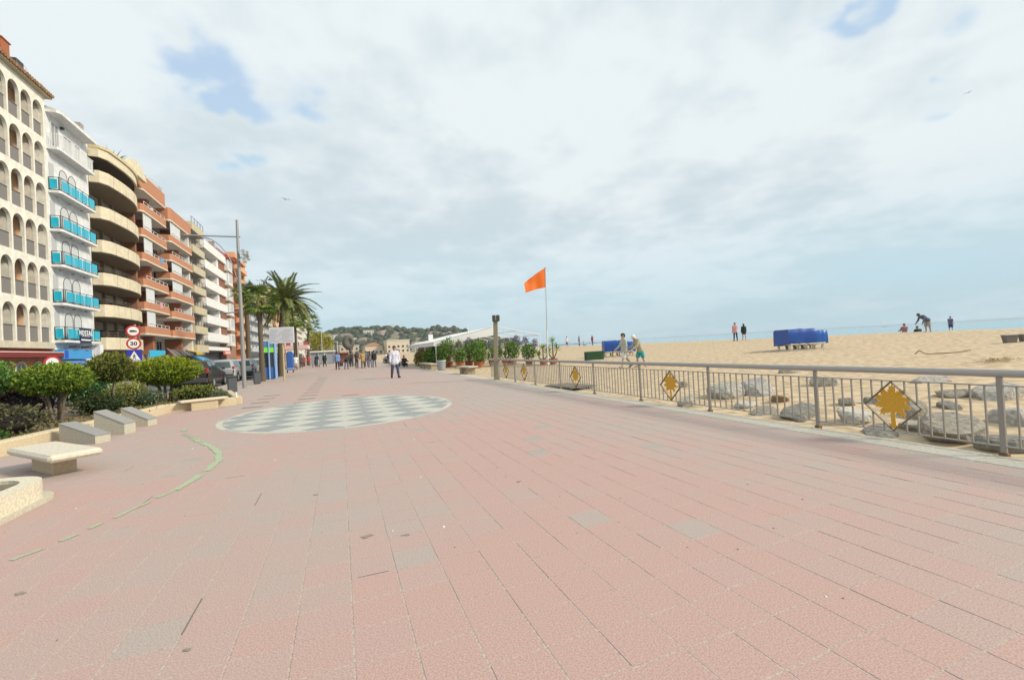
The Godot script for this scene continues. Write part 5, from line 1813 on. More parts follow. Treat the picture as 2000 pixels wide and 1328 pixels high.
	for i in 30:
		var p := Vector3(-7.3, 0.15, -14.6) + Vector3(rg.randf_range(-0.6, 0.6), rg.randf_range(0.3, 0.95), rg.randf_range(-0.05, 0.2))
		m.ell(p, Vector3(0.022, 0.02, 0.022), 5)
	solo("flowers", m, mat(0.40, 0.24, 0.38, 0.8), "small purple flowers under the umbrella shaped tree", "flowers")

func frond_mesh(ln: float, droop: float, n: int, lw: float, sd: int, c0: Color, c1: Color) -> ArrayMesh:
	# feather frond growing along +x, curving down
	var m := MB.new()
	var r := RandomNumberGenerator.new()
	r.seed = sd
	var P := func(t: float) -> Vector3: return Vector3(ln * t, ln * (0.10 * t - droop * t * t * t), 0)
	var pts: Array = []
	for i in 7: pts.append(P.call(i / 6.0))
	m.col = c1
	m.tube(pts, [0.03, 0.026, 0.022, 0.018, 0.014, 0.01, 0.005], 4)
	for i in n:
		var t := 0.12 + 0.88 * i / n
		var p: Vector3 = P.call(t)
		var d: Vector3 = (P.call(minf(t + 0.05, 1.05)) - p).normalized()
		var l := ln * 0.23 * (0.55 + 0.45 * sin(PI * minf(t + 0.15, 1.0)))
		for sg in [1.0, -1.0]:
			var dir := (d * 0.75 + Vector3(0, 0.26 - 0.35 * t, sg * 0.75)).normalized()
			m.col = c0.lerp(c1, r.randf())
			m.leaf(p, dir, d, l * r.randf_range(0.85, 1.1), lw)
	return m.mesh()

func fan_mesh(ln: float, sd: int, c0: Color, c1: Color) -> ArrayMesh:
	var m := MB.new()
	var r := RandomNumberGenerator.new()
	r.seed = sd
	m.col = c1
	var e := Vector3(ln * 0.52, ln * 0.03, 0)
	m.tube([Vector3.ZERO, Vector3(ln * 0.3, ln * 0.05, 0), e], [0.025, 0.018, 0.014], 4)
	for i in 17:
		var a := lerpf(-1.5, 1.5, i / 16.0)
		var dir := Vector3(cos(a), -0.12 - 0.25 * absf(a), sin(a)).normalized()
		m.col = c0.lerp(c1, r.randf())
		m.leaf(e, dir, Vector3(-sin(a), 0.25, cos(a)).normalized(), ln * 0.5 * r.randf_range(0.85, 1.05), 0.10)
	return m.mesh()

var palm_trunk_mat: StandardMaterial3D

func palm(label: String, at: Vector3, h: float, tr: float, kind: String, nf: int, ln: float, sd: int, lean := 0.0, skirt := true) -> void:
	var t := thing("palm_tree", label, "palm tree", at, 0.0, "palms along the promenade")
	var r := RandomNumberGenerator.new()
	r.seed = sd
	var m := MB.new()
	var pts: Array = []
	var rad: Array = []
	var n := int(h / 0.16)
	for i in n + 1:
		var s := float(i) / n
		pts.append(Vector3(lean * s * s, h * s, 0))
		var q := tr * (1.25 - 0.35 * minf(s * 3.0, 1.0))
		if kind == "date": q = tr * (1.0 + (0.35 if s > 0.82 else 0.0) * sin(PI * (s - 0.82) / 0.36))
		rad.append(q * (1.07 if i % 2 else 0.93) * r.randf_range(0.97, 1.03))
	m.tube(pts, rad, 10)
	part("trunk", m, mat(0.17, 0.125, 0.085, 0.95, "bark"), t)
	var top := Vector3(lean, h, 0)
	if kind == "date":
		m = MB.new()
		for i in 46:
			var a := r.randf() * TAU
			var y := r.randf_range(-0.9, 0.35)
			m.box(top + Vector3(cos(a) * tr * 1.1, y, sin(a) * tr * 1.1), Vector3(0.11, 0.34, 0.07), Basis(Vector3.UP, -a) * Basis(Vector3.FORWARD, 0.4))
		part("cut_leaf_bases", m, mat(0.36, 0.15, 0.05, 0.9, "bark"), t, "orange brown cut leaf bases")
		m = MB.new()
		for i in 24:
			var a := r.randf() * TAU
			m.tube([top, top + Vector3(cos(a) * 0.5, 0.5, sin(a) * 0.5), top + Vector3(cos(a) * 1.0, 0.3, sin(a) * 1.0)], [0.025, 0.02, 0.012], 4)
		part("fruit_stalks", m, mat(0.50, 0.27, 0.05, 0.8), t)
	elif skirt:
		m = MB.new()
		for i in 60:
			var a := r.randf() * TAU
			m.col = Color(0.30, 0.24, 0.12).lerp(Color(0.20, 0.14, 0.08), r.randf())
			m.leaf(top + Vector3(cos(a) * tr, r.randf_range(-0.7, 0.1), sin(a) * tr), Vector3(cos(a) * 0.5, -0.9, sin(a) * 0.5).normalized(), Vector3(-sin(a), 0, cos(a)), 0.6, 0.16)
		part("dry_skirt", m, leafmat(), t)
	var ms: Array = []
	for k in 3:
		if kind == "date": ms.append(frond_mesh(ln, 0.16 + 0.14 * k, 36, 0.10, sd + k, Color(0.075, 0.12, 0.04), Color(0.27, 0.28, 0.10)))
		else: ms.append(fan_mesh(ln, sd + k, Color(0.07, 0.13, 0.03), Color(0.24, 0.29, 0.07)))
	for i in nf:
		var a := TAU * (i * 0.618) + r.randf_range(-0.2, 0.2)
		var s := float(i) / nf
		var el := lerpf(1.3, -0.75, pow(s, 0.75)) + r.randf_range(-0.12, 0.12)
		var bs := Basis(Vector3.UP, a) * Basis(Vector3.BACK, el)
		share("frond", ms[i % 3], leafmat(), t, Transform3D(bs.scaled(Vector3.ONE * r.randf_range(0.85, 1.08)), top + Vector3(cos(a) * tr * 0.5, 0.0, -sin(a) * tr * 0.5)))

func palms() -> void:
	palm("nearest fan palm with shaggy straight trunk behind the bins", Vector3(-4.75, 0, -33.1), 5.3, 0.165, "fan", 34, 1.5, 101)
	palm("tall date palm with thick orange brown crown base behind the white board", Vector3(-4.45, 0, -40.2), 6.1, 0.25, "date", 58, 2.55, 202, 0.55)
	palm("dark slim palm trunk left of the nearest fan palm, its crown behind the lamp post", Vector3(-9.6, 0, -58.0), 9.0, 0.26, "fan", 30, 1.8, 303)
	palm("leaning fan palm right of the white board", Vector3(-4.9, 0, -62.0), 6.2, 0.2, "fan", 30, 1.9, 404, -0.3)
	palm("farthest fan palm, rightmost of the row", Vector3(-5.0, 0, -84.0), 7.0, 0.24, "fan", 26, 2.4, 505, 0.3)
	palm("fan palm hidden partly behind the leaning palm", Vector3(-6.0, 0, -72.0), 7.0, 0.24, "fan", 24, 2.2, 606)
	var t := thing("yellow_green_tree", "round yellow green tree at the end of the palm row", "tree", Vector3(-3.9, 0, -100))
	var m := MB.new()
	m.tube([Vector3(0, 0, 0), Vector3(0.1, 2.5, 0), Vector3(0, 4, 0)], [0.25, 0.2, 0.1], 7)
	part("trunk", m, mat(0.2, 0.15, 0.1, 0.95, "bark"), t)
	m = MB.new()
	foliage(m, Vector3(0, 3.9, 0), Vector3(2.9, 2.5, 2.4), 3000, 0.34, Color(0.20, 0.20, 0.03), Color(0.46, 0.40, 0.05), 71, 0.3)
	part("crown", m, leafmat(), t)

func pot_plant(label: String, at: Vector3, h: float, kind: int, sd: int, s := 1.0) -> void:
	var t := thing("potted_plant", label, "potted plant", at, 0.0, "potted plants round the beach bar")
	var m := MB.new()
	m.lathe([Vector2(0.0, 0.0), Vector2(0.2, 0.0), Vector2(0.29, 0.36), Vector2(0.32, 0.36), Vector2(0.32, 0.43), Vector2(0.27, 0.43), Vector2(0.27, 0.38), Vector2(0.0, 0.38)], Vector3.ZERO, 14)
	part("pot", m, mat(0.42, 0.14, 0.06, 0.85, "fine"), t).scale = Vector3.ONE * s
	m = MB.new()
	var r := RandomNumberGenerator.new()
	r.seed = sd
	var st := MB.new()
	if kind == 0:  # yucca: rosettes on stems
		var tops := [Vector3(0, h * 0.72, 0), Vector3(0.28, h * 0.5, 0.1), Vector3(-0.3, h * 0.42, -0.1)]
		for tp in tops:
			st.tube([Vector3(0, 0.36 * s, 0), Vector3(tp.x * 0.7, tp.y * 0.6 + 0.1, tp.z * 0.7), tp], [0.05, 0.04, 0.035], 6)
			for i in 46:
				var a := r.randf() * TAU
				var e := r.randf_range(-0.5, 1.4)
				m.col = Color(0.09, 0.16, 0.03).lerp(Color(0.33, 0.43, 0.09), r.randf())
				m.leaf(tp, Vector3(cos(a) * cos(e), sin(e), sin(a) * cos(e)), Vector3(-sin(a), 0, cos(a)), r.randf_range(0.4, 0.62), 0.055)
		part("stem", st, mat(0.25, 0.19, 0.12, 0.9, "bark"), t)
	else:  # bushy shrub
		st.tube([Vector3(0, 0.36 * s, 0), Vector3(0.02, h * 0.6, 0)], [0.04, 0.025], 6)
		part("stem", st, mat(0.25, 0.19, 0.12, 0.9, "bark"), t)
		foliage(m, Vector3(0, h * 0.66, 0), Vector3(0.5, h * 0.38, 0.5), 760, 0.15, Color(0.05, 0.10, 0.025), Color(0.22, 0.34, 0.08), sd, 0.4)
	part("leaves", m, leafmat(), t)

# ---------------------------------------------------------------- street furniture
func street_items() -> void:
	# T shaped bench
	var conc := mat(0.66, 0.60, 0.49, 0.85, "stone", 0.0, false, 0.3)
	var t := thing("stone_bench", "backless pale stone bench on a single block leg in the left foreground", "bench", Vector3(-3.9, 0, -8.42), 0.0)
	var bs := Basis(Vector3.UP, -0.87)
	var m := MB.new()
	m.cbox(Vector3(0, 0.275, 0), Vector3(1.66, 0.1, 0.56), 0.035, bs)
	part("seat", m, conc, t)
	m = MB.new()
	m.cbox(Vector3(0, 0.11, 0), Vector3(0.82, 0.24, 0.25), 0.012, bs)
	part("leg", m, mat(0.56, 0.45, 0.30, 0.9, "stone"), t)
	# three stone wedges with dark sloping tops
	var wl := ["nearest of the three stone wedges, behind the foreground bench", "middle stone wedge of the row of three, tallest in view", "farthest and smallest looking stone wedge of the three"]
	var wp := [[-4.40, -10.82, -0.62, 0.95, 0.26, 0.165, 0.40], [-4.33, -11.86, -0.30, 0.60, 0.31, 0.235, 0.53], [-4.31, -13.04, -0.28, 0.58, 0.31, 0.16, 0.465]]
	for i in 3:
		var q: Array = wp[i]
		var w := thing("stone_wedge", wl[i], "stone seat", Vector3(q[0], 0, q[1]), q[2], "stone wedges along the kerb")
		m = MB.new()
		m.prism(PackedVector2Array([Vector2(0, -0.02), Vector2(0, q[5] - 0.02), Vector2(-q[3], q[6] - 0.02), Vector2(-q[3], -0.02)]), Transform3D(Basis.IDENTITY, Vector3(0, 0, -q[4])), q[4])
		part("block", m, mat(0.50, 0.47, 0.38, 0.9, "stone"), w)
		m = MB.new()
		m.prism(PackedVector2Array([Vector2(0.008, q[5] - 0.018), Vector2(0.008, q[5]), Vector2(-q[3], q[6]), Vector2(-q[3], q[6] - 0.018)]), Transform3D(Basis.IDENTITY, Vector3(0, 0, -q[4] - 0.008)), q[4] + 0.016)
		part("sloping_top", m, mat(0.29, 0.285, 0.275, 0.7, "stone"), w)
	# low bench set against the bed's kerb
	t = thing("kerb_bench", "low slab bench against the tan kerb in front of the broad tree", "bench", Vector3(-3.98, 0, -16.35), 0.45)
	m = MB.new()
	m.cbox(Vector3(0, 0.29, 0), Vector3(1.25, 0.07, 0.42), 0.02)
	part("seat", m, mat(0.66, 0.58, 0.42, 0.9, "stone"), t)
	m = MB.new()
	m.cbox(Vector3(0.0, 0.12, 0), Vector3(0.7, 0.27, 0.3), 0.01)
	part("leg", m, mat(0.55, 0.45, 0.30, 0.9, "stone"), t)
	t = thing("white_marker_post", "short white marker post at the kerb corner of the planting bed", "bollard", Vector3(-3.25, 0.22, -17.1))
	m = MB.new()
	m.cyl(Vector3.ZERO, Vector3(0, 0.14, 0), 0.03, 8)
	part("post", m, mat(0.75, 0.74, 0.7, 0.6), t)
	m = MB.new()
	m.ell(Vector3(0, 0.16, 0), Vector3(0.034, 0.03, 0.034), 8)
	part("cap", m, mat(0.75, 0.74, 0.7, 0.6), t)
	# litter bins
	for i in 2:
		var b := thing("litter_bin", ["dark grey litter bin left of the lamp post, nearer of the two", "dark grey litter bin in front of the fan palm, right of the lamp post"][i], "litter bin", [Vector3(-4.54, 0, -23.2), Vector3(-4.61, 0, -30.1)][i], 0.3, "dark litter bins along the kerb")
		m = MB.new()
		m.cbox(Vector3(0, 0.36, 0), Vector3(0.36, 0.66, 0.30), 0.03)
		part("body", m, mat(0.075, 0.085, 0.095, 0.5), b)
		m = MB.new()
		m.cbox(Vector3(0, 0.74, 0), Vector3(0.40, 0.07, 0.34), 0.02)
		part("lid", m, mat(0.05, 0.055, 0.06, 0.5), b)
		m = MB.new()
		m.cbox(Vector3(0, 0.02, 0), Vector3(0.26, 0.06, 0.22), 0.01)
		part("foot", m, mat(0.10, 0.07, 0.05, 0.8), b)
	# lamp post
	t = thing("lamp_post", "tall grey lamp post with a long arm, curved brace and clustered floodlights", "lamp post", Vector3(-4.67, 0, -26.65))
	var gr := mat(0.30, 0.30, 0.295, 0.5, "", 0.3)
	m = MB.new()
	m.tube([Vector3(0, 0, 0), Vector3(0, 4.2, 0), Vector3(0, 8.75, 0)], [0.10, 0.09, 0.06], 12)
	part("pole", m, gr, t)
	m = MB.new()
	m.cyl(Vector3(0.12, 7.87, 0), Vector3(-1.75, 7.87, 0), 0.035, 8)
	part("arm", m, gr, t)
	m = MB.new()
	var ar: Array = []
	for i in 12:
		var a := PI / 2 * i / 11.0
		ar.append(Vector3(-1.6 + 1.52 * sin(a), 5.0 + 2.8 * cos(a), 0))
	m.tube(ar, [0.026], 6)
	part("curved_brace", m, gr, t)
	m = MB.new()
	m.cbox(Vector3(-2.0, 7.85, 0), Vector3(0.62, 0.10, 0.26), 0.03)
	part("lamp_head", m, mat(0.25, 0.25, 0.25, 0.5), t)
	for q in [[0.26, 7.0, 0.12], [0.42, 6.78, -0.05], [0.30, 6.6, 0.18], [0.38, 6.98, -0.18]]:
		m = MB.new()
		var c := Vector3(q[0], q[1], q[2])
		m.lathe([Vector2(0.0, -0.12), Vector2(0.09, -0.11), Vector2(0.15, 0.05), Vector2(0.17, 0.12), Vector2(0.15, 0.12), Vector2(0.0, 0.06)], c, 12, Basis(Vector3.RIGHT, 1.2) * Basis(Vector3.FORWARD, -0.5))
		part("floodlight", m, mat(0.62, 0.63, 0.63, 0.3, "", 0.4), t)
	m = MB.new()
	m.box(Vector3(0.2, 6.8, 0), Vector3(0.4, 0.05, 0.05))
	m.box(Vector3(0.2, 6.6, 0.08), Vector3(0.4, 0.04, 0.04))
	part("bracket", m, gr, t)
	m = MB.new()
	m.cyl(Vector3(-0.1, 5.3, 0), Vector3(1.3, 5.33, 0), 0.03, 8)
	part("arm", m, mat(0.12, 0.12, 0.13, 0.5), t)
	m = MB.new()
	m.tube([Vector3(1.3, 5.33, 0), Vector3(1.2, 5.6, 0), Vector3(1.32, 5.82, 0), Vector3(1.42, 5.72, 0)], [0.03], 6)
	m.lathe([Vector2(0.02, 0.1), Vector2(0.16, 0.0), Vector2(0.0, -0.02)], Vector3(1.42, 5.62, 0), 10)
	part("hook_lamp", m, mat(0.05, 0.05, 0.06, 0.5), t)
	m = MB.new()
	m.cyl(Vector3(0.1, 3.95, 0), Vector3(-1.15, 3.9, 0), 0.03, 8)
	part("arm", m, mat(0.2, 0.2, 0.21, 0.5), t)
	# information board
	t = thing("information_board", "wide white information board with rows of lines on a yellowish post", "sign board", Vector3(-3.25, 0, -30.9), -0.25)
	m = MB.new()
	m.cyl(Vector3(0, 0, 0), Vector3(0, 2.6, 0), 0.05, 8)
	part("post", m, mat(0.48, 0.40, 0.20, 0.7), t)
	m = MB.new()
	m.cbox(Vector3(-0.02, 2.86, 0.05), Vector3(1.46, 0.98, 0.05), 0.012)
	var bd := part("board", m, mat(0.72, 0.72, 0.74, 0.6), t)
	m = MB.new()
	for i in 8: m.box(Vector3(-0.02, 3.24 - i * 0.11, 0.078), Vector3(1.34, 0.016, 0.004))
	part("ruled_lines", m, mat(0.40, 0.41, 0.45, 0.7), bd)
	for sx in [-0.45, 0.32]:
		m = MB.new()
		for i in 7: m.box(Vector3(sx - 0.1 * ((i * 7) % 3), 3.165 - i * 0.11, 0.078), Vector3(0.42 + 0.08 * ((i * 5) % 4), 0.03, 0.004))
		part("faint_text_rows", m, mat(0.48, 0.49, 0.54, 0.7), bd)
	# blue booth kiosk
	t = thing("blue_kiosk", "row of blue framed booths with a bright green band beside the palm trunk", "kiosk", Vector3(-4.75, 0, -36.8), 0.10)
	for i in 3:
		var z := -i * 2.2
		m = MB.new()
		m.b2(-0.5, 0.3, 0.05, 0.85, z - 1.0, z + 1.0)
		part("lower_panel", m, mat(0.03, 0.12, 0.36, 0.5), t)
		m = MB.new()
		m.b2(-0.48, 0.27, 0.85, 1.9, z - 0.98, z + 0.98)
		part("glass_panel", m, mat(0.03, 0.05, 0.07, 0.12), t)
		m = MB.new()
		m.b2(-0.52, 0.33, 1.9, 2.25, z - 1.06, z + 1.06)
		part("green_band", m, mat(0.22, 0.72, 0.06, 0.5), t)
		m = MB.new()
		m.b2(-0.5, 0.31, 2.25, 2.7, z - 1.04, z + 1.04)
		part("blue_top", m, mat(0.07, 0.22, 0.40, 0.5), t)
		for sg in [1.0, -1.0]:
			m = MB.new()
			m.cbox(Vector3(0.36, 1.36, z + sg * 1.0), Vector3(0.10, 2.72, 0.10), 0.015)
			part("pillar", m, mat(0.28, 0.42, 0.68, 0.5), t)
	m = MB.new()
	for i in 3:
		m.cbox(Vector3(-0.4 + 0.38 * i, 1.36, 1.06), Vector3(0.09, 2.72, 0.09), 0.015)
	part("front_pillars", m, mat(0.28, 0.42, 0.68, 0.5), t)
	# blue display stand farther on
	t = thing("blue_stand", "blue covered display stand on small dark wheels past the board", "stand", Vector3(-4.5, 0, -48.2))
	m = MB.new()
	m.cbox(Vector3(0, 1.25, 0), Vector3(0.55, 1.5, 0.55), 0.06)
	part("cover", m, mat(0.03, 0.11, 0.40, 0.7), t)
	m = MB.new()
	m.cbox(Vector3(0, 0.38, 0), Vector3(0.65, 0.24, 0.6), 0.04)
	part("shelf", m, mat(0.16, 0.28, 0.5, 0.7), t)
	m = MB.new()
	m.cbox(Vector3(0, 2.05, 0), Vector3(0.45, 0.12, 0.45), 0.05)
	part("cap", m, mat(0.20, 0.38, 0.42, 0.6), t)
	for sx in [-0.25, 0.25]:
		m = MB.new()
		m.cyl(Vector3(sx - 0.04, 0.14, 0.2), Vector3(sx + 0.04, 0.14, 0.2), 0.14, 12)
		part("wheel", m, mat(0.03, 0.03, 0.03, 0.8), t)
	# signs
	signs()
	# slim street poles among the palms
	for q in [[-4.6, -58.5, 4.2, "slim grey pole right of the leaning palm's trunk", 0.45], [-3.2, -96.0, 6.6, "thin cream mast in front of the yellow green tree", 0.6], [-0.4, -105.0, 4.6, "short white pole between the yellow green tree and the ring sculpture", 0.75]]:
		t = thing("street_pole", q[3], "pole", Vector3(q[0], 0, q[1]))
		m = MB.new()
		m.tube([Vector3.ZERO, Vector3(0, q[2], 0)], [0.07, 0.05], 8)
		part("pole", m, mat(q[4], q[4], q[4] * 0.95, 0.6), t)
		m = MB.new()
		m.ell(Vector3(0, q[2] + 0.04, 0), Vector3(0.09, 0.07, 0.09), 8)
		part("cap", m, mat(0.4, 0.4, 0.4, 0.6), t)
	# stalls at the end of the walk
	t = thing("pink_canopy_kiosk", "kiosk with pink and white scalloped canopy under the palms", "kiosk", Vector3(-6.3, 0, -78))
	pbox("counter", t, mat(0.3, 0.2, 0.16, 0.8), -1.2, 1.2, 0, 1.1, -2, 2)
	for sx in [-1.4, 1.4]: pbox("post", t, mat(0.5, 0.4, 0.35, 0.7), sx - 0.06, sx + 0.06, 0, 2.7, 1.9, 2.02)
	pbox("canopy", t, mat(0.70, 0.50, 0.50, 0.8), -1.8, 1.8, 2.7, 3.3, -2.5, 2.5)
	for i in 6: pbox("scallop", t, mat(0.45, 0.10, 0.12, 0.8) if i % 2 else mat(0.74, 0.66, 0.64, 0.8), -1.8 + i * 0.6, -1.22 + i * 0.6, 3.3, 3.75, 2.3, 2.5)
	t = thing("white_roof_stall", "grey glazed stall with a flat white roof behind the walkers", "stall", Vector3(-2.9, 0, -88))
	pbox("roof", t, mat(0.74, 0.75, 0.78, 0.7), -2.2, 2.2, 2.15, 2.4, -1.6, 1.6)
	pbox("glazing", t, mat(0.28, 0.31, 0.34, 0.25), -1.9, 1.9, 0.05, 2.14, -1.3, 1.3)
	for sx in [-1.95, -0.65, 0.65, 1.95]: pbox("post", t, mat(0.5, 0.52, 0.54, 0.6), sx - 0.05, sx + 0.05, 0, 2.15, 1.3, 1.4)
	t = thing("brown_hut", "low red brown hut behind the man in the blue shirt", "hut", Vector3(0.1, 0, -92))
	pbox("wall", t, mat(0.26, 0.09, 0.05, 0.9, "fine"), -1.0, 1.5, 0, 1.75, -1.2, 1.2)
	pbox("roof", t, mat(0.33, 0.16, 0.10, 0.9, "fine"), -1.25, 1.75, 1.75, 1.98, -1.5, 1.5)
	pbox("hatch", t, mat(0.10, 0.05, 0.04, 0.8), -0.6, 1.0, 0.9, 1.5, 1.2, 1.25)
	# ring sculpture
	m = MB.new()
	var rb: Array = []
	for i in 12:
		var a := TAU * i / 12
		var b := TAU * (i + 1) / 12
		rb.append([Vector3(cos(a) * 0.42, 3.0 + sin(a) * 0.58, 0), Vector3(cos(b) * 0.42, 3.0 + sin(b) * 0.58, 0), 0.30 + 0.08 * cos(a + 2.6), 0.30 + 0.08 * cos(b + 2.6)])
	rb.append([Vector3(0.1, 2.4, 0), Vector3(0.22, 1.4, 0), 0.22, 0.2])
	rb.append([Vector3(0.22, 1.4, 0), Vector3(0.15, 0.3, 0), 0.2, 0.34])
	t = thing("ring_sculpture", "dark stone ring sculpture with a small hole, standing on a stem", "sculpture", Vector3(1.15, 0, -59.5))
	snet(m, rb, 0.07, 0.08)
	part("ring", m, mat(0.13, 0.12, 0.105, 0.8, "stone"), t)
	m = MB.new()
	m.cbox(Vector3(0.15, 0.15, 0), Vector3(1.0, 0.3, 1.0), 0.03)
	part("plinth", m, mat(0.3, 0.28, 0.25, 0.9, "stone"), t)

func disc(m: MB, c: Vector3, r: float, th: float, sides := 28) -> void:
	m.lathe([Vector2(0.0001, th / 2), Vector2(r, th / 2), Vector2(r, -th / 2), Vector2(0.0001, -th / 2)], c, sides, Basis(Vector3.RIGHT, PI / 2))

func signs() -> void:
	# post with no passing trucks, limit 30 and crossing signs; faces down the walk
	var t := thing("traffic_sign_post", "post with no lorries sign, 30 limit sign and blue crossing sign", "traffic sign", Vector3(-8.55, 0.15, -24.7), 0.28)
	var red := mat(0.42, 0.02, 0.02, 0.5)
	var wh := mat(0.75, 0.74, 0.70, 0.5)
	var bk := mat(0.02, 0.022, 0.03, 0.5)
	var m := MB.new()
	m.cyl(Vector3(0.06, 0, -0.05), Vector3(0.06, 3.15, -0.05), 0.04, 8)
	part("post", m, mat(0.5, 0.48, 0.38, 0.6), t)
	pbox("back_board", t, mat(0.16, 0.10, 0.075, 0.8), -0.12, 0.02, 0.4, 1.5, -0.09, -0.06)
	for i in 2:
		var y := [2.86, 2.30][i] as float
		m = MB.new()
		disc(m, Vector3(0, y, 0), 0.265, 0.03)
		var d := part("red_disc", m, red, t)
		m = MB.new()
		disc(m, Vector3(0, y, 0.006), 0.195, 0.03)
		part("white_face", m, wh, d)
		if i == 1:
			text3("30", d, Vector3(0, y - 0.005, 0.028), Basis.IDENTITY, 0.17, bk, true, "number")
		else:
			m = MB.new()
			m.b2(-0.12, 0.05, y - 0.03, y + 0.04, 0.022, 0.027)
			m.b2(0.055, 0.12, y - 0.03, y + 0.02, 0.022, 0.027)
			m.b2(-0.14, 0.14, y - 0.05, y - 0.04, 0.022, 0.027)
			part("lorry_symbol", m, bk, d)
	m = MB.new()
	m.cbox(Vector3(0, 1.75, 0), Vector3(0.54, 0.56, 0.03), 0.012)
	var b := part("crossing_sign", m, mat(0.02, 0.03, 0.30, 0.5), t)
	m = MB.new()
	m.prism(PackedVector2Array([Vector2(-0.21, 1.56), Vector2(0.21, 1.56), Vector2(0.0, 1.97)]), Transform3D(Basis.IDENTITY, Vector3(0, 0, 0.016)), 0.004)
	part("white_triangle", m, wh, b)
	m = MB.new()
	m.ell(Vector3(0.0, 1.83, 0.024), Vector3(0.02, 0.024, 0.004), 8)
	m.tube([Vector3(0, 1.8, 0.024), Vector3(-0.005, 1.7, 0.024), Vector3(-0.06, 1.59, 0.024)], [0.018, 0.016, 0.012], 5)
	m.tube([Vector3(-0.005, 1.7, 0.024), Vector3(0.04, 1.65, 0.024), Vector3(0.05, 1.585, 0.024)], [0.015, 0.012, 0.011], 5)
	m.tube([Vector3(0.0, 1.79, 0.024), Vector3(0.06, 1.72, 0.024)], [0.011], 5)
	m.tube([Vector3(0.0, 1.79, 0.024), Vector3(-0.05, 1.73, 0.024)], [0.011], 5)
	part("walking_figure", m, bk, b)
	m = MB.new()
	m.b2(-0.25, 0.25, 1.505, 1.53, 0.016, 0.02)
	part("white_line", m, wh, b)
	# round sign across the road
	t = thing("round_sign", "tilted red rimmed round sign in front of the blue shop", "traffic sign", Vector3(-14.4, 0, -31.3), 0.9)
	m = MB.new()
	m.cyl(Vector3(0, 0, -0.05), Vector3(0, 2.0, -0.05), 0.035, 8)
	part("post", m, mat(0.4, 0.4, 0.4, 0.6), t)
	m = MB.new()
	disc(m, Vector3(0, 1.85, 0), 0.38, 0.03)
	var d := part("red_disc", m, red, t)
	m = MB.new()
	disc(m, Vector3(0, 1.85, 0.006), 0.28, 0.03)
	part("white_face", m, wh, d)
	m = MB.new()
	m.b2(-0.15, -0.02, 1.80, 1.88, 0.022, 0.027)
	m.b2(0.03, 0.15, 1.80, 1.87, 0.022, 0.027)
	part("car_symbols", m, bk, d)

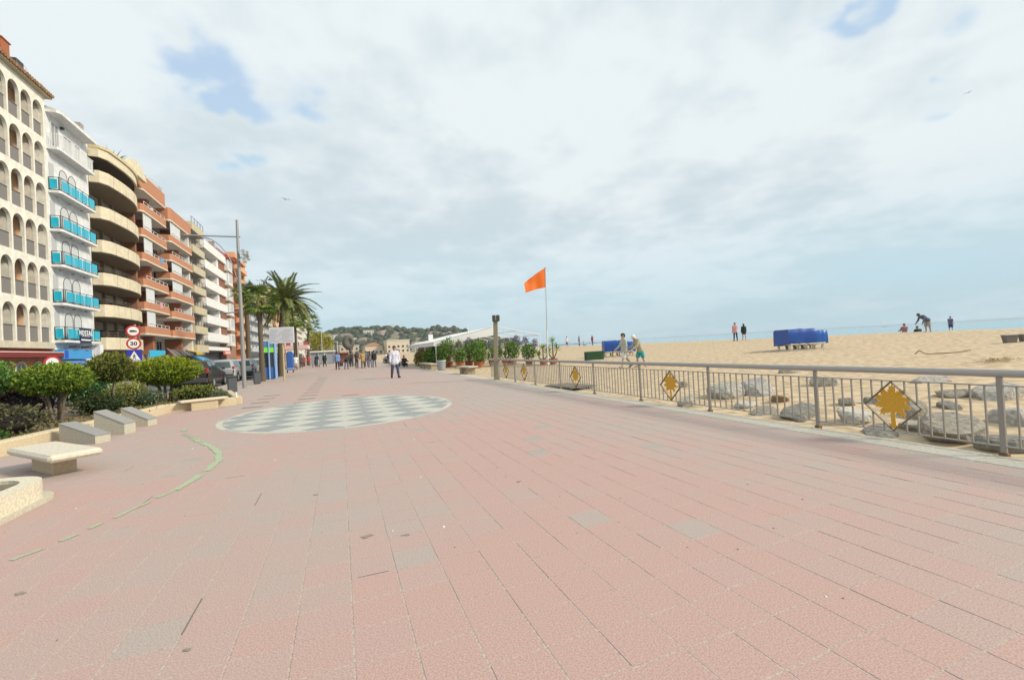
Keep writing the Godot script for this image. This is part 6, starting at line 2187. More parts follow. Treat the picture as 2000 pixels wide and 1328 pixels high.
# ---------------------------------------------------------------- vehicles
func car(called: String, label: String, cat: String, at: Vector3, turn: float, paint: Material, suv := true, plate := true) -> Node3D:
	# length along z, rear towards +z (local), origin at the middle of the ground
	var t := thing(called, label, cat, at, turn, "cars parked along the promenade kerb")
	var L := 4.3
	var hh := 1.60 if suv else 1.45
	var st := [[2.15, 0.42, 0.80, 0.90, 0.82, 0.98], [2.10, 0.34, 0.88, 1.0, 0.86, 1.02], [1.98, 0.30, 0.90, hh - 0.1, 0.68, 1.04], [1.75, 0.28, 0.91, hh - 0.01, 0.64, 1.03], [0.9, 0.28, 0.91, hh, 0.64, 1.02], [0.1, 0.28, 0.91, hh - 0.02, 0.63, 1.0], [-0.45, 0.28, 0.91, hh - 0.14, 0.62, 0.98], [-1.05, 0.28, 0.90, 1.06, 0.74, 0.96], [-1.8, 0.30, 0.86, 0.92, 0.70, 0.86], [-2.08, 0.36, 0.78, 0.74, 0.62, 0.66]]
	var secs: Array = []
	for s in st:
		var z: float = s[0]
		var q: Array = []
		var hb := [[s[2] * 0.93, s[1]], [s[2], s[1] + 0.14], [s[2], minf(s[5] - 0.12, s[3] - 0.14)], [s[2] * 0.96, minf(s[5], s[3] - 0.08)], [s[4] * 1.05, s[3] - 0.06], [s[4] * 0.8, s[3]]]
		for p in hb: q.append(Vector3(p[0], p[1], z))
		for k in range(hb.size() - 1, -1, -1): q.append(Vector3(-hb[k][0], hb[k][1], z))
		secs.append(q)
	var m := MB.new()
	m.loft(secs, true, true)
	part("body", m, paint, t)
	var gl := mat(0.03, 0.04, 0.045, 0.08)
	m = MB.new()
	var zz := 2.05
	m.qa(Vector3(-0.66, 1.03, 2.12), Vector3(0.66, 1.03, 2.12), Vector3(0.56, hh - 0.16, 2.005), Vector3(-0.56, hh - 0.16, 2.005), Vector3.BACK)
	part("rear_window", m, mat(0.10, 0.13, 0.13, 0.08), t)
	m = MB.new()
	m.qa(Vector3(-0.68, 1.05, -1.08), Vector3(0.68, 1.05, -1.08), Vector3(0.55, hh - 0.16, -0.47), Vector3(-0.55, hh - 0.16, -0.47), Vector3(0, 0.5, -1))
	part("windscreen", m, gl, t)
	for sg in [1.0, -1.0]:
		for w in [[1.8, 1.1], [1.03, 0.2], [0.13, -0.62]]:
			m = MB.new()
			var a: float = w[0]
			var b: float = w[1]
			m.qa(Vector3(sg * 0.895, 1.06, a), Vector3(sg * 0.895, 1.04, b), Vector3(sg * 0.70, hh - 0.12 - (0.16 if b < -0.5 else 0.0), b + (0.16 if b < -0.5 else 0.0)), Vector3(sg * 0.70, hh - 0.12, a - 0.06), Vector3(sg, 0.2, 0))
			part("side_window", m, gl, t)
		m = MB.new()
		m.cbox(Vector3(sg * 0.79, 0.96, 2.07), Vector3(0.15, 0.30, 0.12), 0.03)
		part("tail_light", m, mat(0.45, 0.03, 0.03, 0.25), t)
		m = MB.new()
		m.cbox(Vector3(sg * 0.66, 0.72, -2.0), Vector3(0.3, 0.12, 0.14), 0.03)
		part("headlight", m, mat(0.7, 0.7, 0.7, 0.1), t)
		m = MB.new()
		m.cbox(Vector3(sg * 1.0, 1.06, -0.62), Vector3(0.18, 0.13, 0.1), 0.03)
		part("mirror", m, paint, t)
		if suv:
			m = MB.new()
			m.cyl(Vector3(sg * 0.58, hh + 0.04, 1.6), Vector3(sg * 0.58, hh + 0.03, -0.2), 0.02, 6)
			part("roof_rail", m, mat(0.1, 0.1, 0.1, 0.5), t)
		for z in [1.32, -1.32]:
			m = MB.new()
			m.lathe([Vector2(0.2, -0.1), Vector2(0.32, -0.1), Vector2(0.345, -0.06), Vector2(0.345, 0.06), Vector2(0.32, 0.1), Vector2(0.2, 0.1)], Vector3(sg * 0.84, 0.345, z), 20, Basis(Vector3.FORWARD, PI / 2))
			var wh := part("wheel", m, mat(0.02, 0.02, 0.02, 0.8), t)
			m = MB.new()
			m.lathe([Vector2(0.0, 0.09), Vector2(0.06, 0.09), Vector2(0.19, 0.07), Vector2(0.215, 0.09), Vector2(0.215, -0.09), Vector2(0.0, -0.09)], Vector3(sg * 0.845, 0.345, z), 14, Basis(Vector3.FORWARD, PI / 2))
			part("rim", m, mat(0.5, 0.5, 0.5, 0.3, "", 0.6), wh)
			m = MB.new()
			disc(m, Vector3.ZERO, 0.40, 0.01, 20)
			var ar := part("wheel_arch", m, mat(0.012, 0.012, 0.012, 0.9), t)
			ar.transform = Transform3D(Basis(Vector3.UP, PI / 2), Vector3(sg * 0.908, 0.40, z))
	m = MB.new()
	m.cbox(Vector3(0, 0.48, 2.12), Vector3(1.62, 0.26, 0.16), 0.04)
	part("bumper", m, mat(0.05, 0.05, 0.05, 0.6) if suv else paint, t)
	if plate:
		m = MB.new()
		m.cbox(Vector3(0, 0.72, 2.155), Vector3(0.52, 0.11, 0.02), 0.004)
		part("number_plate", m, mat(0.7, 0.7, 0.66, 0.5), t)
	m = MB.new()
	m.cbox(Vector3(0, 0.93, 2.14), Vector3(0.14, 0.08, 0.02), 0.02)
	part("badge", m, mat(0.7, 0.7, 0.7, 0.25, "", 0.7), t)
	m = MB.new()
	m.b2(-0.86, 0.86, 0.22, 0.36, -1.9, 1.95)
	part("underbody", m, mat(0.015, 0.015, 0.015, 0.9), t)
	return t

func vehicles() -> void:
	car("parked_car", "dark brown estate car with tall red tail lights, nearest of the parked cars", "car", Vector3(-7.65, -0.03, -31.2), 0.0, mat(0.055, 0.042, 0.034, 0.25, "", 0.3))
	car("parked_car", "silver hatchback parked in front of the dark brown car", "car", Vector3(-7.55, -0.03, -37.2), 0.0, mat(0.50, 0.51, 0.53, 0.22, "", 0.3))
	car("parked_car", "white car half hidden behind the lamp post", "car", Vector3(-7.35, -0.03, -43.0), 0.0, mat(0.66, 0.67, 0.68, 0.2))
	car("parked_car", "pale grey van like car beyond the fan palm's trunk", "car", Vector3(-7.4, -0.03, -49.0), 0.0, mat(0.42, 0.45, 0.45, 0.25, "", 0.2))
	# scooter
	var t := thing("motor_scooter", "white motor scooter parked behind the crossing sign's post", "scooter", Vector3(-9.35, 0, -25.6), 1.9)
	var m := MB.new()
	for z in [0.62, -0.62]:
		var w := MB.new()
		w.lathe([Vector2(0.15, -0.05), Vector2(0.24, -0.05), Vector2(0.26, 0.0), Vector2(0.24, 0.05), Vector2(0.15, 0.05)], Vector3(0, 0.26, z), 16, Basis(Vector3.FORWARD, PI / 2))
		var wh := part("wheel", w, mat(0.02, 0.02, 0.02, 0.8), t)
		w = MB.new()
		w.lathe([Vector2(0.0, -0.03), Vector2(0.15, -0.04), Vector2(0.15, 0.04), Vector2(0.0, 0.03)], Vector3(0, 0.26, z), 12, Basis(Vector3.FORWARD, PI / 2))
		part("rim", w, mat(0.4, 0.4, 0.4, 0.4, "", 0.5), wh)
	m.loft([[Vector3(-0.14, 0.4, -0.8), Vector3(0.14, 0.4, -0.8), Vector3(0.12, 0.62, -0.85), Vector3(-0.12, 0.62, -0.85)], [Vector3(-0.19, 0.3, -0.45), Vector3(0.19, 0.3, -0.45), Vector3(0.16, 0.74, -0.5), Vector3(-0.16, 0.74, -0.5)], [Vector3(-0.17, 0.24, -0.1), Vector3(0.17, 0.24, -0.1), Vector3(0.15, 0.64, -0.1), Vector3(-0.15, 0.64, -0.1)], [Vector3(-0.15, 0.2, 0.1), Vector3(0.15, 0.2, 0.1), Vector3(0.15, 0.3, 0.1), Vector3(-0.15, 0.3, 0.1)], [Vector3(-0.15, 0.22, 0.3), Vector3(0.15, 0.22, 0.3), Vector3(0.17, 0.32, 0.32), Vector3(-0.17, 0.32, 0.32)]], true, true)
	m.loft([[Vector3(-0.2, 0.3, 0.36), Vector3(0.2, 0.3, 0.36), Vector3(0.16, 0.34, 0.5), Vector3(-0.16, 0.34, 0.5)], [Vector3(-0.22, 0.7, 0.42), Vector3(0.22, 0.7, 0.42), Vector3(0.12, 0.7, 0.62), Vector3(-0.12, 0.7, 0.62)], [Vector3(-0.13, 1.0, 0.3), Vector3(0.13, 1.0, 0.3), Vector3(0.08, 1.0, 0.44), Vector3(-0.08, 1.0, 0.44)]], true, true)
	part("fairing", m, mat(0.72, 0.72, 0.72, 0.25), t)
	m = MB.new()
	m.cbox(Vector3(0, 0.77, -0.45), Vector3(0.28, 0.1, 0.7), 0.04)
	part("seat", m, mat(0.03, 0.03, 0.03, 0.7), t)
	m = MB.new()
	m.tube([Vector3(-0.34, 1.04, 0.22), Vector3(0, 1.0, 0.34), Vector3(0.34, 1.04, 0.22)], [0.02], 6)
	part("handlebar", m, mat(0.04, 0.04, 0.04, 0.6), t)

# ---------------------------------------------------------------- beach side
func beach_items() -> void:
	# flag and pole
	var t := thing("flag_pole", "tall thin white flag pole at the beach bar's right end", "flag pole", Vector3(12.85, -0.02, -26.8))
	var m := MB.new()
	m.tube([Vector3(0, 0, 0), Vector3(0.06, 2.4, 0)], [0.055, 0.05], 8)
	part("lower_pole", m, mat(0.66, 0.66, 0.62, 0.6), t)
	m = MB.new()
	m.tube([Vector3(0.06, 2.4, 0), Vector3(0.18, 6.5, 0)], [0.032, 0.022], 8)
	part("upper_pole", m, mat(0.42, 0.42, 0.40, 0.6), t)
	m = MB.new()
	m.ell(Vector3(0.18, 6.52, 0), Vector3(0.045, 0.045, 0.045), 8)
	part("finial", m, mat(0.25, 0.25, 0.25, 0.5), t)
	var fl := MB.new()
	var P := func(u: float, v: float) -> Vector3:
		return Vector3(0.16 - 1.62 * u + 0.10 * v * u, 6.5 - 1.30 * v * (1.0 - 0.42 * u) - 1.05 * pow(u, 1.15) * (1.0 - 0.15 * v), 0.10 * sin(u * 7.0 + v * 2.0) * u + 0.05 * sin(u * 13.0) * u)
	for i in 14:
		for j in 8:
			var a: Vector3 = P.call(i / 14.0, j / 8.0)
			var b: Vector3 = P.call((i + 1) / 14.0, j / 8.0)
			var c: Vector3 = P.call((i + 1) / 14.0, (j + 1) / 8.0)
			var d: Vector3 = P.call(i / 14.0, (j + 1) / 8.0)
			fl.qa(a, b, c, d, Vector3.BACK)
	var fmt := mat(0.80, 0.17, 0.012, 0.7).duplicate()
	fmt.backlight_enabled = true
	fmt.backlight = Color(0.7, 0.3, 0.1)
	solo("orange_flag", fl, fmt, "plain orange flag flying to the left of its pole", "flag", Vector3(12.85, -0.02, -26.8))
	# wooden lamp post with box lamps
	t = thing("wooden_lamp_post", "weathered wooden post topped by dark box lamps at the railing's far end", "lamp post", Vector3(6.32, 0, -18.32), -0.3)
	m = MB.new()
	m.cbox(Vector3(0, 1.28, 0), Vector3(0.19, 2.6, 0.16), 0.015, Basis(Vector3.FORWARD, 0.04))
	part("post", m, mat(0.36, 0.31, 0.22, 0.9, "bark"), t)
	for sx in [-0.07, 0.10]:
		m = MB.new()
		m.cbox(Vector3(sx + 0.06, 2.66, 0.04), Vector3(0.15, 0.27, 0.24), 0.02)
		part("box_lamp", m, mat(0.09, 0.09, 0.065, 0.7, "bark"), t)
	# benches along the right edge
	t = thing("long_bench", "long concrete bench on many short legs beside the grey bin", "bench", Vector3(6.45, 0, -35.4))
	m = MB.new()
	m.cbox(Vector3(0, 0.39, 0), Vector3(0.5, 0.1, 5.2), 0.02)
	part("seat", m, mat(0.58, 0.50, 0.38, 0.9, "stone"), t)
	for i in 7:
		m = MB.new()
		m.cbox(Vector3(0, 0.17, -2.4 + i * 0.8), Vector3(0.42, 0.36, 0.24), 0.01)
		part("leg", m, mat(0.44, 0.37, 0.26, 0.9, "stone"), t)
	t = thing("short_bench", "short concrete bench on two slanted legs on the sandy edge", "bench", Vector3(6.72, 0, -24.6), 0.18)
	m = MB.new()
	m.cbox(Vector3(0, 0.38, 0), Vector3(0.62, 0.08, 1.6), 0.02)
	part("seat", m, mat(0.58, 0.52, 0.42, 0.9, "stone"), t)
	for sg in [1.0, -1.0]:
		m = MB.new()
		m.cbox(Vector3(0, 0.17, sg * 0.42), Vector3(0.5, 0.36, 0.22), 0.01, Basis(Vector3.RIGHT, sg * 0.15))
		part("leg", m, mat(0.40, 0.33, 0.24, 0.9, "stone"), t)
	t = thing("far_bench", "distant concrete bench wall where people sit, left of the walking man", "bench", Vector3(6.3, 0, -56.5))
	m = MB.new()
	m.cbox(Vector3(0, 0.40, 0), Vector3(0.5, 0.1, 17.0), 0.02)
	part("seat", m, mat(0.42, 0.37, 0.30, 0.9, "stone"), t)
	m = MB.new()
	m.cbox(Vector3(0, 0.17, 0), Vector3(0.4, 0.36, 16.8), 0.01)
	part("base", m, mat(0.34, 0.29, 0.22, 0.9, "stone"), t)
	t = thing("grey_bin", "round grey metal litter bin between the long bench and potted plants", "litter bin", Vector3(6.75, 0, -31.6))
	m = MB.new()
	m.lathe([Vector2(0.0, 0.0), Vector2(0.27, 0.0), Vector2(0.30, 0.62), Vector2(0.25, 0.62), Vector2(0.24, 0.1), Vector2(0.0, 0.1)], Vector3.ZERO, 18)
	part("drum", m, mat(0.42, 0.45, 0.48, 0.5, "fine", 0.2), t)
	m = MB.new()
	m.lathe([Vector2(0.30, 0.60), Vector2(0.33, 0.60), Vector2(0.33, 0.68), Vector2(0.29, 0.68)], Vector3.ZERO, 18)
	part("rim", m, mat(0.55, 0.56, 0.56, 0.5), t)
	# tent bar
	t = thing("beach_bar_tent", "long white beach bar marquee with open sides on white posts", "marquee", Vector3(0, 0, 0))
	var wm := mat(0.80, 0.80, 0.78, 0.7)
	m = MB.new()
	var z0 := -36.5
	var z1 := -52.0
	var eL := Vector3(7.2, 2.05, 0)
	var rd := Vector3(12.6, 3.15, 0)
	var eR := Vector3(16.8, 2.3, 0)
	for q in [[eL, rd]]:
		var a: Vector3 = q[0]
		var b: Vector3 = q[1]
		for k in 2:
			var o := Vector3(0, 0.03 * k, 0)
			m.qa(a + o + Vector3(0, 0, z0), b + o + Vector3(0, 0, z0), b + o + Vector3(0, 0, z1), a + o + Vector3(0, 0, z1), Vector3.UP if k else Vector3.DOWN)
	part("roof", m, wm, t)
	m = MB.new()
	m.prism(PackedVector2Array([Vector2(7.2, 2.05), Vector2(12.6, 3.15), Vector2(12.6, 2.45), Vector2(7.2, 1.72)]), Transform3D(Basis.IDENTITY, Vector3(0, 0, z0 + 0.01)), 0.03)
	part("valance", m, mat(0.74, 0.74, 0.72, 0.7), t)
	m = MB.new()
	for k in 5:
		var z := z0 - 3.8 * k
		m.tube([rd + Vector3(0, 0, z), eR + Vector3(0, 0, z)], [0.04], 6)
		m.tube([eR + Vector3(0, 0, z), Vector3(16.8, 0, z)], [0.04], 6)
	m.tube([eR + Vector3(0, 0, z0), eR + Vector3(0, 0, z1)], [0.035], 6)
	m.tube([Vector3(14.6, 2.74, z0), Vector3(14.6, 2.74, z1)], [0.03], 6)
	part("open_frame", m, mat(0.74, 0.74, 0.73, 0.6), t, "bare white frame of the marquee's right half")
	m = MB.new()
	for k in 6: m.qa(Vector3(7.17, 2.04, z0 - 2.55 * k), Vector3(7.17, 2.04, z0 - 2.55 * (k + 1) + 0.05), Vector3(7.17, 1.74, z0 - 2.55 * (k + 1) + 0.05), Vector3(7.17, 1.74, z0 - 2.55 * k), Vector3.LEFT)
	part("side_valance", m, wm, t)
	for p in [[7.4, z0], [7.4, -41.5], [7.4, -46.5], [9.6, z0], [12.6, z0], [16.6, z0], [16.6, -44.0]]:
		m = MB.new()
		m.cyl(Vector3(p[0], 0, p[1]), Vector3(p[0], 2.1 if p[0] != 12.6 else 3.0, p[1]), 0.05, 8)
		part("post", m, mat(0.70, 0.70, 0.68, 0.6), t)
	pbox("back_curtain", t, mat(0.26, 0.23, 0.22, 0.9, "fine"), 8.4, 12.8, 0.0, 1.9, z1 + 0.4, z1 + 0.5)
	pbox("bar_counter", t, mat(0.35, 0.28, 0.22, 0.8), 9.5, 15.5, 0.0, 1.05, -47.6, -47.0)
	pbox("roof_box", t, mat(0.68, 0.70, 0.72, 0.6), 8.3, 8.75, 2.3, 3.0, -44.6, -44.3)
	m = MB.new()
	m.cyl(Vector3(11.2, 2.8, -40), Vector3(11.2, 3.5, -40), 0.02, 6)
	m.lathe([Vector2(0.16, 0), Vector2(0.1, 0.12), Vector2(0.0, 0.2)], Vector3(11.2, 2.86, -40), 8)
	part("roof_finial", m, wm, t)
	# purple flower clusters hanging under the canopy edge
	rg.seed = 12
	for i in 9:
		m = MB.new()
		var c := Vector3(9.2 + i * 0.85, 1.72 + 0.22 * sin(i * 1.3), -35.9)
		foliage(m, Vector3.ZERO, Vector3(0.26, 0.36, 0.26), 260, 0.12, Color(0.10, 0.08, 0.14), Color(0.36, 0.29, 0.45), 700 + i, 0.4)
		var ord: String = ["first", "second", "third", "fourth", "fifth", "sixth", "seventh", "eighth", "last"][i]
		solo("hanging_flowers", m, leafmat(), "purple flower cluster, %s from the left under the marquee's front edge" % ord, "flowers", c, 0.0, "purple flower clusters on the marquee")
	# furniture under the tent
	for i in 5:
		var p := Vector3(9.0 + i * 1.5, 0, -38.4 - 0.5 * (i % 2))
		t = thing("cafe_table", "small round pale cafe table, %s from the left under the marquee" % ["first", "second", "third", "fourth", "fifth"][i], "table", p, 0.0, "cafe tables under the marquee")
		m = MB.new()
		m.lathe([Vector2(0, 0.70), Vector2(0.36, 0.70), Vector2(0.36, 0.73), Vector2(0, 0.73)], Vector3.ZERO, 14)
		part("table_top", m, mat(0.6, 0.6, 0.58, 0.5), t)
		m = MB.new()
		m.cyl(Vector3(0, 0.02, 0), Vector3(0, 0.7, 0), 0.03, 8)
		part("stem", m, mat(0.5, 0.5, 0.5, 0.4, "", 0.5), t)
		m = MB.new()
		m.lathe([Vector2(0, 0), Vector2(0.22, 0), Vector2(0.22, 0.02), Vector2(0, 0.04)], Vector3.ZERO, 12)
		part("foot", m, mat(0.4, 0.4, 0.4, 0.5), t)
		for sg in [1.0, -1.0]:
			var ch := thing("cafe_chair", "white cafe chair on the %s side of the %s cafe table" % ["right" if sg > 0 else "left", ["first", "second", "third", "fourth", "fifth"][i]], "chair", p + Vector3(sg * 0.62, 0, 0.15), -sg * PI / 2, "cafe chairs under the marquee")
			m = MB.new()
			m.cbox(Vector3(0, 0.44, 0), Vector3(0.42, 0.04, 0.42), 0.012)
			part("seat", m, mat(0.68, 0.68, 0.66, 0.5), ch)
			m = MB.new()
			m.cbox(Vector3(0, 0.68, -0.2), Vector3(0.42, 0.36, 0.03), 0.012)
			part("backrest", m, mat(0.68, 0.68, 0.66, 0.5), ch)
			for a in [-0.18, 0.18]:
				for b in [-0.18, 0.18]:
					m = MB.new()
					m.cyl(Vector3(a, 0, b), Vector3(a, 0.44, b), 0.016, 6)
					part("leg", m, mat(0.6, 0.6, 0.6, 0.4, "", 0.4), ch)
	# plants
	var pl := [[7.75, -35.2, 1.75, 1, "bushy dark potted shrub right of the grey bin"], [8.9, -34.9, 2.2, 0, "tall yucca with bright rosettes in front of the marquee's left post"], [9.45, -34.2, 1.6, 0, "yucca right of the tall yucca near the short bench"], [10.0, -33.6, 1.7, 1, "leafy potted shrub above the short bench's right end"], [10.55, -34.6, 1.9, 0, "yucca left of the wooden lamp post"], [9.35, -31.0, 1.15, 1, "low potted shrub just left of the wooden lamp post"], [11.2, -32.6, 1.3, 1, "low potted shrub right of the wooden lamp post"], [11.5, -31.2, 1.8, 0, "slender yucca between the wooden lamp post and the flag pole"], [12.0, -31.0, 1.5, 1, "dark leafy potted shrub left of the flag pole"], [12.4, -28.9, 1.3, 1, "small pale potted shrub near the flag pole's foot"], [12.9, -27.6, 1.35, 0, "yucca just left of the flag pole's foot"], [13.75, -27.8, 1.85, 0, "rightmost potted palm lily, right of the flag pole"], [8.3, -35.8, 2.0, 1, "tall leafy potted shrub behind the tall yucca, by the marquee post"], [9.9, -35.4, 1.6, 1, "round potted shrub behind the short bench, under the purple flowers"], [10.9, -35.4, 1.75, 1, "potted shrub behind the wooden lamp post's left side"], [8.5, -33.2, 1.2, 1, "low spreading potted shrub just right of the grey bin, nearest the walk"], [10.6, -31.6, 1.25, 0, "short yucca right beside the wooden lamp post"], [12.2, -32.4, 1.5, 0, "yucca behind the dark leafy shrub left of the flag pole"]]
	for i in pl.size(): pot_plant(pl[i][4], Vector3(pl[i][0], -0.02, pl[i][1]), pl[i][2] * 1.15, pl[i][3], 800 + i)
	var hb := MB.new()
	foliage(hb, Vector3(0, 0.75, 0), Vector3(1.0, 0.85, 2.3), 3600, 0.22, Color(0.05, 0.11, 0.02), Color(0.24, 0.36, 0.08), 901, 0.35, 0.4)
	solo("bench_shrub", hb, leafmat(), "large fresh green bush behind the long concrete bench", "shrub", Vector3(7.75, 0, -38.6))
	hb = MB.new()
	foliage(hb, Vector3(0, 0.6, 0), Vector3(0.7, 0.8, 1.6), 1700, 0.2, Color(0.10, 0.12, 0.03), Color(0.38, 0.26, 0.08), 902, 0.35, 0.4)
	solo("bench_shrub", hb, leafmat(), "yellow and orange tinged shrub left of the large fresh green bush", "shrub", Vector3(7.4, 0, -43.2))
	# covered stacks of sun loungers
	lounger_stack("stack of sun loungers under bright blue covers alone on the sand", Vector3(25.9, 0.22, -18.9), -0.40, 2.15)
	lounger_stack("stack of sun loungers under blue covers behind the two bathers", Vector3(20.7, 0.13, -30.2), -0.45, 2.3)
	# green box
	t = thing("green_crate", "dark green slatted crate on the sand left of the farther lounger stack", "crate", Vector3(17.5, 0.05, -28.6), -0.25)
	for i in 6:
		m = MB.new()
		m.cbox(Vector3(0, 0.06 + i * 0.11, 0.3), Vector3(1.3, 0.098, 0.03), 0.006)
		part("slat", m, mat(0.02, 0.07 + 0.006 * (i % 3), 0.03, 0.7), t)
		m = MB.new()
		m.cbox(Vector3(0.63, 0.06 + i * 0.11, 0), Vector3(0.03, 0.098, 0.56), 0.006)
		part("slat", m, mat(0.03, 0.06, 0.03, 0.7), t)
	pbox("back", t, mat(0.02, 0.06, 0.03, 0.8), -0.65, 0.615, 0.0, 0.64, -0.3, 0.27)
	# two bins on the sand
	for i in 2:
		t = thing("sand_bin", ["grey tapered tub on the sand, left of the pair at the right edge", "grey tapered tub on the sand cut by the right edge"][i], "tub", [Vector3(28.75, 0.33, -10.9), Vector3(29.42, 0.33, -10.6)][i], -0.4, "grey tubs on the sand")
		m = MB.new()
		m.loft([[Vector3(-0.22, 0, -0.09), Vector3(0.22, 0, -0.09), Vector3(0.22, 0, 0.09), Vector3(-0.22, 0, 0.09)], [Vector3(-0.27, 0.33, -0.12), Vector3(0.27, 0.33, -0.12), Vector3(0.27, 0.33, 0.12), Vector3(-0.27, 0.33, 0.12)]], true, true)
		part("tub", m, mat(0.20, 0.185, 0.17, 0.7, "fine"), t)
		m = MB.new()
		m.cbox(Vector3(0, 0.35, 0), Vector3(0.58, 0.04, 0.28), 0.012)
		part("lid", m, mat(0.23, 0.215, 0.20, 0.7), t)
	m = MB.new()
	var hp: Array = []
	for i in 24:
		var s := i / 23.0
		var x := 21.6 + 2.4 * s
		var z := -10.95 + 0.95 * s + 0.35 * sin(s * 4.0)
		hp.append(Vector3(x, sand_y(x, z) + 0.05 + (0.16 * exp(-pow((s - 0.05) / 0.03, 2.0)) if s < 0.2 else 0.0), z))
	m.tube(hp, [0.02], 6)
	solo("rope", m, mat(0.22, 0.14, 0.08, 0.9), "long brown rope lying in a curve on the sand", "rope")
	m = MB.new()
	rg.seed = 66
	for i in 130:
		var a := rg.randf() * TAU
		m.col = Color(0.30, 0.21, 0.09).lerp(Color(0.42, 0.31, 0.16), rg.randf())
		var x := 19.4 + rg.randfn() * 0.45
		var z := -7.7 + rg.randfn() * 0.2
		m.leaf(Vector3(x, sand_y(x, z) + 0.03, z), Vector3(cos(a), 0.25, sin(a)).normalized(), Vector3(-sin(a), 0, cos(a)), 0.25, 0.03)
	solo("seaweed_wrack", m, leafmat(), "scattered dry seaweed on the sand near the right edge", "seaweed")
	# grating behind the far railing
	t = thing("grating", "dark drain grating lying on the sand behind the railing", "grating", Vector3(7.6, -0.13, -14.2), 0.15)
	pbox("frame", t, mat(0.10, 0.09, 0.075, 0.8), -0.55, 0.55, 0.0, 0.03, -0.8, 0.8)
	for i in 12: pbox("slat", t, mat(0.2, 0.18, 0.15, 0.8), -0.5, 0.5, 0.031, 0.06, -0.75 + i * 0.125, -0.69 + i * 0.125)
	# sailing boat far out, and two gulls
	t = thing("sailing_boat", "tiny sailing boat far out on the sea", "boat", Vector3(1000, -0.7, -553))
	m = MB.new()
	m.loft([[Vector3(-5, 1.2, -0.2), Vector3(-5, 1.2, 0.2), Vector3(-5, 0, 0)], [Vector3(0, 1.3, -1.6), Vector3(0, 1.3, 1.6), Vector3(0, -0.3, 0)], [Vector3(5, 1.5, -0.1), Vector3(5, 1.5, 0.1), Vector3(5, 0.6, 0)]], true, true)
	part("hull", m, mat(0.5, 0.5, 0.5, 0.5), t)
	m = MB.new()
	m.prism(PackedVector2Array([Vector2(0.3, 2), Vector2(0.3, 12), Vector2(-4, 2)]), Transform3D(Basis.IDENTITY, Vector3.ZERO), 0.06)
	part("sail", m, mat(0.7, 0.7, 0.7, 0.7), t)
	m = MB.new()
	m.cyl(Vector3(0.4, 1, 0), Vector3(0.4, 12.5, 0), 0.1, 6)
	part("mast", m, mat(0.4, 0.4, 0.4, 0.5), t)
	for i in 2:
		t = thing("gull", ["gull gliding high above the promenade on the left", "gull gliding far up at the right edge"][i], "bird", [Vector3(-5.8, 22.7, -66.3), Vector3(107, 42.2, -43.7)][i], 0.5 + i, "gulls in the sky")
		m = MB.new()
		m.ell(Vector3.ZERO, Vector3(0.06, 0.06, 0.22), 8)
		part("body", m, mat(0.4, 0.4, 0.4, 0.8), t)
		for sg in [1.0, -1.0]:
			m = MB.new()
			m.loft([[Vector3(sg * 0.03, 0.02, 0.09), Vector3(sg * 0.03, 0.03, 0), Vector3(sg * 0.03, 0.02, -0.1)], [Vector3(sg * 0.3, 0.13, 0.1), Vector3(sg * 0.3, 0.14, 0.03), Vector3(sg * 0.3, 0.13, -0.06)], [Vector3(sg * 0.62, 0.05, -0.02), Vector3(sg * 0.62, 0.055, -0.05), Vector3(sg * 0.62, 0.05, -0.09)]], true, true)
			part("wing", m, mat(0.3, 0.31, 0.32, 0.8), t)

func lounger_stack(label: String, at: Vector3, turn: float, w: float) -> void:
	var t := thing("lounger_stack", label, "sun loungers", at, turn, "covered stacks of sun loungers")
	var wood := mat(0.70, 0.64, 0.53, 0.8)
	for i in 4:
		var x := -w / 2 + 0.38 + i * (w - 0.76) / 3.0
		var m := MB.new()
		for sx in [-0.26, 0.26]:
			m.box(Vector3(x + sx, 0.2, 0.62), Vector3(0.09, 0.44, 0.08), Basis(Vector3.RIGHT, 0.3))
			m.box(Vector3(x + sx, 0.2, -0.5), Vector3(0.09, 0.44, 0.08), Basis(Vector3.RIGHT, -0.3))
			m.box(Vector3(x + sx, 0.40, 0), Vector3(0.08, 0.09, 1.6))
			m.box(Vector3(x + sx, 0.04, 0.1), Vector3(0.07, 0.07, 1.35))
		m.box(Vector3(x, 0.40, 0.82), Vector3(0.62, 0.09, 0.06))
		m.box(Vector3(x, 0.05, 0.70), Vector3(0.62, 0.08, 0.06))
		part("lounger_frame", m, wood, t)
	var blue := mat(0.012, 0.075, 0.36, 0.45)
	var r := RandomNumberGenerator.new()
	r.seed = 5
	var f := FastNoiseLite.new()
	f.seed = 9; f.frequency = 1.4; f.fractal_octaves = 3
	for q in 2:
		var m := MB.new()
		var x0 := -w / 2 if q == 0 else w * 0.18
		var x1 := w * 0.24 if q == 0 else w / 2 + 0.1
		var secs: Array = []
		for i in 11:
			var x := lerpf(x0, x1, i / 10.0)
			var o: Array = []
			var tp := (1.12 if q == 0 else 1.0) + 0.02 * f.get_noise_2d(x * 2, q * 9.0)
			for p in [[0.86, 0.40], [0.87, 0.6], [0.86, 0.9], [0.82, 1.10], [0.76, 1.15], [-0.6, 1.13], [-0.8, 1.05], [-0.84, 0.6], [-0.82, 0.25]]:
				var zz: float = p[0] - 0.05 * q
				o.append(Vector3(x, p[1] * tp + 0.03 * f.get_noise_2d(x * 3, p[1] * 4 + q), zz + 0.05 * f.get_noise_2d(x * 3.3 + 7, p[1] * 5 + q * 3)))
			secs.append(o)
		m.loft(secs, false, true)
		part("cover", m, blue if q == 0 else mat(0.02, 0.12, 0.46, 0.4), t)

